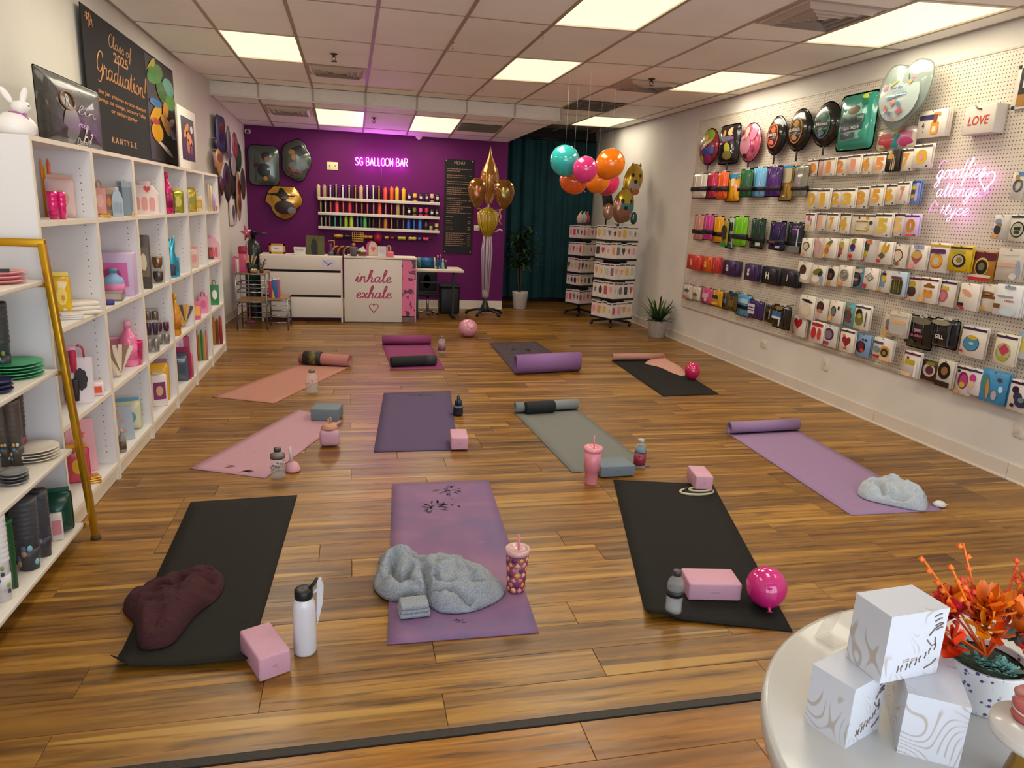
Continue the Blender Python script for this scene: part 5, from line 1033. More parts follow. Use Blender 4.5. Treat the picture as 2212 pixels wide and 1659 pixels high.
bfoil(745, 1260, 935, 1390, [(-.5, 1), (.55, 1), (.8, .72), (1, .2), (.9, -.1), (.68, -.25), (.62, -.55), (.35, -.85), (0, -1), (-.4, -.78), (-.62, -.45), (-.68, -.2), (-.98, .1), (-.8, .7)], '#b98a34', 'gold foil graduation cap balloon low on the purple wall', ((sc([(0, 1), (1, -.2), (.1, -1), (-1, 0)], 0, 0, 1, 1), -.05, .25, .36, .2, '#14100f', 0), (ell(18), .02, -.12, .26, .2, '#2a1210', 0), (ell(14), .2, -.2, .1, .1, '#6a6a70', .4), (ell(14), .05, .16, .1, .04, '#4a4238', 0), (ell(10), .3, .3, .1, .06, '#d8c070', 0)), .06)
c = pb(d1, 992, 1415, YB-.03); 
# ---- helium tank and wire shelf in the back left corner
P = fl(546, 672); P = Vector((ony(548, 560, 9.9).x, 9.9, 0)); ht = ony(548, 515, 9.9).z
o = thing('helium_tank', 'black helium tank with a dark valve in the back corner', 'tank', P); rt = .115
MB().lathe([(rt*.97, 0), (rt, .02), (rt, ht*.82), (rt*.8, ht*.93), (rt*.35, ht)], C('#101214', .35, coat=.3), 22).obj('cylinder', o); MB().lathe([(rt*1.01, ht*.45), (rt*1.01, ht*.68)], C('#12312e', .4), 22).obj('teal_label', o)
MB().lathe([(.03, ht), (.03, ht+.06), (.045, ht+.07), (.045, ht+.09), (0, ht+.095)], C('#1a1a1c', .3, metal=.5), 14).obj('valve', o); MB().tube([(0, 0, ht+.05), (.1, 0, ht+.07), (.17, 0, ht+.06)], .016, m_blk).obj('nozzle', o); MB().lathe([(0, 0), (.03, 0), (.03, .02), (0, .022)], C('#b8b8b4', .2), 14, c=(-.06, -.03, ht+.06), R=Matrix.Rotation(PI/2, 3, 'X')).obj('gauge', o)
YW = 8.82; A = ony(*d3(155, 1590), YW); B = ony(*d3(566, 1585), YW); Cx = ony(*d3(852, 1575), YW).x; zs1 = ony(*d3(310, 702), YW).z; zs2 = ony(*d3(330, 1088), YW).z
ws = thing('wire_shelf', 'chrome wire shelf unit with wooden tops and a lower side shelf', 'shelf', ((A.x+B.x)/2, YW, 0)); w = B.x-A.x; dp = .42; xo = (A.x+B.x)/2; m_ch = C('#8f9298', .25, metal=.9); mwd = C('#96704a', .5, var=.2, bscale=12)
for x in (-w/2, w/2):
    for y in (0, dp): MB().tube([(x, y, 0), (x, y, zs1)], .010, m_ch).obj('post', ws)
for z in (zs1-.01, zs2-.01): MB().box((0, dp/2, z), (w, dp, .018), mwd).obj('wood_shelf', ws)
for Yr in (965, 860, 1310, 1155, 1580):
    z = ony(*d3(330, Yr), YW).z
    for y in (0, dp): MB().tube([(-w/2, y, z), (w/2, y, z)], .007, m_ch, 6).obj('rail', ws)
    for x in (-w/2, w/2): MB().tube([(x, 0, z), (x, dp, z)], .007, m_ch, 6).obj('rail', ws)
for z in (zs1-.012, zs2-.012): MB().tube([(-w/2, -.004, z), (w/2, -.004, z)], .010, m_ch, 6).obj('front_rail', ws)
zs3 = ony(*d3(700, 1052), YW).z; x2 = Cx-xo
for y in (0, dp): MB().tube([(x2, y, 0), (x2, y, zs3)], .009, m_ch).obj('post', ws)
MB().box(((w/2+x2)/2, dp/2, zs3-.008), (x2-w/2, dp, .016), mwd).obj('wood_shelf', ws)
for Yr in (1148, 1290, 1385, 1570):
    z = ony(*d3(700, Yr), YW).z
    for y in (0, dp): MB().tube([(w/2, y, z), (x2, y, z)], .006, m_ch, 6).obj('rail', ws)
    MB().tube([(x2, 0, z), (x2, dp, z)], .006, m_ch, 6).obj('rail', ws)
def wsgood(name, lab, cat, x0, x1, y0, y1, z, dy=.1): 
    c, w, h = rectb(d3, x0, x1, y0, y1, YW+dy); o = thing(name, lab, cat, (c.x, YW+dy, z)); return o, w, c.z+h/2-z
z1 = zs1+.0005
o, w, h = wsgood('pink_bag', 'pink gift bag with a dark red top on the wire shelf', 'gift bag', 172, 275, 330, 670, z1, .16); MB().rbox((0, 0, h*.36), (w, .1, h*.72), C('#c04a74', .4), .006).obj('bag_body', o); MB().rbox((0, 0, h*.85), (w*1.1, .11, h*.28), C('#8a1c30', .4), .01).obj('red_flap', o)
o, w, h = wsgood('pink_book', 'pale pink books standing on the wire shelf', 'books', 85, 172, 455, 680, z1, .1)
for i, cc in enumerate(('#a85a78', '#b87088', '#cfc0bc')): MB().rbox((-w*.3+w*.32*i, 0, h*(.46-.03*i)), (w*.28, .14, h*(.92-.06*i)), C(cc, .5), .003).obj('book', o)
o, w, h = wsgood('spatula_pot', 'dark pot of wooden spatulas on the wire shelf', 'pot', 255, 385, 430, 660, z1, .08); MB().lathe([(w*.3, 0), (w*.42, h*.5), (w*.38, h*.5), (0, h*.1)], m_blk, 16).obj('pot_body', o)
for i in range(4): R = Matrix.Rotation(-.3+.22*i, 3, 'Y'); MB().rbox(R @ Vector((0, .01*i-.015, h*.62)), (w*.13, .008, h*.62), C('#b8905a', .5), .003, R=R).obj('spatula', o)
o, w, h = wsgood('gold_dish', 'low dish of gold and white trinkets on the wire shelf', 'dish', 305, 440, 560, 700, z1, .02); MB().lathe([(w*.3, 0), (w*.46, h*.3), (w*.44, h*.3), (0, .006)], C('#8a7040', .3), 18).obj('dish_body', o)
for i in range(5): MB().lathe([(0, -.016), (.014, -.008), (.014, .008), (0, .016)], C(('#c8a878', '#d8d0c4')[i % 2], .4), 10, c=(w*.22*math.cos(i*1.3), w*.2*math.sin(i*1.3), h*.3)).obj('trinket', o)
o, w, h = wsgood('berry_bunch', 'bunch of dried grey berries on thin stems on the wire shelf', 'dried flowers', 555, 668, 500, 660, z1, .06); o.location.x = min(o.location.x, B.x-.05); r5 = random.Random(4); st = MB(); be = MB()
for i in range(26):
    a, q = r5.random()*2*PI, r5.random()**.5*w*.5; tp_ = (q*math.cos(a)+w*.15, q*math.sin(a)*.7, h*(.55+.42*r5.random())); st.tube([(0, 0, .03), tp_], .0018, C('#5a4a3c'), 4); be.lathe([(0, -.008), (.008, 0), (0, .008)], C('#6e625c', .5), 6, c=tp_)
st.obj('stems', o)['kind'] = 'stuff'; be.obj('berries', o)['kind'] = 'stuff'; MB().lathe([(.02, 0), (.026, .04), (.018, .06), (0, .05)], C('#4a4038'), 12).obj('holder', o)
z3 = zs3+.0005
for x0, x1, y0, cc, lab in ((548, 600, 800, '#9a2a44', 'thin red book on the lower side shelf'), (625, 700, 790, '#2c5a94', 'blue book on the lower side shelf'), (700, 725, 785, '#a04a78', 'narrow plum book on the lower side shelf')):
    c, w, h = rectb(d3, x0, x1, y0, 1010, YW+.14); zz = z3; xx = max(c.x, B.x+.02+w/2); o = thing('book', lab, 'book', (xx, YW+.16, zz), 0, 'books on the lower side shelf'); hh = c.z+h/2-zz
    MB().rbox((0, .0, hh/2), (w, .16, hh), C(cc, .5), .003).obj('cover', o); MB().box((0, .003, hh+.0006), (w*.7, .15, .001), C('#d8d0c4')).obj('pages', o)
c, w, h = rectb(d3, 590, 660, 880, 1015, YW+.04); o = thing('red_card', 'folded red and yellow card in front of the blue book', 'card', (max(c.x, B.x+.05), YW+.05, z3)); mb = MB(); mb.prism([(-w*.4, 0), (w*.5, 0), (0, h)], -.004, .004, C('#a02a34', .5)); mb.obj('card', o); mb = MB(); mb.prism([(0, 0), (w*.5, 0), (w*.05, h*.9)], -.007, -.0045, C('#c8a040')); mb.obj('print', o)
c, w, h = rectb(d3, 175, 320, 45, 330, 9.2); o = thing('pink_foil_star', 'pink foil spiked balloon on a stick in the back left corner', 'balloon', (c.x, 9.35, c.z)); mb = MB(); pillow(mb, sc(star(5, .42), 0, .1*h, w*.6, h*.45, .2), .05, foil('#b85a74')); mb.obj('envelope', o); MB().tube([(0, 0, -h*.3), (.0, 0, zs1*.0-c.z+.0)], .008, C('#b08a90'), 6).obj('stick', o); MB().lathe([(.07, 0), (.06, .03), (.012, .04)], C('#7a3a4a'), 14, c=(0, 0, -c.z)).obj('base', o)
# ---- balloon column
P = fl(1047, 680); s = mpp(P); yy = P.y
def zc_(X, Y): return ony(*d5(X, Y), yy).z
def xc_(X): return ony(*d5(X, 800), yy).x-P.x
bc = thing('balloon_column_stand', 'clear pole balloon stand with tassels on a black five-legged base', 'stand', (P.x, yy, 0)); mcl = C('#c8bcc0', .15, alpha=.55); zp = zc_(435, 555)
for k in range(5):
    a = 2*PI*k/5+.35; MB().tube([(0, 0, .09), (.12*math.cos(a), .12*math.sin(a), .08), (.27*math.cos(a), .27*math.sin(a), .045)], [.022, .020, .014], m_blk).obj('leg', bc); MB().lathe([(0, -.016), (.026, -.012), (.026, .012), (0, .016)], m_blk, 12, c=(.27*math.cos(a), .27*math.sin(a), .027), R=Matrix.Rotation(PI/2, 3, 'X') @ Matrix.Rotation(a, 3, 'Y')).obj('caster', bc)
MB().lathe([(.07, .05), (.06, .12), (.032, .2), (.028, .3)], C('#2a2622', .4), 16).obj('hub', bc)
MB().tube([(0, 0, .28), (0, 0, zp)], .013, C('#d8ccd0', .2), 10).obj('pole', bc)
for k in range(10):
    a = 2*PI*k/10; r = .075; r2_ = .045
    MB().tube([(r*.6*math.cos(a), r*.6*math.sin(a), zc_(440, 800)), (r*math.cos(a), r*math.sin(a), zc_(440, 950)), (r2_*math.cos(a), r2_*math.sin(a), zc_(440, 1350))], .0085, C('#b8a8b4', .2, alpha=.8), 6).obj('clear_strand', bc)
MB().lathe([(.04, zc_(440, 1360)), (.05, zc_(440, 1340)), (.05, zc_(440, 1300)), (.03, zc_(440, 1290))], C('#a09488', .4), 14).obj('collar', bc)
for k in range(12):
    a = 2*PI*k/12; r = .09+.04*(k % 3 == 0); MB().tube([(.02*math.cos(a), .02*math.sin(a), zc_(440, 590)), (r*math.cos(a), r*math.sin(a), zc_(440, 640)), (r*.9*math.cos(a), r*.9*math.sin(a), zc_(440, 720)), (.05*math.cos(a+.3), .05*math.sin(a+.3), zc_(440, 830))], [.02, .036, .03, .012], gloss('#a88a14'), 8).obj('yellow_tassel', bc)
MB().tube([(.1, -.06, zc_(440, 790)), (.16, -.08, zc_(440, 765)), (.2, -.07, zc_(440, 780))], .012, C('#c8c0c4'), 6).obj('ribbon_bow', bc)
mgf = C('#b07a1c', .12, metal=.3, coat=1, alpha=.62)
prof = [(0, 1), (.035, .93), (.1, .82), (.28, .68), (.44, .56), (.5, .45), (.46, .34), (.33, .2), (.22, .08), (.17, 0)]
zt_, zb_ = zc_(435, 60), zc_(435, 552); hw = (xc_(512)-xc_(360))
o = thing('foil_balloon', 'tall pointed gold see-through balloon on top of the balloon stand', 'balloon', (P.x, yy, zb_)); MB().lathe([(r*hw, z*(zt_-zb_)) for r, z in prof][::-1], mgf, 24, sy=.8).obj('envelope', o)
for a in (0, 2.1, 4.2): MB().tube([(r*hw*1.01*math.cos(a), r*hw*.81*math.sin(a), z*(zt_-zb_)) for r, z in prof], .006, C('#c89a3a', .3, metal=.6), 6).obj('seam', o)
for x0, x1, lab, cc in ((258, 402, 'round amber gold balloon, left of the pair on the balloon stand', '#8a4a1c'), (476, 640, 'round gold balloon with green sheen, right of the pair on the balloon stand', '#7a6a24')):
    c = Vector((P.x+(xc_(x0)+xc_(x1))/2, yy-.04, zc_(440, 468))); w = (xc_(x1)-xc_(x0))*1.08; h = zc_(440, 345)-zc_(440, 598); c.y -= .12; o = thing('foil_balloon', lab, 'balloon', c)
    MB().lathe([(0, -.52*h), (w*.14, -.47*h), (w*.36, -.25*h), (w*.49, .08*h), (w*.42, .34*h), (w*.2, .48*h), (0, .5*h)], C('#8a5a1c', .12, metal=.5, coat=1, alpha=.9), 22, sy=.6).obj('envelope', o)
    mb = MB(); drape(mb, sc(ell(16), 0, h*.05, w*.2, h*.18), dome(w*.5, h*.5, w*.29, 0, 0, .006), foil(cc)); mb.obj('painted_sheen', o); MB().tube([(0, 0, -h*.5), (-(c.x-P.x)*.9, .12, -h*.58)], .006, C('#b89a60')).obj('tie', o)  # sheen on the front is painted as an ellipse of another foil colour
# pink swirl ornament at the wall edge
c, w, h = rectb(d5, 545, 575, 590, 745, YB-.02); o = thing('swirl_ornament', 'pale pink swirl ornament on the edge of the purple wall', 'ornament', (c.x, YB-.004, c.z)); MB().tube([(w*.3, 0, h*.45), (-w*.4, 0, h*.3), (w*.2, 0, 0), (-w*.4, 0, -h*.2), (w*.4, 0, -h*.45)], .014, C('#b87a70', .4), 8).obj('swirl', o)
# ---- curtain
YV = 11.9; x0, x1 = XP+.02, XR-.03; zt_ = ony(1185, 303, YV).z
cu = thing('curtain', 'dark teal floor-length curtain across the back alcove', 'curtain', ((x0+x1)/2, YV, 0)); m_cu = C('#06343a', .9, var=.25, bscale=3); n = 4; Wc = (x1-x0)/n
for q in range(n):
    mb = MB(); nx = 56; xs_ = [(-(x1-x0)/2+Wc*q)+Wc*i/nx for i in range(nx+1)]; zz = [.075, .5, 1.2, 1.9, zt_]; vs = []
    for z in zz:
        k = .75+.25*z/zt_
        for i, x in enumerate(xs_): vs.append((x, .04*math.sin(x*27+q*.8)*k+.014*math.sin(x*61+z*1.3), z+.01*math.sin(x*9) if z < .1 else z))
    mb.add(vs, [(r*(nx+1)+i, r*(nx+1)+i+1, (r+1)*(nx+1)+i+1, (r+1)*(nx+1)+i) for r in range(4) for i in range(nx)], m_cu, True); mb.obj('curtain_panel', cu)
MB().tube([(-(x1-x0)/2, .0, zt_+.02), ((x1-x0)/2, 0, zt_+.02)], .016, m_blk).obj('curtain_rod', cu); MB().box((0, .03, zt_+.07), (x1-x0, .02, .1), C('#100f10', .8)).obj('valance', cu)
# ---- plants
def blades(o, n, z0, L, w, droop, mat, up=.9, seed=1, spread=1.0, base=None):
    r = random.Random(seed); mb = MB()
    for i in range(n):
        a = r.random()*2*PI; e = up*(.35+.65*r.random()); l = L*(.6+.5*r.random()); b = base(r) if base else Vector((0, 0, z0)); pts = []
        for k in range(6):
            t = k/5; pts.append(b+Vector((math.cos(a)*l*t*spread*(1-.3*e), math.sin(a)*l*t*spread*(1-.3*e), l*(e*t-droop*t*t))))
        sd = Vector((-math.sin(a), math.cos(a), 0)); vs = []
        for k, p in enumerate(pts): ww = w*(.5+.9*math.sin(PI*min(1, .15+k/5*.85)))*.5 if k < 5 else .001; vs += [p-sd*ww, p+sd*ww]
        mb.add(vs, [(2*k, 2*k+1, 2*k+3, 2*k+2) for k in range(5)], mat, True)
    for q_ in mb.v:
        wx_ = q_.x+o.location.x
        if wx_ > XR-.03: q_.x = XR-.03-o.location.x-.02*(wx_-XR)
        if wx_ < XP+.05: q_.x = XP+.05-o.location.x
    ob = mb.obj('foliage', o); ob['kind'] = 'stuff'; return ob
def potted(cx0, cx1, cy0, cy1, cr, lab, name, tall):
    u, v = cr((cx0+cx1)/2, cy1); P = fl(u, v-2); s = mpp(P); rt = (cx1-cx0)/cr(1, 0)[0]*0+ (cr(cx1, 0)[0]-cr(cx0, 0)[0])*s/2; h = (cr(0, cy1)[1]-cr(0, cy0)[1])*s*.97; P.y += rt*.6
    o = thing(name, lab, 'plant', P); mp_ = C('#9a9088' if not tall else '#aaa49c', .5, bump=.3, bscale=30, var=.1)
    MB().lathe([(rt*.72, 0), (rt*.78, .01), (rt*.98, h*.9), (rt, h), (rt*.92, h), (rt*.88, h*.88), (0, h*.86)], mp_, 24).obj('pot', o); MB().lathe([(0, h*.9), (rt*.87, h*.885)], C('#241c14', .9), 20).obj('soil', o); return o, rt, h, s
mleaf = C('#22381a', .5, var=.4, bscale=6); mleaf2 = C('#2f4a1e', .45, var=.4, bscale=8)
o, rt, h, s = potted(660, 797, 1310, 1465, d5, 'tall dark dracaena in a white pot before the teal curtain', 'potted_plant', True)
zt_ = h+(1465-680)/3.95*s*.0; Hs = (1310-700)/3.95*s
for x, hh in ((0, .62), (-.05, .5)): MB().tube([(x*.4, 0, h*.85), (x, .01, h+Hs*hh*.5), (x*1.1, 0, h+Hs*hh)], .011, C('#4a3c22', .7), 7).obj('cane', o)
blades(o, 190, 0, .36, .030, .55, mleaf, 1.0, 3, 1.0, lambda r: Vector((r.uniform(-.12, .12), r.uniform(-.1, .1), h+Hs*r.uniform(.3, .8))))
o, rt, h, s = potted(835, 992, 1495, 1635, d6, 'small spiky green plant in a grey pot by the right wall', 'potted_plant', False)
blades(o, 95, h*.88, .44, .017, .34, mleaf2, 1.15, 5, .85, lambda r: Vector((r.uniform(-.03, .03), r.uniform(-.03, .03), h*.88)))
MB().lathe([(.05, h*.86), (.035, h*1.15), (.02, h*1.3)], C('#3a4a20', .6), 12).obj('crown_base', o)
# ---- spinner racks with cards
def spinner(u, v, lab, sh, tiers, cr, colx, hw, topz=None, rot=.43, who='near'):
    P = fl(u, v); o = thing('spinner_rack', lab, 'rack', (P.x, P.y, 0), rot); yy = P.y; mk = C('#0c0c0d', .45); zT = ony(*cr(colx, tiers[0][0]), yy).z
    MB().tube([(0, 0, .06), (0, 0, zT+.02)], .018, mk).obj('pole', o); a = hw
    for k in range(4):
        q = k*PI/2+PI/4; MB().tube([(0, 0, .09), (a*1.1*math.cos(q), a*1.1*math.sin(q), .05)], .016, mk).obj('leg', o); MB().lathe([(0, -.014), (.024, -.01), (.024, .01), (0, .014)], mk, 10, c=(a*1.1*math.cos(q), a*1.1*math.sin(q), .025), R=Matrix.Rotation(PI/2, 3, 'X')).obj('caster', o)
    for k in range(4): MB().box((0 if k % 2 else (k-1)*a*.45, 0 if not k % 2 else (k-2)*a*.45, zT/2+.1), (.012 if not k % 2 else a*.92, a*.92 if not k % 2 else .012, zT-.25), C('#141415', .6)).obj('back_panel', o)
    for ti, (t0, t1) in enumerate(tiers):
        z1, z0 = ony(*cr(colx, t0), yy).z, ony(*cr(colx, t1), yy).z
        MB().box((0, 0, z0-.028), (a*1.66, a*1.66, .014), mk).obj('tray', o)
        for s in (-1, 1): MB().box((0, s*a*.84, z0-.022), (a*1.68, .006, .026), mk).obj('tray_lip', o); MB().box((s*a*.84, 0, z0-.022), (.006, a*1.68, .026), mk).obj('tray_lip', o)
        for face in (0, 3):                      # the two sides that face the room
            fr = rot+face*PI/2
            for i in range(4):
                lx_ = -a*.63+i*a*.42; d = a*.78; wl = Vector((math.cos(fr)*lx_+math.sin(fr)*d, math.sin(fr)*lx_-math.cos(fr)*d, 0)); hh = (z1-z0)*rng.uniform(1.0, 1.08)
                cd = thing('greeting_card', 'white card, %s in the %s tier, %s side of the %s spinner rack' % (ORD[i], ORD[ti], 'left' if face == 3 else 'right', who), 'card', (P.x+wl.x, P.y+wl.y, z0-.0195), fr, 'cards on the spinner racks')
                base = sh[(i*3+ti*2+face) % len(sh)]; MB().box((0, 0, hh/2), (a*.40, .008, hh), C('#cdc0b6', .4)).obj('card', cd)
                MB().prism(sc((ell(12), rrect(.4), heart(16), star(5))[(i+ti) % 4], 0, hh*.5, a*.13, hh*.24), -.0062, -.0042, C(base, .4)).obj('print', cd)
                MB().box((0, -.0052, hh*.9), (a*.36, .0018, hh*.06), C('#3a3034')).obj('header', cd)
    return o, P, zT
sh = ['#c88a4a', '#b04a5a', '#6a6a6a', '#c8a03a', '#d08a90', '#3a3a40', '#a8b0a0']
sp1, P1, zT1 = spinner(1318, 702, 'black spinner rack of white cards nearest the small plant', sh, [(742, 852), (872, 994), (1028, 1150), (1172, 1298), (1326, 1446)], d6, 560, .245, who='near')
sp2, P2, zT2 = spinner(1249, 680, 'black spinner rack of cards in front of the teal curtain', sh[1:]+['#b83a60', '#2a2a30'], [(740, 840), (872, 972), (996, 1102), (1116, 1200), (1236, 1340)], d6, 320, .185, who='far')
# things on top of the racks
for i, (x, col, rt) in enumerate(((305, '#b09a8a', -.2), (340, '#8aa08a', .1), (368, '#a02a44', .25))):
    c, w, h = rectb(d6, x-24, x+24, 600, 700, P2.y-.05); o = thing('topper_bag', ['small beige bag on the far spinner rack', 'small grey green bag on the far spinner rack', 'dark red tufted bag on the far spinner rack'][i], 'bag', (c.x, P2.y-.03+.03*i, zT2-.02), 0)
    MB().box((0, 0, .014), (w*.8, .05, .06), C('#2a2626')).obj('stand_block', o); mb = MB(); pillow(mb, sc(drop(20)[::-1], 0, h*.62, w*.55, -h*.5)[::-1], .03, C(col, .5)); mb.obj('bag_body', o); MB().tube([(0, 0, h*.98), (.02, 0, h*1.15)], .006, C('#c8a07a')).obj('tie', o)
c, w, h = rectb(d6, 480, 555, 475, 585, P1.y+.1); o = thing('black_panel', 'black sign panel above the near spinner rack', 'sign', (c.x, P1.y+.12, zT1-.02)); MB().box((0, 0, (c.z-zT1)), (w, .012, h), m_blk, R=Matrix.Rotation(-.2, 3, 'Y')).obj('panel', o); MB().tube([(0, 0, 0), (0, 0, c.z-zT1)], .01, m_blk).obj('post', o)
def catballoon(x0, x1, y0, y1, y, lab, body, belly, low, seed):
    c, w, h = rectb(d6, x0, x1, y0, y1, y); o = thing('animal_balloon', lab, 'balloon', (c.x, y, c.z), .25); mb = MB(); pillow(mb, sc(ell(24), 0, 0, w/2, h/2, -.25), w*.26, foil(body, .25)); mb.obj('envelope', o)
    fn = dome(w/2, h/2, w*.26, 0, 0, .003); f2 = dome(w/2, h/2, w*.26, 0, 0, .007)
    mb = MB(); drape(mb, sc(ell(18), -w*.1, -h*.22, w*.3, h*.2), fn, C(belly, .3)); mb.obj('muzzle', o); mb = MB(); drape(mb, sc(ell(12), -w*.05, -h*.05, w*.09, h*.06), f2, C('#1a1416', .2)); mb.obj('nose', o)
    for s in (-.2, .22): mb = MB(); drape(mb, sc(ell(12), w*s, h*.14, w*.07, h*.06), f2, C('#2a2024', .2)); mb.obj('eye', o)
    mb = MB(); drape(mb, sc(ell(14), w*.05, -h*.36, w*.25, h*.09), f2, C(low, .3)); mb.obj('chin_patch', o)
    for s in (-.1, .32): mb = MB(); pillow(mb, sc([(-1, -1), (1, -1), (.3, 1)], w*s, h*.47, w*.09, h*.07), w*.04, foil(low if seed == 2 else '#7a6a2a', .25)); mb.obj('ear', o)
    if seed == 2:
        mb = MB(); drape(mb, sc(ell(20), w*.02, h*.27, w*.36, h*.21), fn, foil('#b89c24', .25)); mb.obj('yellow_head_patch', o); mb = MB(); drape(mb, sc(rrect(.5), w*.1, -h*.02, w*.32, h*.09, -.15), dome(w/2, h/2, w*.26, 0, 0, .005), C('#3f7f78', .25, metal=.3)); mb.obj('teal_band', o)
    MB().tube([(0, .02, -h*.45), (P1.x-c.x, P1.y-y, zT1-c.z+.0)], .004, C('#c8c0b0'), 5).obj('string', o); return o
catballoon(632, 795, 262, 525, P1.y+.16, 'yellow and orange animal-face foil balloon, upper of the pair above the near rack', '#b8922a', '#9a8a80', '#b0602c', 1)
catballoon(545, 725, 458, 735, P1.y-.22, 'yellow animal foil balloon with teal patch, lower of the pair above the near rack', '#8a5f4a', '#7a5040', '#6a4638', 2)
for x0, x1, y0, y1, col, lab, dy in ((478, 560, 570, 705, '#96705c', 'small brown round foil balloon beside the yellow animal balloon', -.54), (690, 745, 640, 740, '#3a5a54', 'dark teal round foil balloon behind the yellow animal balloon', .12)):
    c, w, h = rectb(d6, x0, x1, y0, y1, P1.y+dy); o = thing('foil_balloon', lab, 'balloon', (c.x, P1.y+dy, c.z)); mb = MB(); pillow(mb, sc(ell(22), 0, 0, w/2, h/2), w*.3, foil(col)); mb.obj('envelope', o); MB().tube([(0, .0, -h*.48), (P1.x-c.x, -dy, zT1-c.z)], .004, C('#c8c0b0'), 5).obj('string', o)
# ---- latex balloon cluster hanging from the ceiling
def latex(o, r, col, sz=1.08, tip=(0, 0, -1)):
    m = C(col, .12, coat=.6); prof = []
    for k in range(17):
        a = -PI/2+PI*k/16; q = math.cos(a); zz = math.sin(a); prof.append((r*q*(1 if zz > 0 else (1-.10*zz*zz)), r*zz*(sz if zz > 0 else sz*1.1)))
    b = MB().lathe(prof, m, 28); Rm = Vector((0, 0, -1)).rotation_difference(Vector(tip)).to_matrix(); b.v = [Rm @ v for v in b.v]; b.obj('balloon_skin', o)
    z = -r*sz*1.1; kb = MB().lathe([(.004, z+.004), (.007, z-.006), (.004, z-.012), (.011, z-.022), (0, z-.02)], m, 10); kb.v = [Rm @ v for v in kb.v]; kb.obj('knot', o)
ctr = ony(1268, 372, 7.2)
for u, v, ru, dy, col, lab, tip in ((1220, 347, 32, -.1, '#2fb3b0', 'turquoise latex balloon in the hanging cluster', (.5, .5, -.8)), (1264, 366, 27, -.36, '#d8327c', 'hot pink latex balloon at the middle of the hanging cluster', (.1, .6, -.8)), (1318, 354, 31.5, -.1, '#e8780c', 'large orange latex balloon in the hanging cluster', (-.5, .5, -.8)),
                             (1237, 390, 28, .15, '#dd5a1c', 'red-orange latex balloon low behind the turquoise one', (.6, -.2, -.5)), (1290, 390, 27, .34, '#e87a10', 'small orange latex balloon half hidden in the hanging cluster', (0, -.5, .6)), (1310, 393, 28, .70, '#d82a5c', 'crimson latex balloon low in the hanging cluster', (-.5, -.3, .6))):
    c = ony(u, v, 7.2+dy); o = thing('latex_balloon', lab, 'balloon', c, 0, 'latex balloons in the hanging cluster'); latex(o, ru*mpp(c), col, 1.04, tip)
    MB().tube([(0, 0, ru*mpp(c)), (0, 0, ZC-c.z-.004)], .0006, C('#c8c0b4', .4), 4).obj('thread', o)
# ================================================================= PEGBOARD WALL
r1 = crop(1470, 130, 5.026); r2c = crop(1740, 120, 4.148); r3c = crop(1470, 440, 5.531); r4c = crop(1700, 400, 6.637); r5c = crop(1700, 580, 7.373); r6c = crop(1940, 420, 5.926); r7c = crop(1880, 650, 5.352)
m_peg, nt, bs = nodes_mat('pegboard'); v = texco(nt, 'Object', (0, 1, 1))
sp_ = nt.nodes.new('ShaderNodeSeparateXYZ'); nt.links.new(v, sp_.inputs[0])
def cellc(s): return mnode(nt, 'SUBTRACT', mnode(nt, 'FRACT', mnode(nt, 'MULTIPLY', s, 1/.0245)), .5)
dy_, dz_ = cellc(sp_.outputs[1]), cellc(sp_.outputs[2])
d2_ = mnode(nt, 'ADD', mnode(nt, 'MULTIPLY', dy_, dy_), mnode(nt, 'MULTIPLY', dz_, dz_))
hole = mnode(nt, 'LESS_THAN', d2_, .030)
nt.links.new(mixc(nt, hole, '#cdc2b0', '#5c5040'), bs.inputs['Base Color']); bs.inputs['Roughness'].default_value = .5
bumpn(nt, bs, mnode(nt, 'SUBTRACT', 1.0, hole), .5, .004)
XPG = XR-.012
pgz0, pgz1 = .455, 2.635
yl = onx(1497, 450, XR).y; seams = [yl, onx(1628, 300, XR).y, onx(1774, 300, XR).y, 4.75, 3.53, 2.4]
pg = thing('pegboard', 'large off-white perforated pegboard covering the right wall', 'pegboard', (XPG, (yl+2.4)/2, 1.5))
for a, b in zip(seams[:-1], seams[1:]):
    MB().box((0, (a+b)/2-pg.location.y, (pgz0+pgz1)/2-1.5), (.012, a-b-.005, pgz1-pgz0), m_peg).obj('panel', pg)
for z in (pgz0, pgz1): MB().box((-.002, 0, z-1.5), (.018, yl-2.4, .012), C('#b9ad9b', .4)).obj('edge_strip', pg)
MB().box((-.002, (yl-2.4)/2, (pgz0+pgz1)/2-1.5), (.018, .012, pgz1-pgz0), C('#b9ad9b', .4)).obj('edge_strip', pg)
XFACE = XPG-.006
mhook = C('#8f8a84', .3, metal=.8)
SH = {'e': ell(22), 'r': RECT, 'h': heart(26), 'd': drop(22), 's': star(5, .5), 'q': rrect(.3), 'x': scallop(6, .14, 36), 'k': sc([(0, 1), (1, 0), (0, -1), (-1, 0)], 0, 0, 1, 1)}
def wallrect(cr, x0, x1, y0, y1, off):
    X = XFACE-off; cx, cy = (x0+x1)/2, (y0+y1)/2
    c = onx(*cr(cx, cy), X); w = abs(onx(*cr(x0, cy), X).y-onx(*cr(x1, cy), X).y); h = onx(*cr(cx, y0), X).z-onx(*cr(cx, y1), X).z
    return c, w, h
_alt = [0]
def hookpart(o, h, off, z=None):
    z = h*.46 if z is None else z
    MB().tube([(0, off-.001, z), (0, -.012, z), (0, -.018, z+.008)], .003, mhook, 6).obj('hook', o)
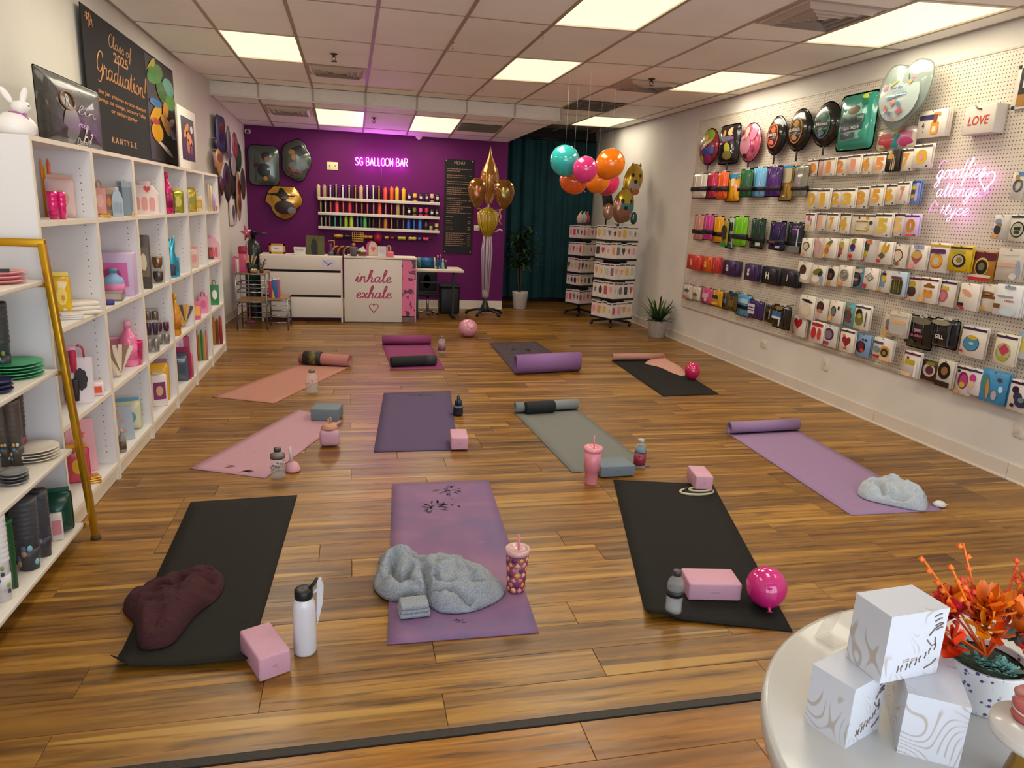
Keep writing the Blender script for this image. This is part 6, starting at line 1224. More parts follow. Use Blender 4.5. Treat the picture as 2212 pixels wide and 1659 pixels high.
def packet(cr, x0, x1, y0, y1, lab, body='#d6ccc0', head=None, prints=(), off=.07, n=2, group=None, t=.009):
    _alt[0] += 1; off += .03*(_alt[0] % 2)
    c, w, h = wallrect(cr, x0, x1, y0, y1, off)
    o = thing('balloon_packet', lab, 'packet', c, -PI/2, group); mb_ = C(body, .4, coat=.15)
    for i in range(n): MB().rbox((.002*i, .016*i, .002*i), (w, t, h), mb_, .003, rz=0, seg=1).obj('card', o)
    y = -t/2-.0004
    if head: MB().box((0, y-.0008, h*.41), (w*.98, .0016, h*.075), C(head, .4)).obj('header', o)
    for i, p in enumerate(prints):
        yy = y-.0012*(i+1); mb = MB()
        if p[0] == 't': put_text(mb, p[1], w*p[2], h*p[3], w=w*p[4] if p[4] else None, h=h*p[5] if p[5] else None, y=yy, mat=C(p[6], .35), bold=.045 if len(p) < 8 else p[7])
        elif p[0] == 'o':      # ring
            P = sc(SH[p[1]], w*p[2], h*p[3], w*p[4], h*p[5]); mb.tube([(x, yy, z) for x, z in P], p[7] if len(p) > 7 else .007, C(p[6], .35), 6, closed=True)
        else: mb.prism(sc(SH[p[0]], w*p[1], h*p[2], w*p[3], h*p[4], p[6] if len(p) > 6 else 0), yy-.0008, yy+.0008, C(p[5], .35))
        mb.obj('print', o)
    hookpart(o, h, off); return o
def pouch(cr, x0, x1, y0, y1, lab, col, band=None, off=.06, prints=(), alpha=1.0, thick=.019, group=None, bandz=-.22, bandh=.13):
    _alt[0] += 1; off += .045*(_alt[0] % 2)-.012
    c, w, h = wallrect(cr, x0, x1, y0, y1, off); o = thing('balloon_bag', lab, 'bag', c, -PI/2, group)
    m = C(col, .22, coat=.5) if alpha == 1 else C(col, .15, coat=.5, alpha=alpha)
    mb = MB(); pillow(mb, sc(rrect(.16, 4, w/h), 0, 0, w/2, h/2), thick, m, 0, True, .06); mb.obj('bag_body', o)
    for s in (-.5, .5): mb = MB(); mb.tube([(w*.33*s*1.2, -thick*.93, -h*.4), (w*.33*s*1.2, -thick*.97, h*.4)], .004, m, 6); mb.obj('fold_line', o)
    if band: MB().rbox((0, -.002, h*bandz), (w*1.02, thick*2.06, h*bandh), C(band, .35), .004).obj('band', o)
    for i, p in enumerate(prints):
        mb = MB(); yy = -thick-.002-.001*i
        if p[0] == 't': put_text(mb, p[1], w*p[2], h*p[3], h=h*p[5], y=yy, mat=C(p[6], .4), bold=.02)
        else: mb.prism(sc(SH[p[0]], w*p[1], h*p[2], w*p[3], h*p[4]), yy-.0006, yy+.004, C(p[5], .4))
        mb.obj('print', o)
    MB().box((0, 0, h*.5), (w*.3, .004, .02), C('#c8c0b4')).obj('hang_tab', o); hookpart(o, h, off, h*.505); return o
# ---- big foil balloons along the top
def topfoil(cr, x0, x1, y0, y1, shape, col, lab, prints=(), T=.045, stick=None, alpha=1.0, off=.06, texts=(), edge=True):
    c, w, h = wallrect(cr, x0, x1, y0, y1, off); o = thing('foil_balloon', lab, 'balloon', c, -PI/2, 'foil balloons along the top of the pegboard')
    m = C(col, .2, metal=.15, coat=.8) if alpha == 1 else C(col, .15, coat=1, alpha=alpha)
    mb = MB(); pillow(mb, sc(shape, 0, 0, w/2, h/2), T, m, 0, True, .05); mb.obj('envelope', o)
    for i, (s, cx, cz, rx, rz, cc, rt) in enumerate(prints):
        mb = MB(); drape(mb, sc(SH[s], w*cx, h*cz, w*rx, h*rz, rt), dome(w/2, h/2, T, 0, 0, .003+.0014*i), C(cc, .3, coat=.3)); mb.obj('print', o)
    for tt in texts:
        mb = MB(); put_text(mb, tt[0], w*tt[1], h*tt[2], w=w*tt[3], h=h*tt[4], mat=C(tt[5], .4), bold=.02, fn=dome(w/2, h/2, T, 0, 0, .003+.0014*(len(prints)+1))); mb.obj('lettering', o)
    if stick: 
        zs_ = onx(*cr((x0+x1)/2, stick), XFACE-off).z-c.z; MB().rbox((0, 0, (zs_-h*.48)/2), (.024, .008, abs(zs_+h*.48)), C('#14130f' if stick > 0 else col, .3), .003).obj('tail', o)
    MB().tube([(0, off-.001, h*.44), (0, 0, h*.44)], .003, mhook, 6).obj('hook', o); return o, w, h
topfoil(r1, 215, 415, 740, 1140, ell(24), '#7a2030', 'oval multicolour foil balloon, first on the top row of the pegboard', (('e', .05, .25, .3, .2, '#6f8a24', 0), ('e', -.28, -.1, .2, .3, '#8a2a3a', 0), ('q', .12, -.12, .28, .1, '#23407a', 0), ('e', .1, -.33, .2, .12, '#7a2050', 0), ('e', -.18, -.32, .1, .1, '#a89a2a', 0), ('k', .0, .05, .34, .06, '#c8a890', .4), ('s', .05, .22, .1, .13, '#d8883a', .3)), stick=1200)
topfoil(r1, 420, 640, 700, 1130, rrect(.25), '#17161a', 'black rectangular foil balloon with flower print on the top row', (('e', -.15, .28, .1, .09, '#c08a2a', 0), ('e', .18, .3, .13, .1, '#c89a70', 0), ('e', .05, .13, .28, .07, '#5a5470', 0), ('r', .05, .07, .3, .02, '#7a2a4a', .15), ('e', .1, -.1, .15, .12, '#9a9a20', -.6), ('e', .1, -.28, .2, .11, '#6a6420', 0), ('e', -.2, .02, .04, .02, '#d0d0d0', 0), ('e', .3, -.18, .03, .02, '#e0e0e0', 0)), stick=1190)
topfoil(r1, 650, 875, 680, 1110, ell(24), '#b8566e', 'pink oval foil balloon with grey lettering on the top row', (('e', -.1, -.05, .28, .26, '#a86a78', 0), ('e', .25, .2, .12, .16, '#c8708a', -.2), ('d', -.02, .25, .1, .14, '#c89a88', 0), ('e', -.28, .27, .07, .06, '#6a2030', .5), ('e', .25, -.16, .08, .08, '#8a2a4a', 0), ('d', -.06, -.34, .09, .07, '#1c1416', 0)), stick=1165, texts=(('BABY', -.12, .08, .32, .05, '#3a3034'),))
for (cr, x0, x1, y0, y1, emb, acc, lab, st_, tx) in ((r1, 940, 1150, 605, 1030, '#c8643a', '#3a1c12', 'black oval foil balloon with orange emblem on the top row', 1125, 'LAVEE'), (r1, 1165, 1425, 530, 990, '#a87a1c', '#14120c', 'black oval foil balloon with gold emblem on the top row', 1095, 'LASBER'), (r2c, 65, 315, 415, 820, '#1f6a44', '#0c1c14', 'black oval foil balloon with green emblem on the top row', 890, 'Mnett')):
    topfoil(cr, x0, x1, y0, y1, ell(28), '#121110', lab, (('e', 0, -.01, .27, .31, emb, 0), ('e', 0, -.01, .23, .27, acc, 0), ('k', .02, .14, .14, .1, emb, 0), ('q', .02, .0, .25, .065, emb, .2), ('q', .02, .0, .23, .05, acc, .2), ('e', .0, -.18, .12, .06, emb, -.2)), stick=st_, texts=((tx, .02, 0, .4, .07, '#c8c8c0'),))
topfoil(r2c, 295, 630, 340, 850, rrect(.2), '#2f8a78', 'teal scroll-shaped foil balloon with dark lettering on the top row', (('q', -.02, -.02, .34, .36, '#7fb0a4', .06), ('e', 0, .2, .16, .08, '#5a4a20', 0), ('q', -.02, .02, .3, .09, '#2a4a42', .05), ('q', -.02, -.11, .28, .05, '#33423c', .05), ('q', -.1, -.24, .2, .05, '#35504a', .05), ('e', .3, .36, .14, .08, '#1c6a44', .5), ('e', -.35, -.4, .12, .05, '#7fd098', -.4), ('e', .25, .42, .1, .05, '#a8c040', 0)), texts=(('ProMic', -.02, .02, .5, .1, '#0f1a16'), ('TALL SCH', -.02, -.11, .46, .05, '#b8c8c0')))
topfoil(r2c, 640, 1100, 65, 690, [((X-870)/230, -(Y+.27*(X-870)-395)/300) for X, Y in [tuple(q) for q in spline([(640, 400), (645, 480), (690, 590), (760, 650), (840, 690), (920, 620), (1000, 520), (1060, 420), (1095, 300), (1108, 160), (1080, 88), (1000, 66), (930, 84), (880, 128), (800, 122), (740, 140), (690, 200), (650, 300)], 3)]], '#93a199', 'very large clear heart foil balloon with small party prints', (('e', 0, .02, .38, .36, '#98a49e', 0), ('s', -.25, .15, .07, .045, '#b86a7c', .3), ('e', .25, .26, .04, .045, '#a8486a', 0), ('r', .17, .26, .010, .04, '#4a4a4a', .3), ('h', .21, .18, .04, .035, '#b88a58', 0), ('e', -.08, .2, .09, .015, '#b0a050', .4), ('q', .0, .02, .18, .018, '#6a8aa0', .15), ('d', -.18, -.15, .035, .06, '#b0584a', .2), ('q', -.04, -.07, .045, .035, '#b06a60', .5), ('e', .07, -.1, .035, .035, '#4a7088', 0), ('q', .1, -.2, .055, .03, '#a8505c', .5), ('e', -.08, -.22, .04, .03, '#4a6a84', 0), ('k', .0, -.31, .035, .03, '#b87a5c', 0)), T=.05, alpha=.62, off=.12, texts=(('Sandy', .02, .12, .22, .05, '#3a4a7a'), ('Happiness', .02, .02, .36, .03, '#d8e0e0')))
topfoil(r2c, 630, 1000, 640, 850, rrect(.3), '#c8b8a8', 'printed foil balloon of coloured balloons hanging under the clear heart', (('e', -.18, -.1, .2, .34, '#a83a3c', 0), ('e', .22, .1, .18, .4, '#b86a88', .2), ('e', -.38, .3, .1, .14, '#a8a030', 0), ('r', .06, -.1, .08, .3, '#2a7a80', -.3), ('e', .3, -.2, .14, .2, '#a83a68', 0), ('e', .08, .3, .12, .1, '#c8b040', .3), ('e', -.3, -.42, .1, .07, '#9a9020', 0)), T=.03, alpha=.9, off=.045)
# ---- coloured balloon bags
BG = 'coloured balloon bags on the pegboard'
for a in ((r1, 130, 288, 1230, 1502, 'white balloon bag with black band, first of the upper bag row', '#cdc4b4', '#15130f'), (r1, 280, 402, 1215, 1502, 'red balloon bag with black band on the upper bag row', '#b8324a', '#15130f'), (r1, 398, 518, 1210, 1512, 'orange balloon bag with black band on the upper bag row', '#d8581c', '#15130f')):
    pouch(*a, group=BG, bandz=-.12, bandh=.18)
pouch(r1, 492, 648, 1240, 1540, 'yellow balloon bag with blue top on the upper bag row', '#d89c14', None, prints=(('q', .0, .42, .44, .075, '#2a88b8'), ('q', .06, .2, .1, .14, '#d8d0a8')), group=BG)
pouch(r1, 642, 783, 1180, 1490, 'dark green balloon bag with black band on the upper bag row', '#1c5a34', '#15130f', group=BG); pouch(r1, 768, 932, 1160, 1490, 'light blue balloon bag with black band on the upper bag row', '#6aa8d0', '#15130f', group=BG)
pouch(r1, 925, 1098, 1150, 1485, 'purple balloon bag with dark band on the upper bag row', '#43226a', '#1c1224', group=BG); pouch(r1, 1080, 1225, 1150, 1530, 'gold balloon bag with blue tab on the upper bag row', '#a8843c', None, prints=(('q', .05, .44, .4, .06, '#2a88c0'), ('r', .0, -.36, .1, .02, '#e0d8c0'), ('q', 0, .22, .45, .2, '#b8ac8c')), group=BG)
pouch(r1, 1228, 1385, 1140, 1490, 'clear silver balloon bag with black band on the upper bag row', '#8a8a78', '#15130f', alpha=.85, prints=(('t', 'BIG', -.2, -.22, 0, .04, '#b03040'),), group=BG)
pouch(r3c, 160, 275, 130, 435, 'pale pink clear balloon bag, first of the lower bag row', '#c88a80', '#15100e', alpha=.9, bandz=-.17, bandh=.17, group=BG); pouch(r3c, 283, 392, 125, 440, 'magenta balloon bag on the lower bag row', '#b83a80', '#15100e', bandz=-.17, bandh=.17, group=BG); pouch(r3c, 385, 515, 150, 470, 'golden yellow balloon bag on the lower bag row', '#d89a10', '#15100e', bandz=-.17, bandh=.17, group=BG)
pouch(r3c, 497, 572, 190, 520, 'yellow and black patterned balloon bag on the lower bag row', '#8a7a24', None, prints=(('e', 0, .1, .4, .2, '#1c1a12'), ('e', .1, -.12, .3, .1, '#2a2618'), ('q', 0, -.42, .45, .07, '#1a7a3a')), group=BG); pouch(r3c, 568, 640, 160, 540, 'white and green striped balloon bag on the lower bag row', '#a8aca8', None, prints=(('q', .1, .2, .3, .14, '#2a322c'), ('q', .1, -.15, .3, .12, '#3a3f34'), ('q', 0, -.42, .45, .07, '#12604a')), group=BG)
pouch(r3c, 632, 798, 150, 515, 'lime green balloon bag with black band on the lower bag row', '#6ab414', '#16170c', bandz=-.17, bandh=.17, group=BG); pouch(r3c, 838, 1008, 175, 535, 'dark green balloon bag hanging alone on the lower bag row', '#143a26', '#100c0a', prints=(('t', 'CHECK', -.2, -.22, 0, .04, '#8a2a2a'), ('q', .2, -.36, .16, .06, '#a8b8b0')), group=BG)
pouch(r3c, 1062, 1255, 205, 560, 'navy balloon bag hanging alone on the lower bag row', '#1c1a40', '#0e0c18', prints=(('r', -.2, -.22, .2, .03, '#6a4a20'), ('q', .18, -.38, .14, .04, '#9aa0c0')), group=BG); pouch(r3c, 1260, 1472, 220, 580, 'charcoal balloon bag with a white stripe at the end of the lower bag row', '#1f2530', '#14161c', prints=(('r', .25, -.1, .025, .38, '#b8c0c4'), ('q', 0, -.4, .45, .1, '#6a6a64')), bandz=-.2, bandh=.1, group=BG)
# ---- small square letter packs
for (x0, x1, y0, y1, col, ch, tcol, lab) in ((82, 238, 612, 790, '#b8322a', 'a', '#d8a060', 'small red letter pack, first of the letter row'), (268, 378, 636, 815, '#c8561a', 'a', '#d8b060', 'small orange letter pack in the letter row'), (382, 462, 642, 830, '#b8342c', 'l', '#d88080', 'narrow red letter pack in the letter row'), (507, 690, 682, 862, '#33204a', 'a', '#d8c8c0', 'small purple letter pack with a white letter a'), (768, 920, 722, 922, '#35204c', 'g', '#d0c0b8', 'small purple letter pack with a white letter g'),
                                      (972, 1195, 758, 968, '#17181a', 'H', '#d8d0c0', 'black letter pack with a white letter H'), (1215, 1412, 792, 998, '#14161a', 'J', '#d0b8a8', 'black letter pack with a white letter J')):
    o = packet(r3c, x0, x1, y0, y1, lab, col, None, (('t', ch, -.18, 0, 0, .42, tcol, .03), ('q', .32, -.02, .06, .38, col)), off=.05, n=3, t=.014, group='letter packs on the pegboard')
# ---- low row of bags on the far part
LG = 'low row of bags near the small plant'
pouch(r3c, 32, 145, 960, 1145, 'white bag with grey print, first of the low row near the plant', '#c8beb0', None, off=.05, prints=(('e', .0, .1, .25, .12, '#5a5650'), ('q', -.2, -.36, .2, .1, '#b86a50')), group=LG); pouch(r3c, 140, 240, 985, 1165, 'cream pear-shaped bag in the low row near the plant', '#c4b8a4', None, off=.05, prints=(('e', 0, -.06, .25, .14, '#6a6458'),), group=LG)
pouch(r3c, 246, 390, 1000, 1200, 'pink bag with white print in the low row near the plant', '#c0507a', None, off=.05, prints=(('q', -.05, 0, .25, .16, '#d8a0b8'), ('e', .0, -.25, .1, .08, '#e0b8c8')), group=LG); pouch(r3c, 380, 506, 1030, 1235, 'yellow bag with dark label in the low row near the plant', '#c08a18', None, off=.05, prints=(('q', -.1, .08, .3, .11, '#2a3040'), ('q', -.1, -.3, .28, .06, '#d8b040')), group=LG)
pouch(r3c, 488, 572, 1060, 1260, 'brown clear bag in the low row near the plant', '#4a4028', None, off=.05, prints=(('q', 0, 0, .35, .12, '#7a8490'),), group=LG); pouch(r3c, 568, 680, 1048, 1285, 'olive bag with teal top in the low row near the plant', '#504020', None, off=.07, prints=(('q', .05, .4, .38, .08, '#1a3a4a'), ('e', 0, -.12, .3, .18, '#6a5424')), group=LG)
pouch(r3c, 645, 850, 1075, 1345, 'light blue bag with black band in the low row near the plant', '#4f94bc', '#14161a', off=.06, prints=(('q', 0, .2, .35, .1, '#a8c8d8'),), bandz=-.08, bandh=.2, group=LG); pouch(r3c, 810, 1000, 1150, 1380, 'dark purple bag with white label in the low row near the plant', '#2f2054', None, off=.08, prints=(('q', -.22, 0, .2, .26, '#c8c0cc'), ('r', -.22, .08, .16, .03, '#3a2a4a'), ('r', -.22, -.06, .16, .03, '#4a3a5a')), group=LG)
pouch(r3c, 1006, 1116, 1200, 1420, 'dark olive narrow bag in the low row near the plant', '#2e2a1a', None, off=.06, prints=(('r', .2, -.05, .03, .25, '#b8b8b0'), ('e', -.05, .15, .2, .1, '#6a5024')), group=LG); pouch(r3c, 1098, 1322, 1210, 1500, 'black bag with blue and white label in the low row near the plant', '#1c1a16', None, off=.08, prints=(('q', -.2, .08, .24, .13, '#3a6090'), ('q', -.2, -.06, .24, .05, '#c8c8c8'), ('r', -.02, -.2, .03, .18, '#b8b8b0'), ('e', -.1, .36, .2, .08, '#8a6a30')), group=LG)
# ---- number packets
OR, YE = '#d8822c', '#d2a024'
def num(cr, x0, x1, y0, y1, ch, col, lab, head='#3a3034', body='#d6ccbe', extra=(), off=.07):
    pr = [('t', ch, -.02, -.02, .62 if ch not in '17' else .4, .62, col, .06)] if ch else []
    return packet(cr, x0, x1, y0, y1, lab, body, head, tuple(pr)+tuple(extra)+(('e', .34, -.42, .05, .035, '#2a2226'),), off=off, group='number balloon packets')
for x0, x1, y0, y1, ch, col, nm in ((15, 122, 930, 1082, '0', OR, 'orange zero'), (160, 262, 915, 1078, '1', OR, 'orange one'), (252, 374, 905, 1080, '2', OR, 'orange two'), (374, 488, 890, 1062, '1', '#d88a70', 'pink one'), (476, 608, 880, 1066, '4', '#d08a2c', 'ochre four'), (612, 730, 870, 1060, '5', OR, 'orange five'), (838, 974, 832, 1036, '7', '#d8922c', 'amber seven'), (966, 1130, 795, 1010, '0', '#c9a028', 'large gold and pink zero')):
    num(r2c, x0, x1, y0, y1, ch, col, 'packet with %s in the top number row' % nm, extra=((('e', -.02, -.02, .12, .18, '#d08a80'),) if 'pink zero' in nm else ()))
packet(r2c, 112, 162, 925, 1085, 'narrow pink packet between zero and one in the top number row', '#c8a090', '#3a3034', (), group='number balloon packets')
packet(r2c, 722, 840, 845, 1040, 'black animal-print packet in the top number row', '#1f1a14', None, (('e', -.15, .2, .25, .12, '#c08a30'), ('r', .1, -.15, .03, .3, '#b8a078'), ('r', .22, -.12, .02, .3, '#b8a078'), ('r', -.02, -.18, .02, .25, '#a89068')), group='number balloon packets')
for x0, x1, y0, y1, ch, col, nm in ((4, 112, 1190, 1378, '0', YE, 'yellow zero'), (100, 214, 1192, 1376, '1', YE, 'yellow one'), (222, 326, 1195, 1362, '2', YE, 'yellow two'), (318, 440, 1190, 1366, '3', YE, 'yellow three'), (428, 566, 1172, 1372, '8', '#c89030', 'ochre eight'), (580, 694, 1158, 1352, '5', '#d09020', 'large gold five'), (690, 818, 1150, 1338, '6', '#d0981c', 'gold six'), (818, 924, 1130, 1330, '7', '#c88078', 'pink seven')):
    num(r2c, x0, x1, y0, y1, ch, col, 'packet with %s in the second number row' % nm)
packet(r2c, 918, 1028, 1115, 1330, 'blue packet with gold shapes at the end of the second number row', '#6a86b4', '#2a3a6a', (('e', -.05, .16, .2, .1, '#c8b028'), ('e', -.05, -.16, .24, .1, '#c0a020'), ('e', -.05, 0, .3, .1, '#3a3f58'), ('r', .3, 0, .1, .38, '#a8a0d0')), group='number balloon packets')
packet(r2c, 0, 80, 1410, 1572, 'packet with pink and gold shapes, first in the third number row', '#d2c8bc', '#2a2028', (('e', -.1, .2, .16, .14, '#c04a78'), ('d', -.15, -.25, .18, .14, '#c0a040'), ('r', .2, .0, .05, .2, '#8a8078')), group='number balloon packets')
for x0, x1, y0, y1, ch, col, nm in ((82, 184, 1405, 1572, '1', '#d8a890', 'pale pink one'), (190, 288, 1410, 1580, '7', '#cc9c30', 'gold seven'), (280, 402, 1410, 1596, '4', '#c8a030', 'gold four'), (622, 768, 1412, 1628, '5', '#c8a838', 'gold five with a small heart'), (772, 892, 1410, 1620, '5', '#d8b070', 'pale gold five'), (882, 1014, 1420, 1622, '0', '#b87a2c', 'bronze zero on lilac card')):
    num(r2c, x0, x1, y0, y1, ch, col, 'packet with %s in the third number row' % nm, body='#d6ccbe' if 'lilac' not in nm else '#cbb4d4', head='#3a3034' if 'lilac' not in nm else '#4a2a80', extra=((('q', .1, -.45, .35, .04, '#c84a3a'),) if 'lilac' in nm else ()))
packet(r2c, 415, 640, 1418, 1606, 'wide packet with a gold ring and tiny charms in the third number row', '#d2c8b8', '#4a4038', (('o', 'q', -.05, -.05, .25, .22, '#b8a060', .009), ('e', .12, .3, .07, .07, '#d09030'), ('e', .28, .08, .07, .09, '#3a3a3a'), ('e', -.2, .3, .03, .07, '#2a2226'), ('e', .12, -.25, .06, .1, '#a89040')), group='number balloon packets')
# ---- shape packets
SG = 'shape balloon packets on the pegboard'
def sp(cr, x0, x1, y0, y1, lab, body, prints, head=None, off=.07, n=2): return packet(cr, x0, x1, y0, y1, lab, body, head, prints, off=off, n=n, group=SG)
W_ = '#d4cabc'
sp(r4c, 208, 355, 760, 1030, 'packet with a brown drop outline, first in the drop row', W_, (('d', -.02, .06, .34, .26, '#4a3a24'), ('d', -.02, .06, .26, .2, '#b8b090'), ('e', -.3, -.36, .14, .06, '#c88a50')))
sp(r4c, 358, 522, 758, 1040, 'pale pink packet with a faint oval in the drop row', '#cdb2a8', (('e', 0, .06, .36, .32, '#c09a94'), ('e', -.35, -.42, .1, .05, '#c04060'))); sp(r4c, 522, 712, 762, 1048, 'packet with red and yellow flame print in the drop row', W_, (('e', -.1, .18, .22, .14, '#b89a20', .5), ('e', -.2, -.12, .16, .18, '#b8603a', -.4), ('e', -.36, -.38, .08, .09, '#d0b020'), ('e', .02, .3, .2, .08, '#6a6a30', .4)))
sp(r4c, 706, 880, 765, 1072, 'packet with pink and yellow ice lolly in the drop row', W_, (('e', -.05, .12, .2, .26, '#a89a3a', -.25), ('e', -.12, -.1, .2, .2, '#a04a60', -.25), ('d', -.18, -.3, .14, .1, '#6a1a24', -.2))); sp(r4c, 892, 1080, 762, 1066, 'packet with purple grape print in the drop row', W_, (('e', -.22, .06, .2, .2, '#3a2a5a'), ('e', -.18, .36, .16, .12, '#8a8a24', .4), ('e', -.32, -.36, .16, .1, '#b02a24'), ('e', -.36, -.1, .1, .06, '#7a94b0')))
sp(r4c, 1070, 1310, 780, 1112, 'packet with dark green and yellow cone print in the drop row', '#c8beb4', (('e', -.25, .15, .2, .3, '#3a3a3a', -.3), ('e', -.25, -.12, .14, .14, '#a8a020'), ('e', -.36, -.38, .14, .07, '#b02a30'), ('q', -.05, .4, .15, .08, '#c86a3a'))); sp(r4c, 1305, 1512, 812, 1138, 'packet with crossed yellow bananas in the drop row', W_, (('e', -.14, .2, .1, .26, '#c89c1c', -.3), ('e', .12, .2, .1, .26, '#c0901c', -.5), ('k', -.18, -.12, .24, .16, '#5a5030'), ('e', -.36, -.36, .14, .07, '#b02a30')))
sp(r4c, 1492, 1728, 850, 1192, 'packet with a brown pointed outline in the drop row', W_, (('d', -.06, .0, .32, .3, '#5a3418'), ('d', -.06, .0, .27, .25, '#cdb8a4'), ('e', -.05, -.33, .14, .06, '#8a4a20')))
sp(r6c, 148, 365, 652, 968, 'packet with a red and yellow cone balloon near the neon lettering', W_, (('d', -.06, .02, .32, .3, '#a04a4a'), ('e', -.06, .12, .28, .16, '#b89a50'), ('e', -.3, -.36, .18, .09, '#d8887a'), ('q', .0, .44, .3, .07, '#8a98c0'))); sp(r6c, 388, 650, 622, 1000, 'packet with a yellow and red ring and purple heading', W_, (('e', -.05, -.12, .3, .26, '#c0502c'), ('e', -.05, -.1, .28, .22, '#c8981c'), ('e', -.05, -.12, .14, .14, '#b8a8a4'), ('q', -.02, .22, .36, .075, '#4a2a58')), head='#c09a14')
sp(r6c, 652, 940, 655, 992, 'yellow packet with a black swirl ring', '#c2a010', (('e', -.02, -.08, .3, .26, '#1a1814'), ('e', -.04, -.06, .22, .19, '#a8a8a0'), ('e', 0, -.05, .13, .11, '#8a6a20'), ('q', -.1, .28, .3, .06, '#a89a3a'), ('q', .15, -.4, .25, .05, '#b08a10')), head='#2a2a2c'); sp(r6c, 948, 1244, 722, 1112, 'maroon and amber packet with a black oval', '#a8701c', (('q', 0, .32, .5, .13, '#5a1c30'), ('e', -.05, -.02, .3, .3, '#c8a860'), ('e', -.05, -.04, .26, .25, '#17140f'), ('e', -.05, -.02, .14, .13, '#6a6040'), ('q', -.05, -.34, .48, .05, '#c8b8b0'), ('q', -.1, -.44, .44, .06, '#b02a20')), head='#1c181a')
sp(r6c, 1262, 1600, 700, 1112, 'large clear packet with pale card beside the amber packet', '#bdb2a4', (('q', .0, .4, .3, .09, '#d4cab8'), ('q', -.1, .0, .38, .06, '#c89a88'), ('e', .38, -.1, .07, .28, '#8a98a8', .2), ('e', .22, -.34, .14, .1, '#c8c0b8')))
sp(r4c, 152, 342, 1098, 1400, 'packet with a brown drop and white body, first in the oval row', W_, (('e', -.08, .12, .24, .24, '#4a2a18'), ('e', .1, -.2, .3, .14, '#e0d8cc'), ('e', -.36, -.38, .12, .08, '#d07a30'))); sp(r4c, 338, 552, 1150, 1432, 'packet with a green bundle print in the oval row', '#c8bfb0', (('e', -.02, .18, .32, .16, '#6a6a24', .2), ('e', -.1, -.22, .26, .16, '#d8c8b8'), ('e', .3, -.2, .1, .24, '#7a98b0'), ('e', .2, .1, .16, .12, '#2a3038', .6)))
sp(r4c, 548, 728, 1158, 1448, 'packet with a black oval and bronze centre in the oval row', W_, (('e', -.05, .08, .32, .3, '#120e0a'), ('e', -.05, .02, .16, .14, '#5a3a1c'), ('q', -.22, -.36, .22, .09, '#d08030'))); sp(r4c, 738, 932, 1155, 1454, 'packet with a grey spiral in the oval row', W_, (('o', 'e', -.05, .06, .3, .25, '#8a8272', .006), ('o', 'e', -.05, .06, .2, .16, '#8a8272', .006), ('o', 'e', -.04, .06, .1, .08, '#8a8272', .006), ('q', -.28, -.36, .16, .08, '#d8853a')))
sp(r4c, 908, 1112, 1180, 1488, 'blue packet with two brown rounds in the oval row', '#4a8098', (('e', -.05, -.06, .34, .34, '#1c1814'), ('e', -.05, .1, .22, .13, '#5a2c1c'), ('e', -.05, -.22, .22, .12, '#5a2c1c'), ('k', -.05, -.06, .28, .07, '#6a98ac'), ('q', .1, .36, .26, .08, '#c8b890'))); sp(r4c, 1100, 1302, 1190, 1498, 'packet with a wire diamond drawing in the oval row', W_, (('o', 'k', -.05, .08, .3, .2, '#8a8274', .005), ('o', 'k', .0, .04, .16, .12, '#8a8274', .005), ('q', -.36, -.36, .14, .1, '#a82a40')))
sp(r4c, 1288, 1500, 1218, 1538, 'packet with a blue and yellow bulb in the oval row', W_, (('e', -.1, .06, .24, .3, '#7a90a8', -.2), ('e', .0, .14, .14, .15, '#d0a814'), ('e', -.1, -.16, .2, .1, '#6a84a0', -.2), ('e', -.3, -.38, .16, .09, '#d8a828'), ('q', .0, .34, .12, .06, '#2a241c'))); sp(r4c, 1484, 1708, 1242, 1596, 'silver packet with green stripes in the oval row', '#a8b4c0', (('q', -.05, -.12, .36, .3, '#3a3818'), ('r', -.2, -.1, .03, .28, '#6a6a2a'), ('r', -.05, -.1, .03, .28, '#5a5a24'), ('r', .12, -.1, .03, .28, '#6a6a2a'), ('q', -.1, .25, .34, .06, '#6a3a34')))
sp(r6c, 100, 290, 1045, 1368, 'packet with a yellow and maroon cupcake in the oval row', W_, (('e', -.05, .18, .2, .14, '#a8981c'), ('e', -.05, -.12, .28, .2, '#4a1c18'), ('q', -.05, -.04, .24, .1, '#3a3430'), ('e', -.25, -.44, .2, .05, '#d09080')), head='#5a1830'); sp(r6c, 280, 508, 1062, 1398, 'packet with an orange bear shape in the oval row', W_, (('q', .02, .16, .3, .05, '#7a4a18'), ('e', 0, .22, .16, .07, '#8a5a1c'), ('q', .0, -.12, .24, .14, '#c8842c'), ('e', -.16, -.02, .06, .06, '#b8742c'), ('e', .16, -.02, .06, .06, '#b8742c'), ('q', -.3, -.38, .14, .08, '#d8a040')), head='#4a2030')
sp(r6c, 484, 740, 1095, 1440, 'packet with a dusty pink drop and purple heading in the oval row', W_, (('e', -.1, -.1, .24, .24, '#a85a60'), ('e', -.1, -.1, .16, .17, '#b87078'), ('q', -.02, .2, .16, .07, '#c8a030'), ('e', -.3, .26, .1, .07, '#4a4440')), head='#35204c'); sp(r6c, 782, 1030, 1140, 1488, 'packet with a peach lizard shape and red corner', W_, (('e', -.1, .14, .3, .1, '#d0927a', -.4), ('q', -.34, -.3, .14, .06, '#1c1614'), ('e', -.28, -.42, .18, .06, '#a02a34', -.3)))
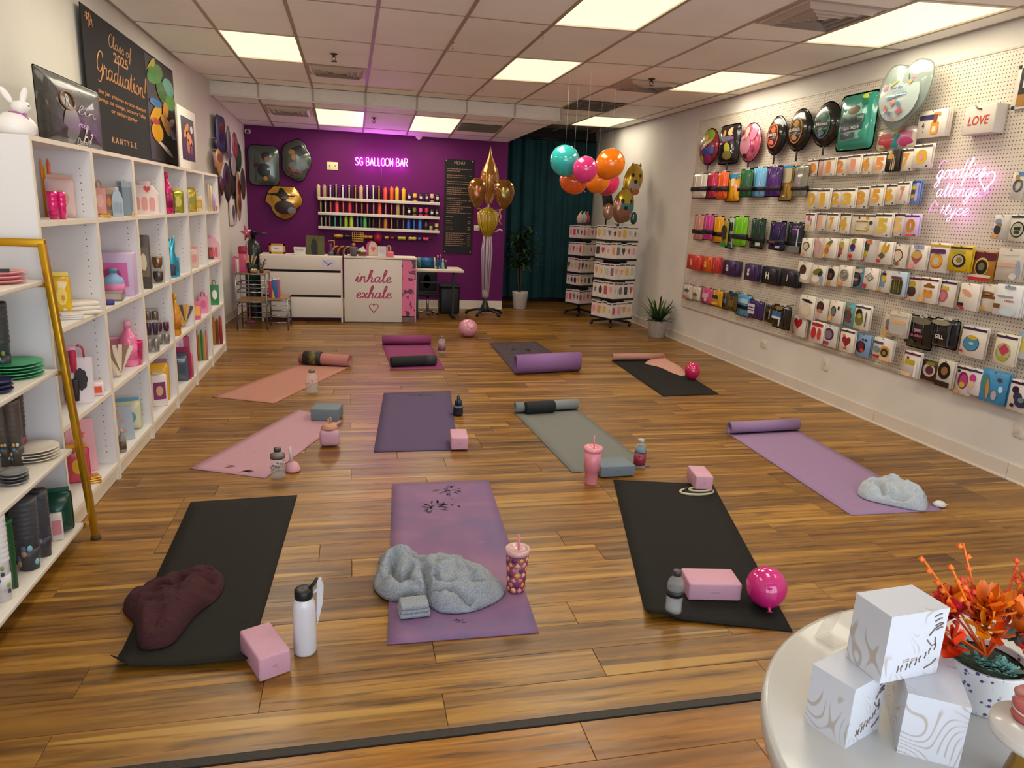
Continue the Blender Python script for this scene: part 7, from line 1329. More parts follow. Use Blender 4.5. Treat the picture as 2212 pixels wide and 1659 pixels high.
sp(r6c, 1025, 1288, 1145, 1498, 'packet with brown curly lettering and gold curl', W_, (('q', -.04, .02, .42, .05, '#7a4a1c'), ('o', 'e', -.05, .15, .28, .05, '#7a4a1c', .006), ('e', -.25, -.38, .22, .06, '#c8922c', -.4))); sp(r6c, 1232, 1578, 1155, 1565, 'white and pale blue shirt-shaped packet with red lettering', '#d4d2d0', (('t', 'TREED', .08, -.02, .4, .06, '#a83a3a', .02), ('q', -.1, .12, .3, .03, '#8a94a0'), ('q', -.36, -.2, .12, .07, '#6a4420'), ('e', .1, -.36, .3, .12, '#b8c4cc'), ('q', .05, .42, .2, .05, '#8a9aac')), n=3)
sp(r6c, 1218, 1440, 262, 578, 'white packet with a black and orange bird shape by the neon lettering', '#c6c0b8', (('e', -.2, -.1, .2, .2, '#2a2a30'), ('e', -.12, .1, .14, .07, '#8a6a50'), ('q', -.22, .24, .16, .08, '#8090a4', .3), ('e', -.22, -.36, .14, .07, '#d8922c'))); sp(r6c, 1432, 1640, 258, 604, 'white packet with a black and green round badge at the picture edge', '#ccc4b4', (('e', .02, -.06, .42, .3, '#14120f'), ('e', .02, -.06, .36, .25, '#a8ac90'), ('q', .02, -.02, .2, .06, '#2a2a20'), ('q', .02, -.16, .16, .05, '#2a3020')), head='#2c3050')
sp(r2c, 1845, 1965, 1040, 1290, 'white packet with grey and gold loop at the picture edge', '#c8c0b4', (('o', 'e', .05, .0, .3, .2, '#5a5a54', .007), ('e', -.1, .3, .14, .08, '#b0862c'), ('q', .2, .42, .2, .07, '#5a80b0')))
sp(r5c, 192, 440, 430, 812, 'white packet with a black bow above an oval, first of the lower oval row', '#d0c6b8', (('e', -.02, -.1, .34, .26, '#c2b49c'), ('e', -.02, -.1, .26, .2, '#cabda8'), ('e', .02, .28, .36, .055, '#2a2018', -.1), ('r', .02, .3, .12, .05, '#1c1614')), off=.05); sp(r5c, 462, 662, 480, 828, 'white packet with a maroon oval of rounds in the lower oval row', '#d0c8bc', (('e', -.15, .12, .28, .26, '#2a1814'), ('e', -.12, .14, .2, .18, '#4a2a28'), ('e', -.15, -.08, .2, .09, '#b06a5a'), ('e', -.34, -.32, .14, .1, '#c89a90')), off=.06)
sp(r5c, 672, 882, 515, 872, 'packet with a grey and black narrow oval in the lower oval row', '#cfc5b6', (('e', -.15, .02, .2, .24, '#2a2620'), ('e', -.15, .0, .14, .2, '#6a6a64'), ('e', .24, .2, .07, .1, '#1c1a18'), ('q', -.34, -.34, .14, .08, '#d09a50')), off=.06); sp(r5c, 880, 1092, 550, 920, 'teal packet with a red pot shape in the lower oval row', '#5a9498', (('e', -.05, -.02, .3, .2, '#3a4a4c'), ('e', .08, -.04, .18, .16, '#6a3a30'), ('q', -.15, .25, .28, .07, '#9a5a34'), ('e', .05, -.26, .24, .07, '#8a2a34')), off=.06)
sp(r5c, 1075, 1320, 582, 982, 'packet with an olive avocado shape in the lower oval row', '#d2cabc', (('e', -.2, .12, .22, .22, '#1c140c'), ('e', -.15, -.08, .28, .26, '#6a6a30'), ('k', -.14, .04, .16, .12, '#b8944a'), ('r', .3, -.05, .03, .3, '#5a504a')), head='#3a3a50', off=.07)
sp(r5c, 95, 300, 757, 1085, 'white packet with a red heart, first of the lowest shape row', '#d2cac2', (('h', -.1, .1, .32, .28, '#a81c24'), ('e', -.4, -.36, .06, .04, '#7a1c1c')), off=.05); sp(r5c, 367, 590, 850, 1182, 'packet with two long red balloons in the lowest shape row', '#cfc5bc', (('e', -.22, -.06, .18, .3, '#b02a30'), ('e', .2, -.06, .14, .3, '#b8402c'), ('q', .02, .38, .4, .08, '#a8242c')), off=.05)
sp(r5c, 567, 802, 900, 1252, 'packet with a purple patterned round balloon in the lowest shape row', '#cdc6c2', (('e', -.06, .08, .34, .28, '#4a2440'), ('e', -.06, .06, .24, .2, '#7a6a74'), ('q', -.2, -.34, .2, .07, '#a8303a')), off=.06); sp(r5c, 842, 1074, 965, 1338, 'packet with a dark red heart and blue heading in the lowest shape row', '#d2c8b8', (('h', -.02, -.06, .3, .24, '#8a1c2c'), ('e', -.22, .22, .1, .06, '#d0802c'), ('k', -.02, -.34, .16, .04, '#a82a30')), head='#2a3462', off=.06)
sp(r5c, 1092, 1330, 1038, 1408, 'blue packet with a dark mask shape in the lowest shape row', '#7a98bc', (('e', -.12, -.08, .32, .26, '#241a20'), ('e', -.08, -.02, .2, .18, '#5a2430'), ('e', .02, -.22, .14, .08, '#c83a34'), ('e', .0, .26, .06, .05, '#1c2030'), ('e', .2, .26, .06, .05, '#1c2030')), off=.06); sp(r5c, 1368, 1690, 1112, 1468, 'packet with a rainbow and dark dots at the end of the lowest shape row', '#d2c8bc', (('e', .12, -.08, .26, .26, '#c0862c'), ('e', .12, -.12, .18, .19, '#2a2c2c'), ('e', .12, -.14, .09, .09, '#7a7a50'), ('e', -.3, -.04, .18, .14, '#6a8484'), ('q', -.22, .28, .24, .055, '#3a4a60'), ('q', -.25, -.36, .16, .06, '#a02a24'), ('q', .2, -.4, .26, .08, '#d8a878')), off=.05)
sp(r7c, 155, 262, 132, 412, 'cream packet with a grey and red cone behind the clear box', '#c8bca8', (('d', .0, .04, .28, .2, '#6a7080'), ('e', .1, -.14, .3, .1, '#9a4a3a'), ('e', -.2, -.4, .3, .1, '#c89a4a')), off=.04); sp(r7c, 212, 438, 128, 420, 'clear boxed packet with a pale orange stripe', '#b4a998', (('q', 0, .1, .4, .07, '#c8a070'), ('q', 0, -.2, .4, .2, '#a8a49c'), ('q', 0, .43, .44, .08, '#cfc3ae')), off=.09)
DK = 'dark party bags on the pegboard'
pouch(r7c, 428, 740, 170, 560, 'black party bag with pink and white block lettering', '#1a1712', None, off=.07, prints=(('t', 'BABY', .02, .06, 0, .1, '#d08aa0'), ('t', 'CELEBRATE', -.02, -.1, 0, .075, '#c86a84'), ('e', .05, .36, .4, .1, '#6a6450'), ('e', -.25, -.3, .2, .08, '#3a3820')), group=DK, thick=.03)
pouch(r7c, 712, 1030, 205, 552, 'black party bag with white slanted lettering', '#141416', None, off=.05, prints=(('t', 'GILL', -.08, -.12, 0, .14, '#d0d0cc'), ('r', .26, -.02, .03, .4, '#3a4048'), ('e', -.1, .36, .34, .09, '#8a8468')), group=DK, thick=.03)
sp(r7c, 1042, 1338, 292, 660, 'white packet with a round blue balloon and navy heading', W_, (('e', -.05, -.05, .32, .26, '#2f4a5a'), ('e', -.05, -.05, .29, .235, '#3f7ea0'), ('e', -.02, .14, .2, .06, '#c0a030'), ('k', -.02, -.05, .12, .05, '#a8b8a8'), ('e', -.38, -.34, .06, .04, '#a02a3a')), head='#27274a'); sp(r7c, 1430, 1690, 382, 752, 'cream packet with a green and pink egg balloon', '#cfc6ae', (('e', -.05, -.08, .34, .3, '#8a8a50'), ('e', -.03, -.05, .3, .27, '#a8a474'), ('k', -.02, .0, .26, .2, '#b03a54'), ('e', .0, -.28, .2, .08, '#9a9a30')), head='#3a2450')
sp(r7c, 1690, 1900, 372, 702, 'pale blue packet with a yellow shape at the picture edge', '#8ea4b8', (('e', -.1, .05, .3, .26, '#c8b860'), ('q', 0, -.3, .4, .12, '#b8b8b0')))
sp(r7c, 382, 574, 582, 888, 'white packet with a yellow block and plum heading, first of the bottom row', '#c8bfb6', (('q', -.1, .08, .3, .1, '#b09a1c'), ('e', -.25, .24, .07, .05, '#6a1c30'), ('r', .3, -.15, .06, .3, '#d8d4d0'), ('q', -.2, -.4, .3, .07, '#cfae8a')), head='#5a1a34'); sp(r7c, 582, 790, 692, 928, 'brown packet with a purple pineapple in the bottom row', '#3a2414', (('e', -.02, .04, .36, .32, '#c0b4a4'), ('e', .02, .04, .22, .22, '#5a2438'), ('e', .05, .38, .28, .1, '#7a7a24')), off=.06)
sp(r7c, 768, 960, 682, 1000, 'packet with a black oval plate shape in the bottom row', '#b8ae9e', (('e', -.05, .1, .38, .32, '#14110d'), ('e', -.02, .1, .2, .16, '#8a5c34', -.5), ('q', -.05, -.4, .45, .1, '#2a1c10'))); sp(r7c, 985, 1178, 748, 1088, 'packet with a pink and purple egg in the bottom row', '#cdbfb4', (('e', -.02, .0, .32, .3, '#6a2450'), ('e', .04, .0, .24, .22, '#a83a68'), ('e', -.02, -.16, .18, .1, '#b89a34'), ('e', -.32, .3, .08, .05, '#1c181c'), ('q', -.3, -.44, .16, .05, '#d08a50')), head='#2a1c20')
sp(r7c, 1145, 1282, 782, 1096, 'narrow white packet with a magenta edge in the bottom row', '#cfc6c4', (('e', -.2, .12, .3, .16, '#b03a80'), ('e', -.2, -.1, .22, .12, '#c8a880')), head='#2a2c5a', off=.045); sp(r7c, 1262, 1590, 802, 1190, 'bright blue packet with a teal and orange side in the bottom row', '#3a86b4', (('e', .2, .25, .1, .07, '#4a4a50'), ('e', -.32, .1, .16, .26, '#4a7a78'), ('e', -.18, -.1, .06, .3, '#b8803a', .1), ('e', .3, -.02, .08, .1, '#b8d0d8'), ('e', .1, -.24, .1, .14, '#a89aa0')))
sp(r7c, 1596, 1900, 922, 1302, 'white packet with dark purple animal shapes at the picture edge', '#cdc2bc', (('e', -.25, .18, .14, .12, '#2a1c38'), ('e', -.12, -.02, .18, .14, '#2a3050'), ('e', .05, -.18, .26, .16, '#2c2a48'), ('e', -.28, -.32, .08, .06, '#1c1626'), ('e', .05, -.1, .12, .08, '#6a7a70')), head='#241a30')
# ---- canvas cards and frame near the top
packet(r2c, 1012, 1262, 492, 735, 'white boxed packet with number four and an orange bottle print', '#d4cabc', None, (('q', -.18, .25, .26, .09, '#3a3050'), ('t', '4', -.28, -.04, 0, .18, '#2a2622', .02), ('t', '1', -.26, -.26, 0, .1, '#2a2622', .02), ('q', .14, -.16, .13, .22, '#d08a1c'), ('q', .14, -.2, .06, .1, '#d8c8b0'), ('q', .14, .2, .05, .16, '#8a3a28'), ('q', .2, .36, .12, .04, '#d8923a')), off=.06, n=3, t=.018)
c, w, h = wallrect(r2c, 1412, 1690, 445, 700, .09); o = thing('canvas_sign', 'thick white canvas sign reading LOVE in red on the pegboard', 'sign', c, -PI/2)
MB().rbox((0, .045, 0), (w, .09, h), C('#cdc3b6', .5), .006).obj('canvas', o); mb = MB(); put_text(mb, 'LOVE', .0, -h*.03, w=w*.66, h=h*.32, y=-.0012, mat=C('#b8341c', .5), bold=.015, shear=.12); mb.obj('lettering', o); MB().tube([(-w*.16, -.004, h*.5), (-w*.08, -.006, h*.4), (w*.05, -.004, h*.35)], .004, C('#6a5a44', .4), 6).obj('cord', o)
c, w, h = wallrect(r2c, 1885, 2080, 80, 470, .02); o = thing('framed_print', 'white framed black and gold print at the top picture edge', 'picture', c, -PI/2); MB().rbox((0, .008, 0), (w, .02, h), C('#d0c6b8', .4), .004).obj('mat_board', o); MB().box((.01, -.003, .0), (w*.78, .003, h*.86), C('#17130f', .4)).obj('print', o); MB().box((.01, -.0055, -h*.3), (w*.78, .002, h*.26), C('#9a6a1c', .4)).obj('gold_panel', o); MB().box((.0, -.0055, .08*h), (w*.3, .002, h*.2), C('#cfc6bc', .4)).obj('white_shape', o)
for sx in (-1, 1):
    for sz in (-1, 1): MB().box((sx*w*.44, -.004, sz*h*.46), (.02, .004, .02), m_blk).obj('corner_clip', o)
# ---- script neon
def nr(X, Y, off=.05): return onx(*r2c(X, Y), XFACE-off)
c0 = nr(1400, 1240); ns2 = thing('neon_sign', 'glowing lilac script neon sign with a heart outline on the pegboard', 'sign', (XFACE-.05, c0.y, c0.z), -PI/2)
def L2(X, Y): p = nr(X, Y); return (-(p.y-c0.y), p.z-c0.z)
m_n2 = C('#fbeaff', .4, emit='#ea90ff', es=1.45); m_n3 = C('#ffb8e8', .4, emit='#ff5fd0', es=1.0)
def neon_txt(txt, X0, X1, Yb, Yx, mat, pen=.06):
    mb = MB(); (a, z0), (b, z1) = L2(X0, Yb), L2(X1, Yb-25); h = L2(X0, Yx)[1]-L2(X0, Yb)[1]; put_script(mb, txt, (a+b)/2, (z0+z1)/2, b-a, h, 0, mat, pen, tubes=True, slant=.22, k=3); mb.obj('script_tube', ns2)
neon_txt('goodfies', 1165, 1600, 1110, 1033, m_n2); neon_txt('attonge', 1160, 1540, 1275, 1210, m_n2); neon_txt('+tyce', 1185, 1455, 1440, 1382, m_n2)
(hx, hz) = L2(1622, 1130); hw_ = L2(1690, 1130)[0]-hx; mb = MB(); mb.tube([(hx+x*hw_, 0, hz+z*hw_*1.05) for x, z in heart(26)], .005, m_n2, 6, closed=True); mb.obj('heart_tube', ns2)
for pts in (((1545, 1220), (1560, 1275), (1635, 1225), (1640, 1160)), ((1100, 1420), (1130, 1340), (1165, 1300), (1185, 1350)), ((1110, 1385), (1185, 1385)), ((1270, 950), (1240, 940), (1205, 975), (1195, 1010))):
    mb = MB(); mb.tube([(L2(*p)[0], 0, L2(*p)[1]) for p in pts], .0035, m_n3, 6); mb.obj('accent_tube', ns2)
for dx, dz, e in ((-.12, .1, .10), (.12, .08, .10), (0, -.02, .12), (0, -.17, .18)):
    ld = bpy.data.lights.new('neon_glow', 'POINT'); ld.energy = e; ld.color = (.85, .30, 1.0); ld.shadow_soft_size = .03; lo = bpy.data.objects.new('neon_glow', ld); COL.objects.link(lo); lo.parent = ns2; lo.location = (dx, -.05, dz)
for dx in (-.15, .15): MB().tube([(dx, 0, 0), (dx, .048, 0)], .004, C('#c8c0c4'), 6).obj('standoff', ns2)
# ================================================================= YOGA MATS AND WHAT LIES ON THEM
def matm(col, var=.08, sc_=60, rough=.8, bump=.12):
    m = C(col, rough, bump=bump, bscale=sc_*3, var=var); m.node_tree.nodes['Principled BSDF'].inputs['Specular IOR Level'].default_value = .25; return m
def lerp2(q, u, v):      # q: 4 floor corners (far-left, far-right, near-right, near-left), u across, v from far to near
    return q[0].lerp(q[1], u).lerp(q[3].lerp(q[2], u), v)
def yoga_mat(lab, px, mat, roll=None, rr=.045, z=0.0, t=.005, hump=None, split=None, prints=(), pm=None, under=None, nu=8, nv=24, turns=2.2, roll_mat=None):
    q = [fl(*p) for p in px]; ctr = sum(q, Vector())/4; ctr.z = 0; q = [p-ctr for p in q]
    o = thing('yoga_mat', lab, 'mat', ctr, 0, 'yoga mats on the floor'); vs = []; fs = []; zt = z+t
    f = hump or (lambda u, v: 0)
    for s in (0, 1):
        for j in range(nv+1):
            for i in range(nu+1):
                u, v = i/nu, j/nv; p = lerp2(q, u, v); p.z = (zt if s else z+.0008)+f(u, v); vs.append(p)
    N = (nu+1)*(nv+1); id_ = lambda i, j, s: s*N+j*(nu+1)+i
    for j in range(nv):
        for i in range(nu): fs.append((id_(i, j, 1), id_(i, j+1, 1), id_(i+1, j+1, 1), id_(i+1, j, 1))); fs.append((id_(i, j, 0), id_(i+1, j, 0), id_(i+1, j+1, 0), id_(i, j+1, 0)))
    for i in range(nu): fs.append((id_(i, 0, 0), id_(i, 0, 1), id_(i+1, 0, 1), id_(i+1, 0, 0))); fs.append((id_(i, nv, 1), id_(i, nv, 0), id_(i+1, nv, 0), id_(i+1, nv, 1)))
    for j in range(nv): fs.append((id_(0, j, 1), id_(0, j, 0), id_(0, j+1, 0), id_(0, j+1, 1))); fs.append((id_(nu, j, 0), id_(nu, j, 1), id_(nu, j+1, 1), id_(nu, j+1, 0)))
    mb = MB(); mb.add(vs, fs, mat, True); mb.obj('mat_sheet', o, fixn=True)
    if roll:                                       # spiral of the same sheet at one end
        a, b, inw = (q[0], q[1], (q[3]-q[0])) if roll == 'far' else (q[3], q[2], (q[0]-q[3])); inw.z = 0; inw.normalize(); mb = MB(); n = 44; vs = []; fs = []
        for s in (0, 1):
            for k in range(n+1):
                th = 2*PI*turns*k/n; r = rr-(.008*turns)*k/n-(.0035 if s else 0); x = -math.sin(th)*r; zz = rr-math.cos(th)*r
                for e in (a, b): vs.append(e + inw*x + Vector((0, 0, z+.001+zz)))
        for s in (0, 1):
            for k in range(n):
                b0 = s*2*(n+1)+2*k; fs.append((b0, b0+1, b0+3, b0+2) if s else (b0, b0+2, b0+3, b0+1))
        for e in (0, 1):
            for k in range(n): o0 = 2*k+e; o1 = 2*(n+1)+2*k+e; fs.append((o0, o1, o1+2, o0+2) if e == 0 else (o0, o0+2, o1+2, o1))
        mb.add(vs, fs, roll_mat or mat, True); mb.obj('rolled_end', o, fixn=True)
    for k, (u, v, pts, col, wd) in enumerate(prints):      # printed marks: small leaf-like strokes
        mb = MB(); c = lerp2(q, u, v)
        for (x, y, dx, dy) in pts:
            p = Vector((c.x+x, c.y+y, zt+.0006)); d = Vector((dx, dy, 0)); n_ = Vector((-dy, dx, 0)).normalized()*wd; mb.add([p-d, p-n_, p+d, p+n_], [(0, 1, 2, 3)], C(col, .7))
        mb.obj('printed_mark', o)['kind'] = 'stuff'
    return o, q, ctr
def leaves(n, rad, L, seed):
    r = random.Random(seed); out = []
    for i in range(n):
        a = r.random()*2*PI; d = rad*r.random()**.6; b = a+r.uniform(-.6, .6); out.append((d*math.cos(a), d*math.sin(a), L*r.uniform(.4, 1)*math.cos(b), L*r.uniform(.4, 1)*math.sin(b)))
    return out
def curl(h, amp=.02): return lambda u, v: h(u, v)
mk_dark = matm('#1d1c17', .10, 40)
yoga_mat('dark olive grey yoga mat nearest the camera with a maroon blanket on it', [(412, 1086), (642, 1071), (535, 1440), (243, 1452)], mk_dark, hump=lambda u, v: .03*max(0, (v-.93)/.07)**1.5*(.35+.65*abs(u-.45)*1.6)+.035*max(0, (v-.95)/.05)*max(0, .12-u)/.12, prints=[(.52, .05, leaves(6, .03, .014, 1), '#1c1a16', .004)])
m_tie, nt, bs = nodes_mat('tie_dye_purple_mat'); v = texco(nt); rp_ = ramp(nt, [(.30, '#635478'), (.48, '#775579'), (.66, '#86627f')]); nt.links.new(noise(nt, v, 2.1, 4, .8), rp_.inputs[0]); sp2_ = ramp(nt, [(.70, 0.0), (.78, 1.0)]); nt.links.new(noise(nt, v, 11, 5, .3), sp2_.inputs[0]); nt.links.new(mixc(nt, mnode(nt, 'MULTIPLY', sp2_.outputs[0], .35), rp_.outputs[0], '#b89ab0'), bs.inputs['Base Color']); bs.inputs['Roughness'].default_value = .7; bumpn(nt, bs, noise(nt, v, 200, 3), .1, .003)
yoga_mat('mottled purple tie-dye yoga mat in front with a grey blanket on it', [(847, 1047), (1055, 1038), (1164, 1368), (837, 1394)], m_tie, prints=[(.55, .09, leaves(26, .07, .03, 2), '#4a3558', .006), (.38, .22, leaves(22, .075, .035, 3), '#33283c', .007), (.48, .93, leaves(6, .02, .014, 4), '#2a2030', .004), (.6, .2, leaves(7, .06, .02, 6), '#5a4066', .005)])
yoga_mat('black yoga mat in front with a pink block and balloon on it', [(1325, 1038), (1540, 1048), (1712, 1366), (1396, 1338)], matm('#171512', .10, 50), hump=lambda u, v: .030*max(0, (v-.93)/.07)*max(0, 1-abs(u-.06)/.16)+.012*max(0, (v-.95)/.05)*(1-u))
yoga_mat('long lilac yoga mat nearest the pegboard with one end rolled', [(1574, 938), (1722, 930), (2036, 1104), (1838, 1114)], matm('#8d7292'), roll='far', rr=.048)
yoga_mat('grey yoga mat with a rolled end and a grey block on it', [(1112, 893), (1246, 885), (1404, 1008), (1236, 1022)], matm('#6d6e69'), roll='far', rr=.046, roll_mat=matm('#7b8182'))
yoga_mat('dark purple yoga mat in the middle of the floor', [(829, 850), (973, 846), (990, 972), (807, 977)], matm('#554562'), prints=[(.55, .07, [(-.07, 0, .05, .01), (.07, 0, .05, .01), (0, -.005, .025, .02), (0, .01, .03, 0)], '#231e20', .010)])
yoga_mat('pink yoga mat near the bookcases with a grey block on it', [(645, 886), (740, 910), (573, 1034), (410, 1013)], matm('#b08792'), prints=[(.42, .93, [(0, 0, .035, .01), (.01, .02, .03, -.01)], '#5a3440', .008), (.68, .95, [(0, 0, .04, .02), (.02, -.01, .03, -.01)], '#3a1a24', .016), (.42, .72, [(0, 0, .02, .008)], '#8a5a64', .004)])
yoga_mat('peach yoga mat near the bookcases with a rolled end', [(650, 787), (756, 793), (592, 872), (457, 858)], matm('#ab7868'), roll='far', rr=.06, roll_mat=matm('#a97069'), prints=[(.45, .93, [(0, 0, .02, .008)], '#8a5040', .006)])
yoga_mat('magenta yoga mat far back with a rolled end and a black roll on it', [(826, 745), (930, 744), (960, 798), (845, 799)], matm('#813760'), roll='far', rr=.055, roll_mat=matm('#873e69'))
yoga_mat('dark grey and purple yoga mat far back with a thick purple roll', [(1057, 742), (1157, 738), (1250, 800), (1112, 808)], matm('#443940', .2, 4), roll='near', rr=.095, roll_mat=matm('#835f90'), prints=[(.55, .3, leaves(22, .16, .06, 8), '#26241f', .016)])
yoga_mat('black yoga mat far back near the small plant with a peach cloth', [(1322, 780), (1432, 778), (1553, 852), (1433, 857)], matm('#181614'), roll='far', rr=.042, roll_mat=matm('#ae7e70'))
# ---- foam blocks
def block(lab, FBL, FBR, FTL, TBL, mat, z=.006):
    """block from four corner pixels of its front face and top"""
    a, b = fl(*FBL, z), fl(*FBR, z); d = (b-a); d.z = 0; w = d.length; d.normalize(); n = Vector((-d.y, d.x, 0)); vw = a-EYE; vw.z = 0
    h = on_plane(*FTL, a, vw).z-z; q0, q1 = fl(*FTL, z+h), fl(*TBL, z+h); depth = abs((q1-q0).dot(n))
    c = (a+b)/2+n*depth/2; o = thing('yoga_block', lab, 'yoga block', (c.x, c.y, z), math.atan2(d.y, d.x), 'foam yoga blocks')
    MB().rbox((0, 0, h/2), (w, depth, h), mat, .008, seg=3).obj('foam_body', o); MB().prism(sc(rrect(.4), 0, h*.5, w*.08, h*.06), -depth/2-.0006, -depth/2-.0001, C('#b0828e' if 'grey' not in lab else '#5f6b73')).obj('pressed_mark', o); return o
bp_, bg_ = matm('#c193a2', .04, 60, .6), matm('#6a757d', .05, 60, .6)
block('pink yoga block at the near corner of the dark mat', (561, 1476), (630, 1451), (557, 1426), (521, 1360), bp_, .001)
block('wide pink yoga block on the black mat beside the water bottle', (1486, 1297), (1600, 1299), (1485, 1260), (1472, 1225), bp_)
block('pink yoga block on the far corner of the black mat', (1501, 1058), (1539, 1059), (1499, 1028), (1482, 1004), bp_, .024)
block('pink yoga block beside the dark purple mat', (974, 972), (1011, 972), (974, 946), (970, 926), bp_)
block('grey yoga block at the near end of the grey mat', (1297, 1032), (1371, 1028), (1300, 1009), (1296, 988), bg_)
block('grey yoga block on the pink mat', (671, 909), (731, 911), (670, 883), (676, 869), bg_)
P = fl(712, 966, .006); s = mpp(P); r = 21*s; o = thing('pink_container', 'round-topped pink block with a peach lid beside the pink mat', 'container', (P.x, P.y+r*.8, .006)); MB().rbox((0, 0, .055), (2*r, 1.6*r, .11), bp_, .03, seg=3).obj('body', o); MB().lathe([(r*.82, .105), (r*.9, .115), (r*.6, .14), (0, .145)], C('#b98468', .5), 20, sy=.85).obj('lid', o); MB().tube([(0, 0, .14), (-.01, -.005, .175), (.006, -.005, .185), (.012, 0, .15)], .006, C('#b89a70', .5), 6).obj('bow', o)
# ---- bottles and tumblers
m_clear = C('#dfe0de', .05, alpha=.20)
def at_floor(u, v, z=.001, r=.03): p = fl(u, v, z); return Vector((p.x, p.y+r*.9, z)), mpp(p)
P, s = at_floor(658, 1420, .001, .04); r = 24.5*s; h = 152*s*1.0
o = thing('water_bottle', 'white steel water bottle with a black lid beside the dark mat', 'bottle', P); mw_ = C('#cfcfd4', .3, coat=.3)
MB().lathe([(r*.94, 0), (r, .008), (r, h*.72), (r*.93, h*.8), (r*.72, h*.86), (r*.66, h*.88)], mw_, 28).obj('bottle_body', o); MB().lathe([(r*.76, h*.86), (r*.78, h*.88), (r*.78, h*.985), (r*.7, h), (r*.3, h*1.005), (0, h*.995)], C('#111111', .4), 26).obj('lid', o)
MB().tube([(r*.5, 0, h*.99), (r*.9, .01, h*1.05), (r*1.15, .01, h*1.12)], .006, C('#17171a', .4), 8).obj('strap_hinge', o)
mb = MB(); pts = [(r*1.15, h*1.1), (r*1.5, h*1.12), (r*1.7, h*1.0), (r*1.6, h*.75), (r*1.25, h*.5), (r*1.1, h*.42), (r*1.05, h*.6)]; mb.prism(pts, .0, .018, mw_); mb.obj('carry_handle', o); MB().tube([(r*.7, .008, h*.9), (r*1.2, .008, h*.95)], .006, mw_, 8).obj('handle_arm', o)
def pet(u, v, rp, hp, lab, z=.006, cap='#1c1c1e', label=None, liquid='#c8ccd0', deco=()):
    P, s = at_floor(u, v, z, .03); r = rp*s; h = hp*s*1.03; o = thing('drink_bottle', lab, 'bottle', P)
    MB().lathe([(r*.8, 0), (r*.95, .006), (r, h*.1), (r*.93, h*.2), (r, h*.34), (r*.95, h*.5), (r, h*.66), (r*.85, h*.76), (r*.45, h*.86), (r*.4, h*.9)], m_clear, 22).obj('clear_body', o)
    MB().lathe([(0, .004), (r*.78, .005), (r*.9, h*.1), (r*.86, h*.36), (0, h*.36)], C(liquid, .05, alpha=.25), 20).obj('water', o)
    MB().lathe([(r*.5, h*.88), (r*.5, h*.985), (r*.4, h), (0, h)], C(cap, .35), 16).obj('cap', o)
    if label: MB().lathe([(r*1.005, h*label[1]), (r*1.01, h*label[2])], C(label[0], .35), 22).obj('label', o)
    for i in range(deco[1] if deco else 0):
        a = i*2.4; zz = h*(.12+.6*((i*.37) % 1)); MB().lathe([(0, 0), (r*.16, .0005), (r*.16, .002), (0, .003)], C(deco[0][i % len(deco[0])], .35), 7, c=(r*1.0*math.cos(a), r*1.0*math.sin(a), zz), R=Matrix.Rotation(a+PI/2, 3, 'Z') @ Matrix.Rotation(PI/2, 3, 'X')).obj('sticker', o)
    return o
pet(1460, 1330, 18.5, 98, 'clear water bottle standing on the black mat', .007, '#3a3a3c', ('#2a2a2c', .42, .56)); pet(600, 1035, 15.5, 66, 'dark topped bottle with silver pattern beside the pink mat', .001, '#3a342e', ('#5a5048', .66, .78), '#8a8478', (('#8a9098', '#b8a888', '#5a7a90', '#6a6660'), 26))
pet(674, 850, 13.5, 50, 'clear bottle on the edge of the peach mat', .006, '#6a6258', None, '#a89888', (('#8a847c', '#b0a89c'), 8)); pet(1384, 1014, 13, 64, 'bottle with blue shoulder and red label beside the grey block', .001, '#a8a49c', ('#8a2a3c', .14, .52), '#3a6070', (('#c8a8a8', '#8a2030', '#5a3a60'), 10))
pet(955, 765, 8.5, 38, 'small pink patterned bottle beside the magenta mat', .001, '#7a6a72', ('#8a5a70', .2, .6), '#a8889a', (('#c8a8b8', '#5a4a58'), 8))
for ch in bpy.data.objects:
    if ch.name.startswith('drink_bottle') and 'blue shoulder' in ch.get('label', ''):
        r_ = 13*mpp(ch.location); MB().lathe([(r_*1.0, .105), (r_*.9, .125), (r_*.5, .145)], C('#2a5a70', .3), 18).obj('blue_shoulder', ch)
def tumbler(u, v, rt, rb, hp, lab, cols, z=.001, straw='#d87a8c', prof=None, deco=False):
    P, s = at_floor(u, v, z, .03); r1_, r0 = rt*s, rb*s; h = hp*s*1.0; o = thing('tumbler', lab, 'tumbler', P); m = C(cols[0], .35, coat=.3)
    P_ = [(r0*.96, 0), (r0, .006), (r0*1.05, h*.36), (r1_*.92, h*.38), (r1_, h*.94)] if prof else [(r0*.96, 0), (r0, .006), (r1_, h*.9)]
    MB().lathe(P_, m, 28).obj('cup_body', o); MB().lathe([(r1_*1.03, h*.88), (r1_*1.1, h*.92), (r1_*1.08, h), (r1_*.95, h), (r1_*.9, h*.96), (0, h*.96)], C(cols[1], .3, coat=.3), 28).obj('lid', o)
    MB().tube([(r1_*.1, 0, h*.9), (r1_*.02, 0, h*1.3)], .0045, C(straw, .3), 8).obj('straw', o)
    if deco:
        k = 0
        for row in range(7):
            for i in range(9):
                a = 2*PI*(i+.5*(row % 2))/9; zz = h*(.06+.115*row); rr_ = r0+(r1_-r0)*zz/(h*.9); q = C(('#d8984c', '#c86a78', '#e0a878', '#6a2a50', '#d88a94')[(i*2+row) % 5], .4); mb = MB()
                mb.lathe([(0, 0), (r0*.32, .0006), (r0*.32, .0012), (0, .002)], q, 4 if (row+i) % 3 else 8, c=(rr_*math.cos(a), rr_*math.sin(a), zz+h*.05), R=Matrix.Rotation(a+PI/2, 3, 'Z') @ Matrix.Rotation(PI/2, 3, 'X')); mb.obj('pattern_patch', o)
    return o
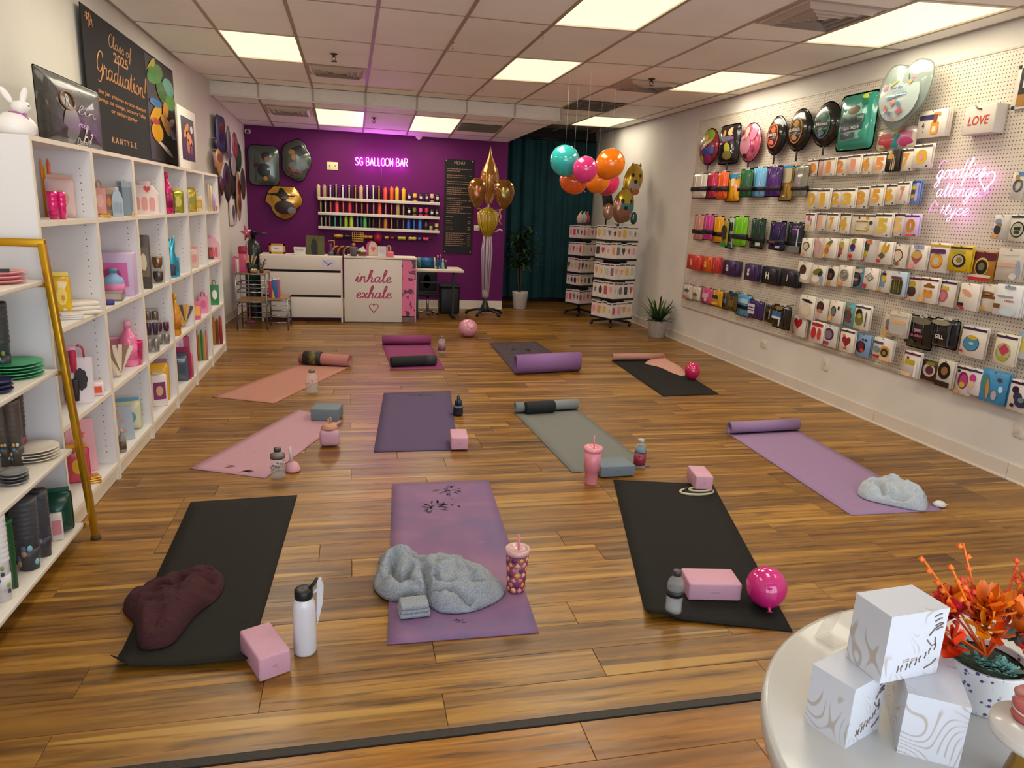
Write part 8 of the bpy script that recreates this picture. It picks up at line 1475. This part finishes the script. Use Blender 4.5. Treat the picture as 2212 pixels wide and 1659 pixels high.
tumbler(1117, 1284, 24, 19, 103, 'patterned tumbler with a pink straw beside the grey blanket', ('#7a3a50', '#c8a09c'), deco=True); tumbler(1279, 1048, 18.5, 13.5, 84, 'tall pink tumbler with a straw beside the grey mat', ('#d07e8c', '#dc8c98'), prof=True)
P, s = at_floor(990, 898, .001, .02); o = thing('navy_bottle', 'squat navy ridged bottle beside the dark purple mat', 'bottle', P); r = 11*s; h = 46*s
MB().lathe([(r*.9, 0), (r, h*.1), (r*.95, h*.38), (r*1.05, h*.42), (r*.8, h*.5)], C('#1d2430', .4), 18).obj('body', o); MB().lathe([(r*1.06, h*.4), (r*1.06, h*.46)], C('#5a6060', .4), 18).obj('grey_rim', o)
for i in range(4): MB().lathe([(r*.3, 0), (r*.32, h*.24), (r*.1, h*.3)], C('#1f2a3c', .4), 8, c=(r*.42*math.cos(i*1.6), r*.42*math.sin(i*1.6), h*.46)).obj('ridge', o)
MB().lathe([(r*.3, h*.5), (r*.3, h*.92), (0, h)], C('#2a3648', .4), 10).obj('spout', o)
P, s = at_floor(632, 1018, .006, .02); o = thing('silicone_funnel', 'pale pink domed holder with a white stick on the pink mat', 'holder', P); r = 17*s; MB().lathe([(r, 0), (r*.98, .01), (r*.7, .04), (r*.2, .055), (0, .056)], C('#c8909c', .5), 20).obj('dome', o); MB().tube([(-.004, 0, .05), (-.012, 0, .13), (-.01, 0, .145)], [.012, .009, .002], C('#cfc0b4', .4), 8).obj('stick', o)
# ---- blankets and clothes
def bundle(lab, outline, hgt, mat, name='blanket', folds=(), seed=1, z=.006, cat='blanket', wr=.3, tag_=None):
    """soft heap whose floor outline is given in pixels; folds: ridges/creases as pixel polylines (dz, width)"""
    P = [fl(*p, z) for p in outline]; c = sum(P, Vector())/len(P); L = [p-c for p in spline3(P)]; n = len(L); L = [Vector((p.x, p.y, 0)) for p in [q for q in L]]
    o = thing(name, lab, cat, (c.x, c.y, z)); vs = []; fs = []; rings = 34
    F = [([fl(*p, z+hgt*.7)-c for p in pl], dz, wd) for pl, dz, wd in folds]
    from mathutils import noise as N
    def rdg(q): return (1-abs(N.noise(q))*2.2)
    def hz(p, s):
        e = math.sqrt(max(0, 1-s**3.2)); h = hgt*e
        q = Vector((p.x*9+seed*7.3, p.y*9, seed)); w = N.noise(q)*.6+N.noise(q*2.3)*.35; q2 = Vector((p.x*22+p.y*9, p.y*30, seed*2.1)); w += .35*(1-2*abs(N.noise(q2))); q3 = Vector((p.x*14+N.noise(q*1.5)*1.2, p.y*14+N.noise(q*1.5+Vector((5, 1, 2)))*1.2, seed*3.3)); w += 1.0*max(-.6, rdg(q3))-.35
        h += hgt*wr*w*min(1, e*1.4)
        for pl, dz, wd in F:
            d = min(segd(p, a, b) for a, b in zip(pl[:-1], pl[1:])); h += 1.55*dz*math.exp(-(d/wd)**2)*min(1, e*1.5)
        return max(h, .004*e)
    for i in range(rings):
        s = 1-(i/rings)**1.5 if i else 1.0
        for p in L: q = p*s; vs.append(Vector((q.x, q.y, hz(q, s) if i else .003)))
    vs.append(Vector((0, 0, hz(Vector((0, 0, 0)), 0))))
    for i in range(rings-1):
        for k in range(n): fs.append((i*n+k, i*n+(k+1) % n, (i+1)*n+(k+1) % n, (i+1)*n+k))
    for k in range(n): fs.append(((rings-1)*n+k, (rings-1)*n+(k+1) % n, rings*n))
    fs.append(tuple(reversed(range(n))))
    mb = MB(); mb.add(vs, fs, mat, True); mb.obj('cloth', o, fixn=True); return o, c
def segd(p, a, b):
    ax, ay, bx, by = a.x, a.y, b.x, b.y; dx, dy = bx-ax, by-ay; t = max(0, min(1, ((p.x-ax)*dx+(p.y-ay)*dy)/(dx*dx+dy*dy+1e-9))); return math.hypot(p.x-ax-t*dx, p.y-ay-t*dy)
def spline3(P):
    out = []; n = len(P)
    for i in range(n):
        a, b, c_, d = P[i-1], P[i], P[(i+1) % n], P[(i+2) % n]
        for j in range(8): t = j/8; out.append(.5*((2*b)+(c_-a)*t+(2*a-5*b+4*c_-d)*t*t+(3*b-a-3*c_+d)*t**3))
    return out
gk = crop(770, 1020, 4.148)
m_knit = C('#989ea5', .95, bump=1.0, bscale=170, var=.22)
def gg(L): return [gk(*p) for p in L]
bundle('grey knitted blanket heaped on the purple tie-dye mat', gg([(150, 1020), (210, 870), (200, 800), (330, 770), (600, 830), (900, 870), (1130, 910), (1260, 1000), (1325, 1080), (1270, 1160), (1120, 1230), (960, 1270), (780, 1270), (680, 1230), (600, 1170), (480, 1150), (380, 1170), (230, 1130)]), .085, m_knit, folds=(
    (gg([(600, 880), (640, 1000), (605, 1100), (680, 1230)]), -.035, .012), (gg([(640, 1060), (850, 1060), (1020, 1110)]), -.03, .012), (gg([(330, 820), (320, 900), (410, 970), (480, 900)]), -.04, .014), (gg([(450, 800), (600, 820), (560, 870)]), -.016, .012), (gg([(1000, 900), (1040, 1000), (1120, 1010)]), -.022, .014), (gg([(240, 850), (280, 780), (420, 790)]), .03, .04), (gg([(760, 920), (900, 890), (1000, 950)]), .02, .04), (gg([(1100, 980), (1180, 1080), (1060, 1150)]), .016, .03), (gg([(250, 1030), (420, 1090), (560, 1100)]), .02, .04), (gg([(960, 1130), (1060, 1140)]), -.03, .01), (gg([(500, 880), (720, 830), (900, 830)]), .016, .03), (gg([(520, 760), (640, 790), (760, 800), (900, 830)]), -.012, .008), (gg([(700, 960), (740, 1010), (860, 1010)]), -.014, .009), (gg([(830, 1080), (1000, 1100), (1160, 1080), (1240, 1040)]), -.012, .008), (gg([(480, 960), (560, 1010), (600, 1060)]), -.014, .010), (gg([(200, 930), (300, 960), (400, 1000)]), -.010, .009), (gg([(780, 1180), (950, 1190), (1100, 1160)]), .012, .02)), seed=2, cat='blanket', wr=.13)
c = fl(*gk(520, 1300), .006); o = thing('folded_towel', 'small folded grey towel sticking out below the grey knitted blanket', 'towel', (c.x, c.y+.03, .006), .06)
for i in range(3): MB().rbox((0, 0, .011+.016*i), (.118-.006*i, .085-.004*i, .019), m_knit, .008, seg=3).obj('fold', o)
mk2 = crop(220, 1030, 3.607)
bundle('dark maroon fleece blanket heaped on the dark grey mat', [mk2(*p) for p in [(165, 1040), (230, 950), (400, 870), (560, 800), (740, 760), (850, 740), (950, 800), (940, 900), (860, 990), (740, 1080), (660, 1180), (560, 1300), (440, 1350), (300, 1345), (270, 1250), (250, 1150)]], .075, C('#3a1519', .95, bump=.6, bscale=160, var=.2), folds=(([mk2(*p) for p in [(450, 860), (580, 860), (620, 800)]], -.02, .02), ([mk2(*p) for p in [(260, 1150), (330, 1050), (300, 1250)]], .02, .03), ([mk2(*p) for p in [(300, 1290), (420, 1270), (540, 1290)]], -.022, .014), ([mk2(*p) for p in [(600, 1180), (720, 1060), (860, 950)]], .014, .03), ([mk2(*p) for p in [(850, 800), (870, 900)]], -.018, .02)), seed=5, wr=.15, cat='blanket')
lk = crop(1300, 880, 2.911)
bundle('pale grey crumpled jacket on the lilac mat', [lk(*p) for p in [(1605, 540), (1640, 500), (1760, 490), (1880, 520), (1980, 560), (2040, 595), (2040, 650), (1960, 650), (1850, 628), (1720, 600), (1640, 575)]], .085, C('#a3abb2', .9, bump=.4, bscale=120, var=.12), name='jacket', folds=(([lk(*p) for p in [(1700, 470), (1780, 530), (1900, 560)]], -.04, .02), ([lk(*p) for p in [(1650, 530), (1760, 570), (1900, 610)]], -.03, .016), ([lk(*p) for p in [(1820, 480), (1900, 520), (2000, 560)]], .02, .03)), seed=8, cat='jacket', wr=.2)
P = fl(2029, 1092, .006); o = thing('white_bud', 'small white lump at the corner of the lilac mat', 'object', (P.x, P.y, .006)); MB().lathe([(.03, 0), (.032, .01), (.018, .024), (0, .027)], C('#c8c4c0', .6), 12, sx=1.2).obj('lump', o); MB().tube([(.03, 0, .006), (.06, .0, .004)], .003, C('#b8b0a8'), 6).obj('tail', o)
pk_ = crop(980, 680, 3.687)
bundle('peach cloth draped over the far black mat', [pk_(*p) for p in [(1525, 388), (1600, 345), (1660, 335), (1720, 375), (1800, 415), (1840, 460), (1830, 490), (1740, 465), (1640, 420)]], .022, C('#bb8a7a', .9, bump=.2, bscale=100, var=.06), name='peach_cloth', seed=11, cat='cloth', wr=.35, z=.0062)
# straps and rolled towels
P = fl(1503, 1062, .006); o = thing('yoga_strap', 'cream and black coiled yoga strap under the pink block', 'strap', (P.x, P.y, .0062)); s = mpp(P)
for i, (k, cc) in enumerate(((1.0, '#b3a888'), (.82, '#1c1a16'), (.66, '#b3a888'))): MB().tube([(38*s*k*math.cos(a)+.01*i, .045*k*math.sin(a)-.01, .005+.006*i) for a in [2*PI*j/20 for j in range(20)]], .0075, C(cc, .8), 6, closed=True).obj('loop', o)
def rolltube(lab, a, b, rpx, mat, name, band=None, end=None, z=.006):
    A, B = fl(*a, z), fl(*b, z); d = B-A; L = d.length; r = rpx*mpp(A); c = (A+B)/2; o = thing(name, lab, 'roll', (c.x, c.y, z), math.atan2(d.y, d.x)); R = Matrix.Rotation(PI/2, 3, 'Y')
    MB().lathe([(0, -L/2), (r*.92, -L/2), (r, -L/2+.008), (r, L/2-.008), (r*.92, L/2), (0, L/2)], mat, 24, c=(0, r*.6, r), R=R, sx=1.0).obj('rolled_body', o)
    if band: MB().lathe([(r*1.03, L*band[1]), (r*1.03, L*band[2])], band[0], 24, c=(0, r*.6, r), R=R).obj('band', o)
    for s in (-1, 1): 
        mb = MB(); mb.tube([(s*(L/2+.0012), r*.6+q*r*.8*math.cos(t_), r+q*r*.8*math.sin(t_)) for t_, q in [(j*.6, 1-j/22) for j in range(20)]], .002, C('#0e0d0c', .7), 5); mb.obj('spiral_edge', o)
    return o
rolltube('black rolled towel lying on the magenta mat', (846, 794), (943, 790), 11.5, C('#17181a', .8, bump=.2), 'rolled_towel', (C('#2a2b2c', .7), .25, .49)); rolltube('black rolled towel lying against the rolled end of the grey mat', (1137, 896), (1199, 892), 13.5, C('#15171a', .8, bump=.2), 'rolled_towel', None, None)
A, B = fl(650, 787), fl(756, 793); d_ = (B-A); L_ = d_.length; o = thing('patterned_sleeve', 'dark patterned sleeve around the rolled end of the peach mat', 'sleeve', (A.x, A.y, .001), math.atan2(d_.y, d_.x)); R = Matrix.Rotation(PI/2, 3, 'Y')
MB().lathe([(.0612, L_*.07), (.066, L_*.075), (.066, L_*.42), (.0612, L_*.425)], C('#231e1a', .6, var=.6, bscale=30), 28, c=(0, 0, .0665), R=R).obj('sleeve', o); MB().lathe([(.0664, L_*.2), (.0664, L_*.33)], C('#5a5028', .6, var=.6, bscale=45), 28, c=(0, 0, .0665), R=R).obj('camouflage_patch', o)
# ---- balloons on the floor
def floorballoon(u, v, rpx, col, lab, sz=1.0, tip=(0, 0, -1), z=.008):
    P = fl(u, v, z); d = EYE-P; s = mpp(P); r = rpx*s; o = thing('latex_balloon', lab, 'balloon', (P.x, P.y, z+r*sz*.985), 0); latex(o, r, col, sz, tip); return o
floorballoon(1650, 1305, 43, '#c42274', 'hot pink balloon resting on the black mat beside the pink block', 1.0, (-.25, -.75, -.55)); floorballoon(1494, 818, 16.5, '#bd1f54', 'small crimson balloon standing on the far black mat', 1.12, (0, -.2, -1))
P = fl(1013, 730); r = 20.5*mpp(P); o = thing('beach_ball', 'pale pink inflated ball on the floor near the balloon stand', 'ball', (P.x, P.y+r*.8, .002)); MB().lathe([(0, 0), (r*.6, .01), (r*.98, r*.6), (r, r*.95), (r*.85, r*1.45), (r*.4, r*1.78), (0, r*1.85)], C('#cf8a9c', .35, coat=.3), 14, smooth=True).obj('ball_skin', o); MB().lathe([(r*.3, -.002), (r*.3, .004), (r*.1, .01), (0, .01)], C('#d8a8b0', .4), 14, c=(.02, -r*.86, r*1.25), R=Matrix.Rotation(1.05, 3, 'X')).obj('end_patch', o)
for i in range(7): a = 2*PI*i/7; MB().tube([(r*1.004*math.sin(t)*math.cos(a), r*1.004*math.sin(t)*math.sin(a), r*.93-r*.93*math.cos(t)) for t in (.5, .9, 1.3, 1.7, 2.1, 2.6)], .0025, C('#b87a8a', .4), 5).obj('seam', o)
P = fl(1045, 733); o = thing('plastic_strip', 'thin grey strip on the floor beside the pink ball', 'strip', (P.x, P.y, .001)); MB().tube([(-.07, 0, .006), (0, .01, .008), (.09, -.01, .006)], .006, C('#7a7470', .5), 6).obj('strip', o)
# ================================================================= ROUND TABLE IN FRONT
TZ = .70; TC = (1.1375, .6975); TR = .5084
tb2 = thing('round_table', 'white round pedestal table in the near corner', 'table', (TC[0], TC[1], 0)); m_tt = C('#bcb9b3', .3, coat=.2)
MB().lathe([(0, TZ-.04), (TR-.012, TZ-.04), (TR-.002, TZ-.034), (TR, TZ-.02), (TR, TZ-.006), (TR-.004, TZ-.001), (TR-.012, TZ), (0, TZ)], m_tt, 72).obj('table_top', tb2)
MB().lathe([(.05, .03), (.045, .1), (.045, TZ-.06), (.09, TZ-.04)], C('#c4bfb6', .35), 24).obj('pedestal', tb2); MB().lathe([(.26, 0), (.26, .012), (.08, .03), (.05, .04)], C('#c4bfb6', .35), 32).obj('foot', tb2)
t8 = crop(1612, 1210, 3.687)
m_bx, nt, bs = nodes_mat('white_gift_box'); tcn = texco(nt, 'Object', (1, 1, 1))
iso = mnode(nt, 'ABSOLUTE', mnode(nt, 'SUBTRACT', mnode(nt, 'FRACT', mnode(nt, 'MULTIPLY', noise(nt, texco(nt, 'Object', (1, 1, .7)), 8, 1, .5), 30)), .5)); ln = ramp(nt, [(.07, 1.0), (.17, 0.0)]); nt.links.new(iso, ln.inputs[0])
gate = ramp(nt, [(.47, 0.0), (.55, 1.0)]); nt.links.new(noise(nt, tcn, 13, 2), gate.inputs[0])
nt.links.new(mixc(nt, mnode(nt, 'MULTIPLY', mnode(nt, 'MULTIPLY', ln.outputs[0], gate.outputs[0]), .6), '#c3c4c9', '#9a8266'), bs.inputs['Base Color']); bs.inputs['Roughness'].default_value = .5; bumpn(nt, bs, noise(nt, tcn, 60, 2), .05, .003)
def giftbox(lab, a, b, c_, z, h, extra=0):
    """a = left bottom corner, b = near bottom corner, c_ = right bottom corner (pixels, on height z)"""
    A, B, Cc = fl(*t8(*a), z), fl(*t8(*b), z), fl(*t8(*c_), z); d1 = A-B; d2 = Cc-B; wA, wC = d1.length, d2.length; w = wA; ang = math.atan2(d1.y, d1.x)
    d1.normalize(); n = Vector((d1.y, -d1.x, 0)); n = n if n.dot(d2) > 0 else -n; ctr = B+d1*wA/2+n*wC/2
    o = thing('gift_box', lab, 'gift box', (ctr.x, ctr.y, z), ang, 'white printed gift boxes on the round table'); t = .0035
    MB().box((0, 0, h/2-.004), (wA, wC, h-.008), m_bx).obj('box_body', o); MB().box((0, 0, h-.004), (wA*1.008, wC*1.008, .008), m_bx).obj('lid', o)
    lf = MB(); sy = -1 if (Matrix.Rotation(ang, 3, 'Z') @ Vector((0, -1, 0))).dot(n) < 0 else 1
    return o, ctr, wA, wC, h, ang, n
def dashes(o, wA, wC, h, n, ang, seed, face='c'):
    """loose brown brush marks on the face between the near and the right corner"""
    sg = 1 if n.dot(Vector((-math.sin(ang), math.cos(ang), 0))) > 0 else -1; r = random.Random(seed); mb = MB(); mcol = C('#6e6058', .5)
    f = lambda t, z: (-wA/2-.0006, sg*(t-.5)*wC, z*h)
    for i in range(9):
        t = .26+.075*i; z = .13+.004*i*i; mb.tube([f(t, z), f(t+.015*(-1)**i, z+.05), f(t+.012, z+.10)], .0009, mcol, 5)
    for i in range(4): mb.tube([f(.76+.02*i, .9-.07*i), f(.83+.02*i, .93-.07*i), f(.88+.02*i, .935-.07*i)], .0010, mcol, 5)
    mb.tube([f(.72, .62), f(.80, .72), f(.94, .78)], .0011, mcol, 5); mb.tube([f(.7, .56), f(.8, .46), f(.86, .47), f(.84, .58)], .0013, mcol, 5); mb.tube([f(.74, .12), f(.86, .17), f(.93, .24)], .0011, mcol, 5)
    for i in range(2): mb.tube([f(.34+.14*i, .30), f(.44+.14*i, .31)], .0007, C('#b8a898'), 5); mb.tube([f(.34+.14*i, .27), f(.44+.14*i, .28)], .0007, C('#b8a898'), 5)
    ob = mb.obj('brown_brush_marks', o); ob['kind'] = 'stuff'
def hb_(a_bot, a_top, z):   # height from bottom/top pixels of one vertical edge
    B = fl(*t8(*a_bot), z); q = on_plane(*t8(*a_top), B, (B-EYE).normalized()*Vector((1, 1, 0)).length if False else Vector(((B-EYE).x, (B-EYE).y, 0))); return q.z-z
hL = hb_((785, 1505), (835, 1020), TZ); hR = hb_((1195, 1530), (1258, 1045), TZ)
o, ctr, wA, wC, h, ang, n = giftbox('white gift box at the left of the three stacked boxes', (458, 1278), (785, 1505), (1062, 1352), TZ, hL); dashes(o, wA, wC, h, n, ang, 1)
o2, ctr2, wA2, wC2, h2, ang2, n2 = giftbox('white gift box at the right of the stack, tipped flap towards the camera', (1195, 1530), (1688, 1660), (1790, 1180), TZ, hR); 
zt_ = TZ+max(hL, hR)+.0005; hT = hb_((1062, 985), (1108, 438), zt_)
o3, ctr3, wA3, wC3, h3, ang3, n3 = giftbox('white gift box on top of the other two boxes', (790, 765), (1062, 985), (1525, 905), zt_, hT); dashes(o3, wA3, wC3, h3, n3, ang3, 3)
# small clear wedge stand behind
P = fl(*t8(740, 690), TZ); o = thing('acrylic_stand', 'small clear acrylic stand behind the stacked gift boxes', 'stand', (P.x, P.y+.02, TZ), .3); ma_ = C('#d8d0c0', .1, alpha=.16)
MB().box((0, 0, .003), (.05, .04, .003), ma_).obj('base', o); MB().box((0, .015, .03), (.05, .003, .06), ma_, R=Matrix.Rotation(.3, 3, 'X')).obj('back_plate', o)
# flower pot
rp_ = .068; hp_ = .088; q_ = fl(*t8(1700, 830), TZ+hp_); P = Vector((q_.x+rp_*1.0, q_.y+.012, TZ)); fp_ = thing('flower_pot', 'white pot with blue and purple specks holding orange artificial flowers', 'plant', P)
m_pot, nt, bs = nodes_mat('speckled_pot'); v = texco(nt); k_ = voronoi(nt, v, 85); kr = ramp(nt, [(.24, 1.0), (.32, 0.0)]); nt.links.new(k_, kr.inputs[0]); gt = ramp(nt, [(.42, 0.0), (.46, 1.0)]); nt.links.new(noise(nt, v, 16, 2), gt.inputs[0]); cc_ = ramp(nt, [(.3, '#2a3a6a'), (.5, '#5a3a78'), (.7, '#2a5a60')]); nt.links.new(noise(nt, v, 9, 1), cc_.inputs[0]); nt.links.new(mixc(nt, mnode(nt, 'MULTIPLY', kr.outputs[0], gt.outputs[0]), '#d2d2d0', cc_.outputs[0]), bs.inputs['Base Color']); bs.inputs['Roughness'].default_value = .3
MB().lathe([(rp_*.74, 0), (rp_*.82, .006), (rp_, hp_*.95), (rp_*1.01, hp_), (rp_*.93, hp_), (rp_*.9, hp_*.9), (rp_*.86, hp_*.88)], m_pot, 36).obj('pot', fp_); MB().lathe([(0, hp_*.93), (rp_*.92, hp_*.9)], C('#3a4a3a', .9, bump=.8, bscale=90, var=.5), 24).obj('moss', fp_)
r6 = random.Random(12); pal = ['#e0560c', '#e8760c', '#d83a10', '#e08a10', '#c01c2c', '#d86a10']
def petal(mb, c, d, L, w, mat, cup=.3):
    d = d.normalized(); sd = d.cross(Vector((0, 0, 1))); sd = sd.normalized() if sd.length > .05 else Vector((1, 0, 0)); up = sd.cross(d).normalized(); vs = []
    for t_, ww in ((0, .2), (.35, .9), (.7, 1), (1, .25)):
        p = c+d*L*t_+up*cup*L*t_*t_
        vs += [p-sd*w*ww+up*w*.2, p-up*w*.12, p+sd*w*ww+up*w*.2]
    mb.add(vs, [(3*i+j, 3*i+j+1, 3*i+j+4, 3*i+j+3) for i in range(3) for j in range(2)], mat, True)
def bloom(c, dirn, L, n, col, name='flower'):
    mb = MB(); dirn = dirn.normalized(); a0 = r6.random()*6
    q = Vector((0, 0, 1)).rotation_difference(dirn)
    for i in range(n):
        a = a0+2*PI*i/n; d = q @ Vector((math.cos(a), math.sin(a), .55)); petal(mb, c, d, L, L*.3, C(col, .45))
    mb.lathe([(0, -L*.16), (L*.16, 0), (0, L*.2)], C('#5a2418' if col != '#c01c2c' else '#d8a020', .5), 8, c=c); mb.obj(name, fp_)
for i in range(34):
    a = r6.random()*2*PI; q = r6.random()**.6; rr_ = rp_*1.6*q; c = Vector((rr_*math.cos(a)-.02, rr_*math.sin(a)*.8, hp_+.02+.095*(1-q*.55)*r6.uniform(.4, 1.1))); bloom(c, Vector((c.x, c.y, .05)), .036*r6.uniform(.75, 1.25), 5, pal[i % 6] if not (c.x < -.05 and i % 3 == 0) else '#c01c2c')
mt_ = C('#7aa89c', .6, var=.15)
for i in range(26):
    a = -PI/2+r6.uniform(-2.2, 2.2); c = Vector((rp_*.85*math.cos(a)+.01, rp_*.85*math.sin(a), hp_+.012)); mb = MB()
    for j in range(4): petal(mb, c, Vector((math.cos(a+r6.uniform(-1, 1)), math.sin(a+r6.uniform(-1, 1)), r6.uniform(-.1, .6))), .03, .010, mt_)
    mb.obj('teal_leaf', fp_)
for i in range(13):
    a = PI*.5+r6.uniform(-1.9, 1.9); e = Vector((rp_*2.1*math.cos(a)*r6.uniform(.5, 1.15)-.01, rp_*1.0*math.sin(a), hp_+r6.uniform(.07, .19))); mb = MB(); m1 = C(('#d8541c', '#c8341c', '#e06a14')[i % 3], .5); mid = e*.5+Vector((0, 0, .05)); pts = [Vector((0, 0, hp_)), mid, e]; mb.tube(spline([tuple(p) for p in pts], 4), .0022, m1, 5)
    for j in range(5): t_ = .55+.11*j; p = mid.lerp(e, (t_-.5)*2); mb.lathe([(0, -.006), (.0065, 0), (0, .006)], m1, 7, c=p+Vector((r6.uniform(-.008, .008), 0, r6.uniform(-.006, .008))))
    mb.obj('berry_spray', fp_)
# cake stand at the picture edge
P = fl(*t8(2212, 1380), TZ+.09); o = thing('cake_stand', 'white cake stand with a gold foot at the near picture edge', 'stand', (1.165, .705, TZ)); 
cx = fl(*t8(2330, 1400), TZ+.10); o.location = (cx.x, cx.y, TZ); rs = (fl(*t8(1925, 1280), TZ+.10)-cx).length
MB().lathe([(0, .094), (rs*.98, .094), (rs, .10), (rs, .108), (rs*.985, .112), (0, .112)], C('#c6beb4', .3, coat=.3), 48).obj('plate', o); MB().lathe([(rs*.55, 0), (rs*.56, .006), (rs*.4, .06), (rs*.5, .094)], C('#a8803a', .25, metal=.8), 32).obj('gold_foot', o)
for i, (X, Y, col, lab) in enumerate(((2190, 1275, '#a8504a', 'red and white macaron on the cake stand, in front'), (2200, 1180, '#b87a70', 'dusty pink macaron on the cake stand, behind'))):
    p = fl(*t8(X, Y), TZ+.113); mo_ = thing('macaron', lab, 'sweet', (p.x+.012, p.y, TZ+.1125)); 
    for zz, cc in ((0, col), (.016, col)): MB().lathe([(0, zz), (.02, zz), (.023, zz+.006), (.018, zz+.012), (0, zz+.013)], C(cc, .5), 20).obj('shell', mo_)
    MB().lathe([(.019, .012), (.021, .0145), (.019, .017)], C('#d8c8b8', .6), 20).obj('filling', mo_)
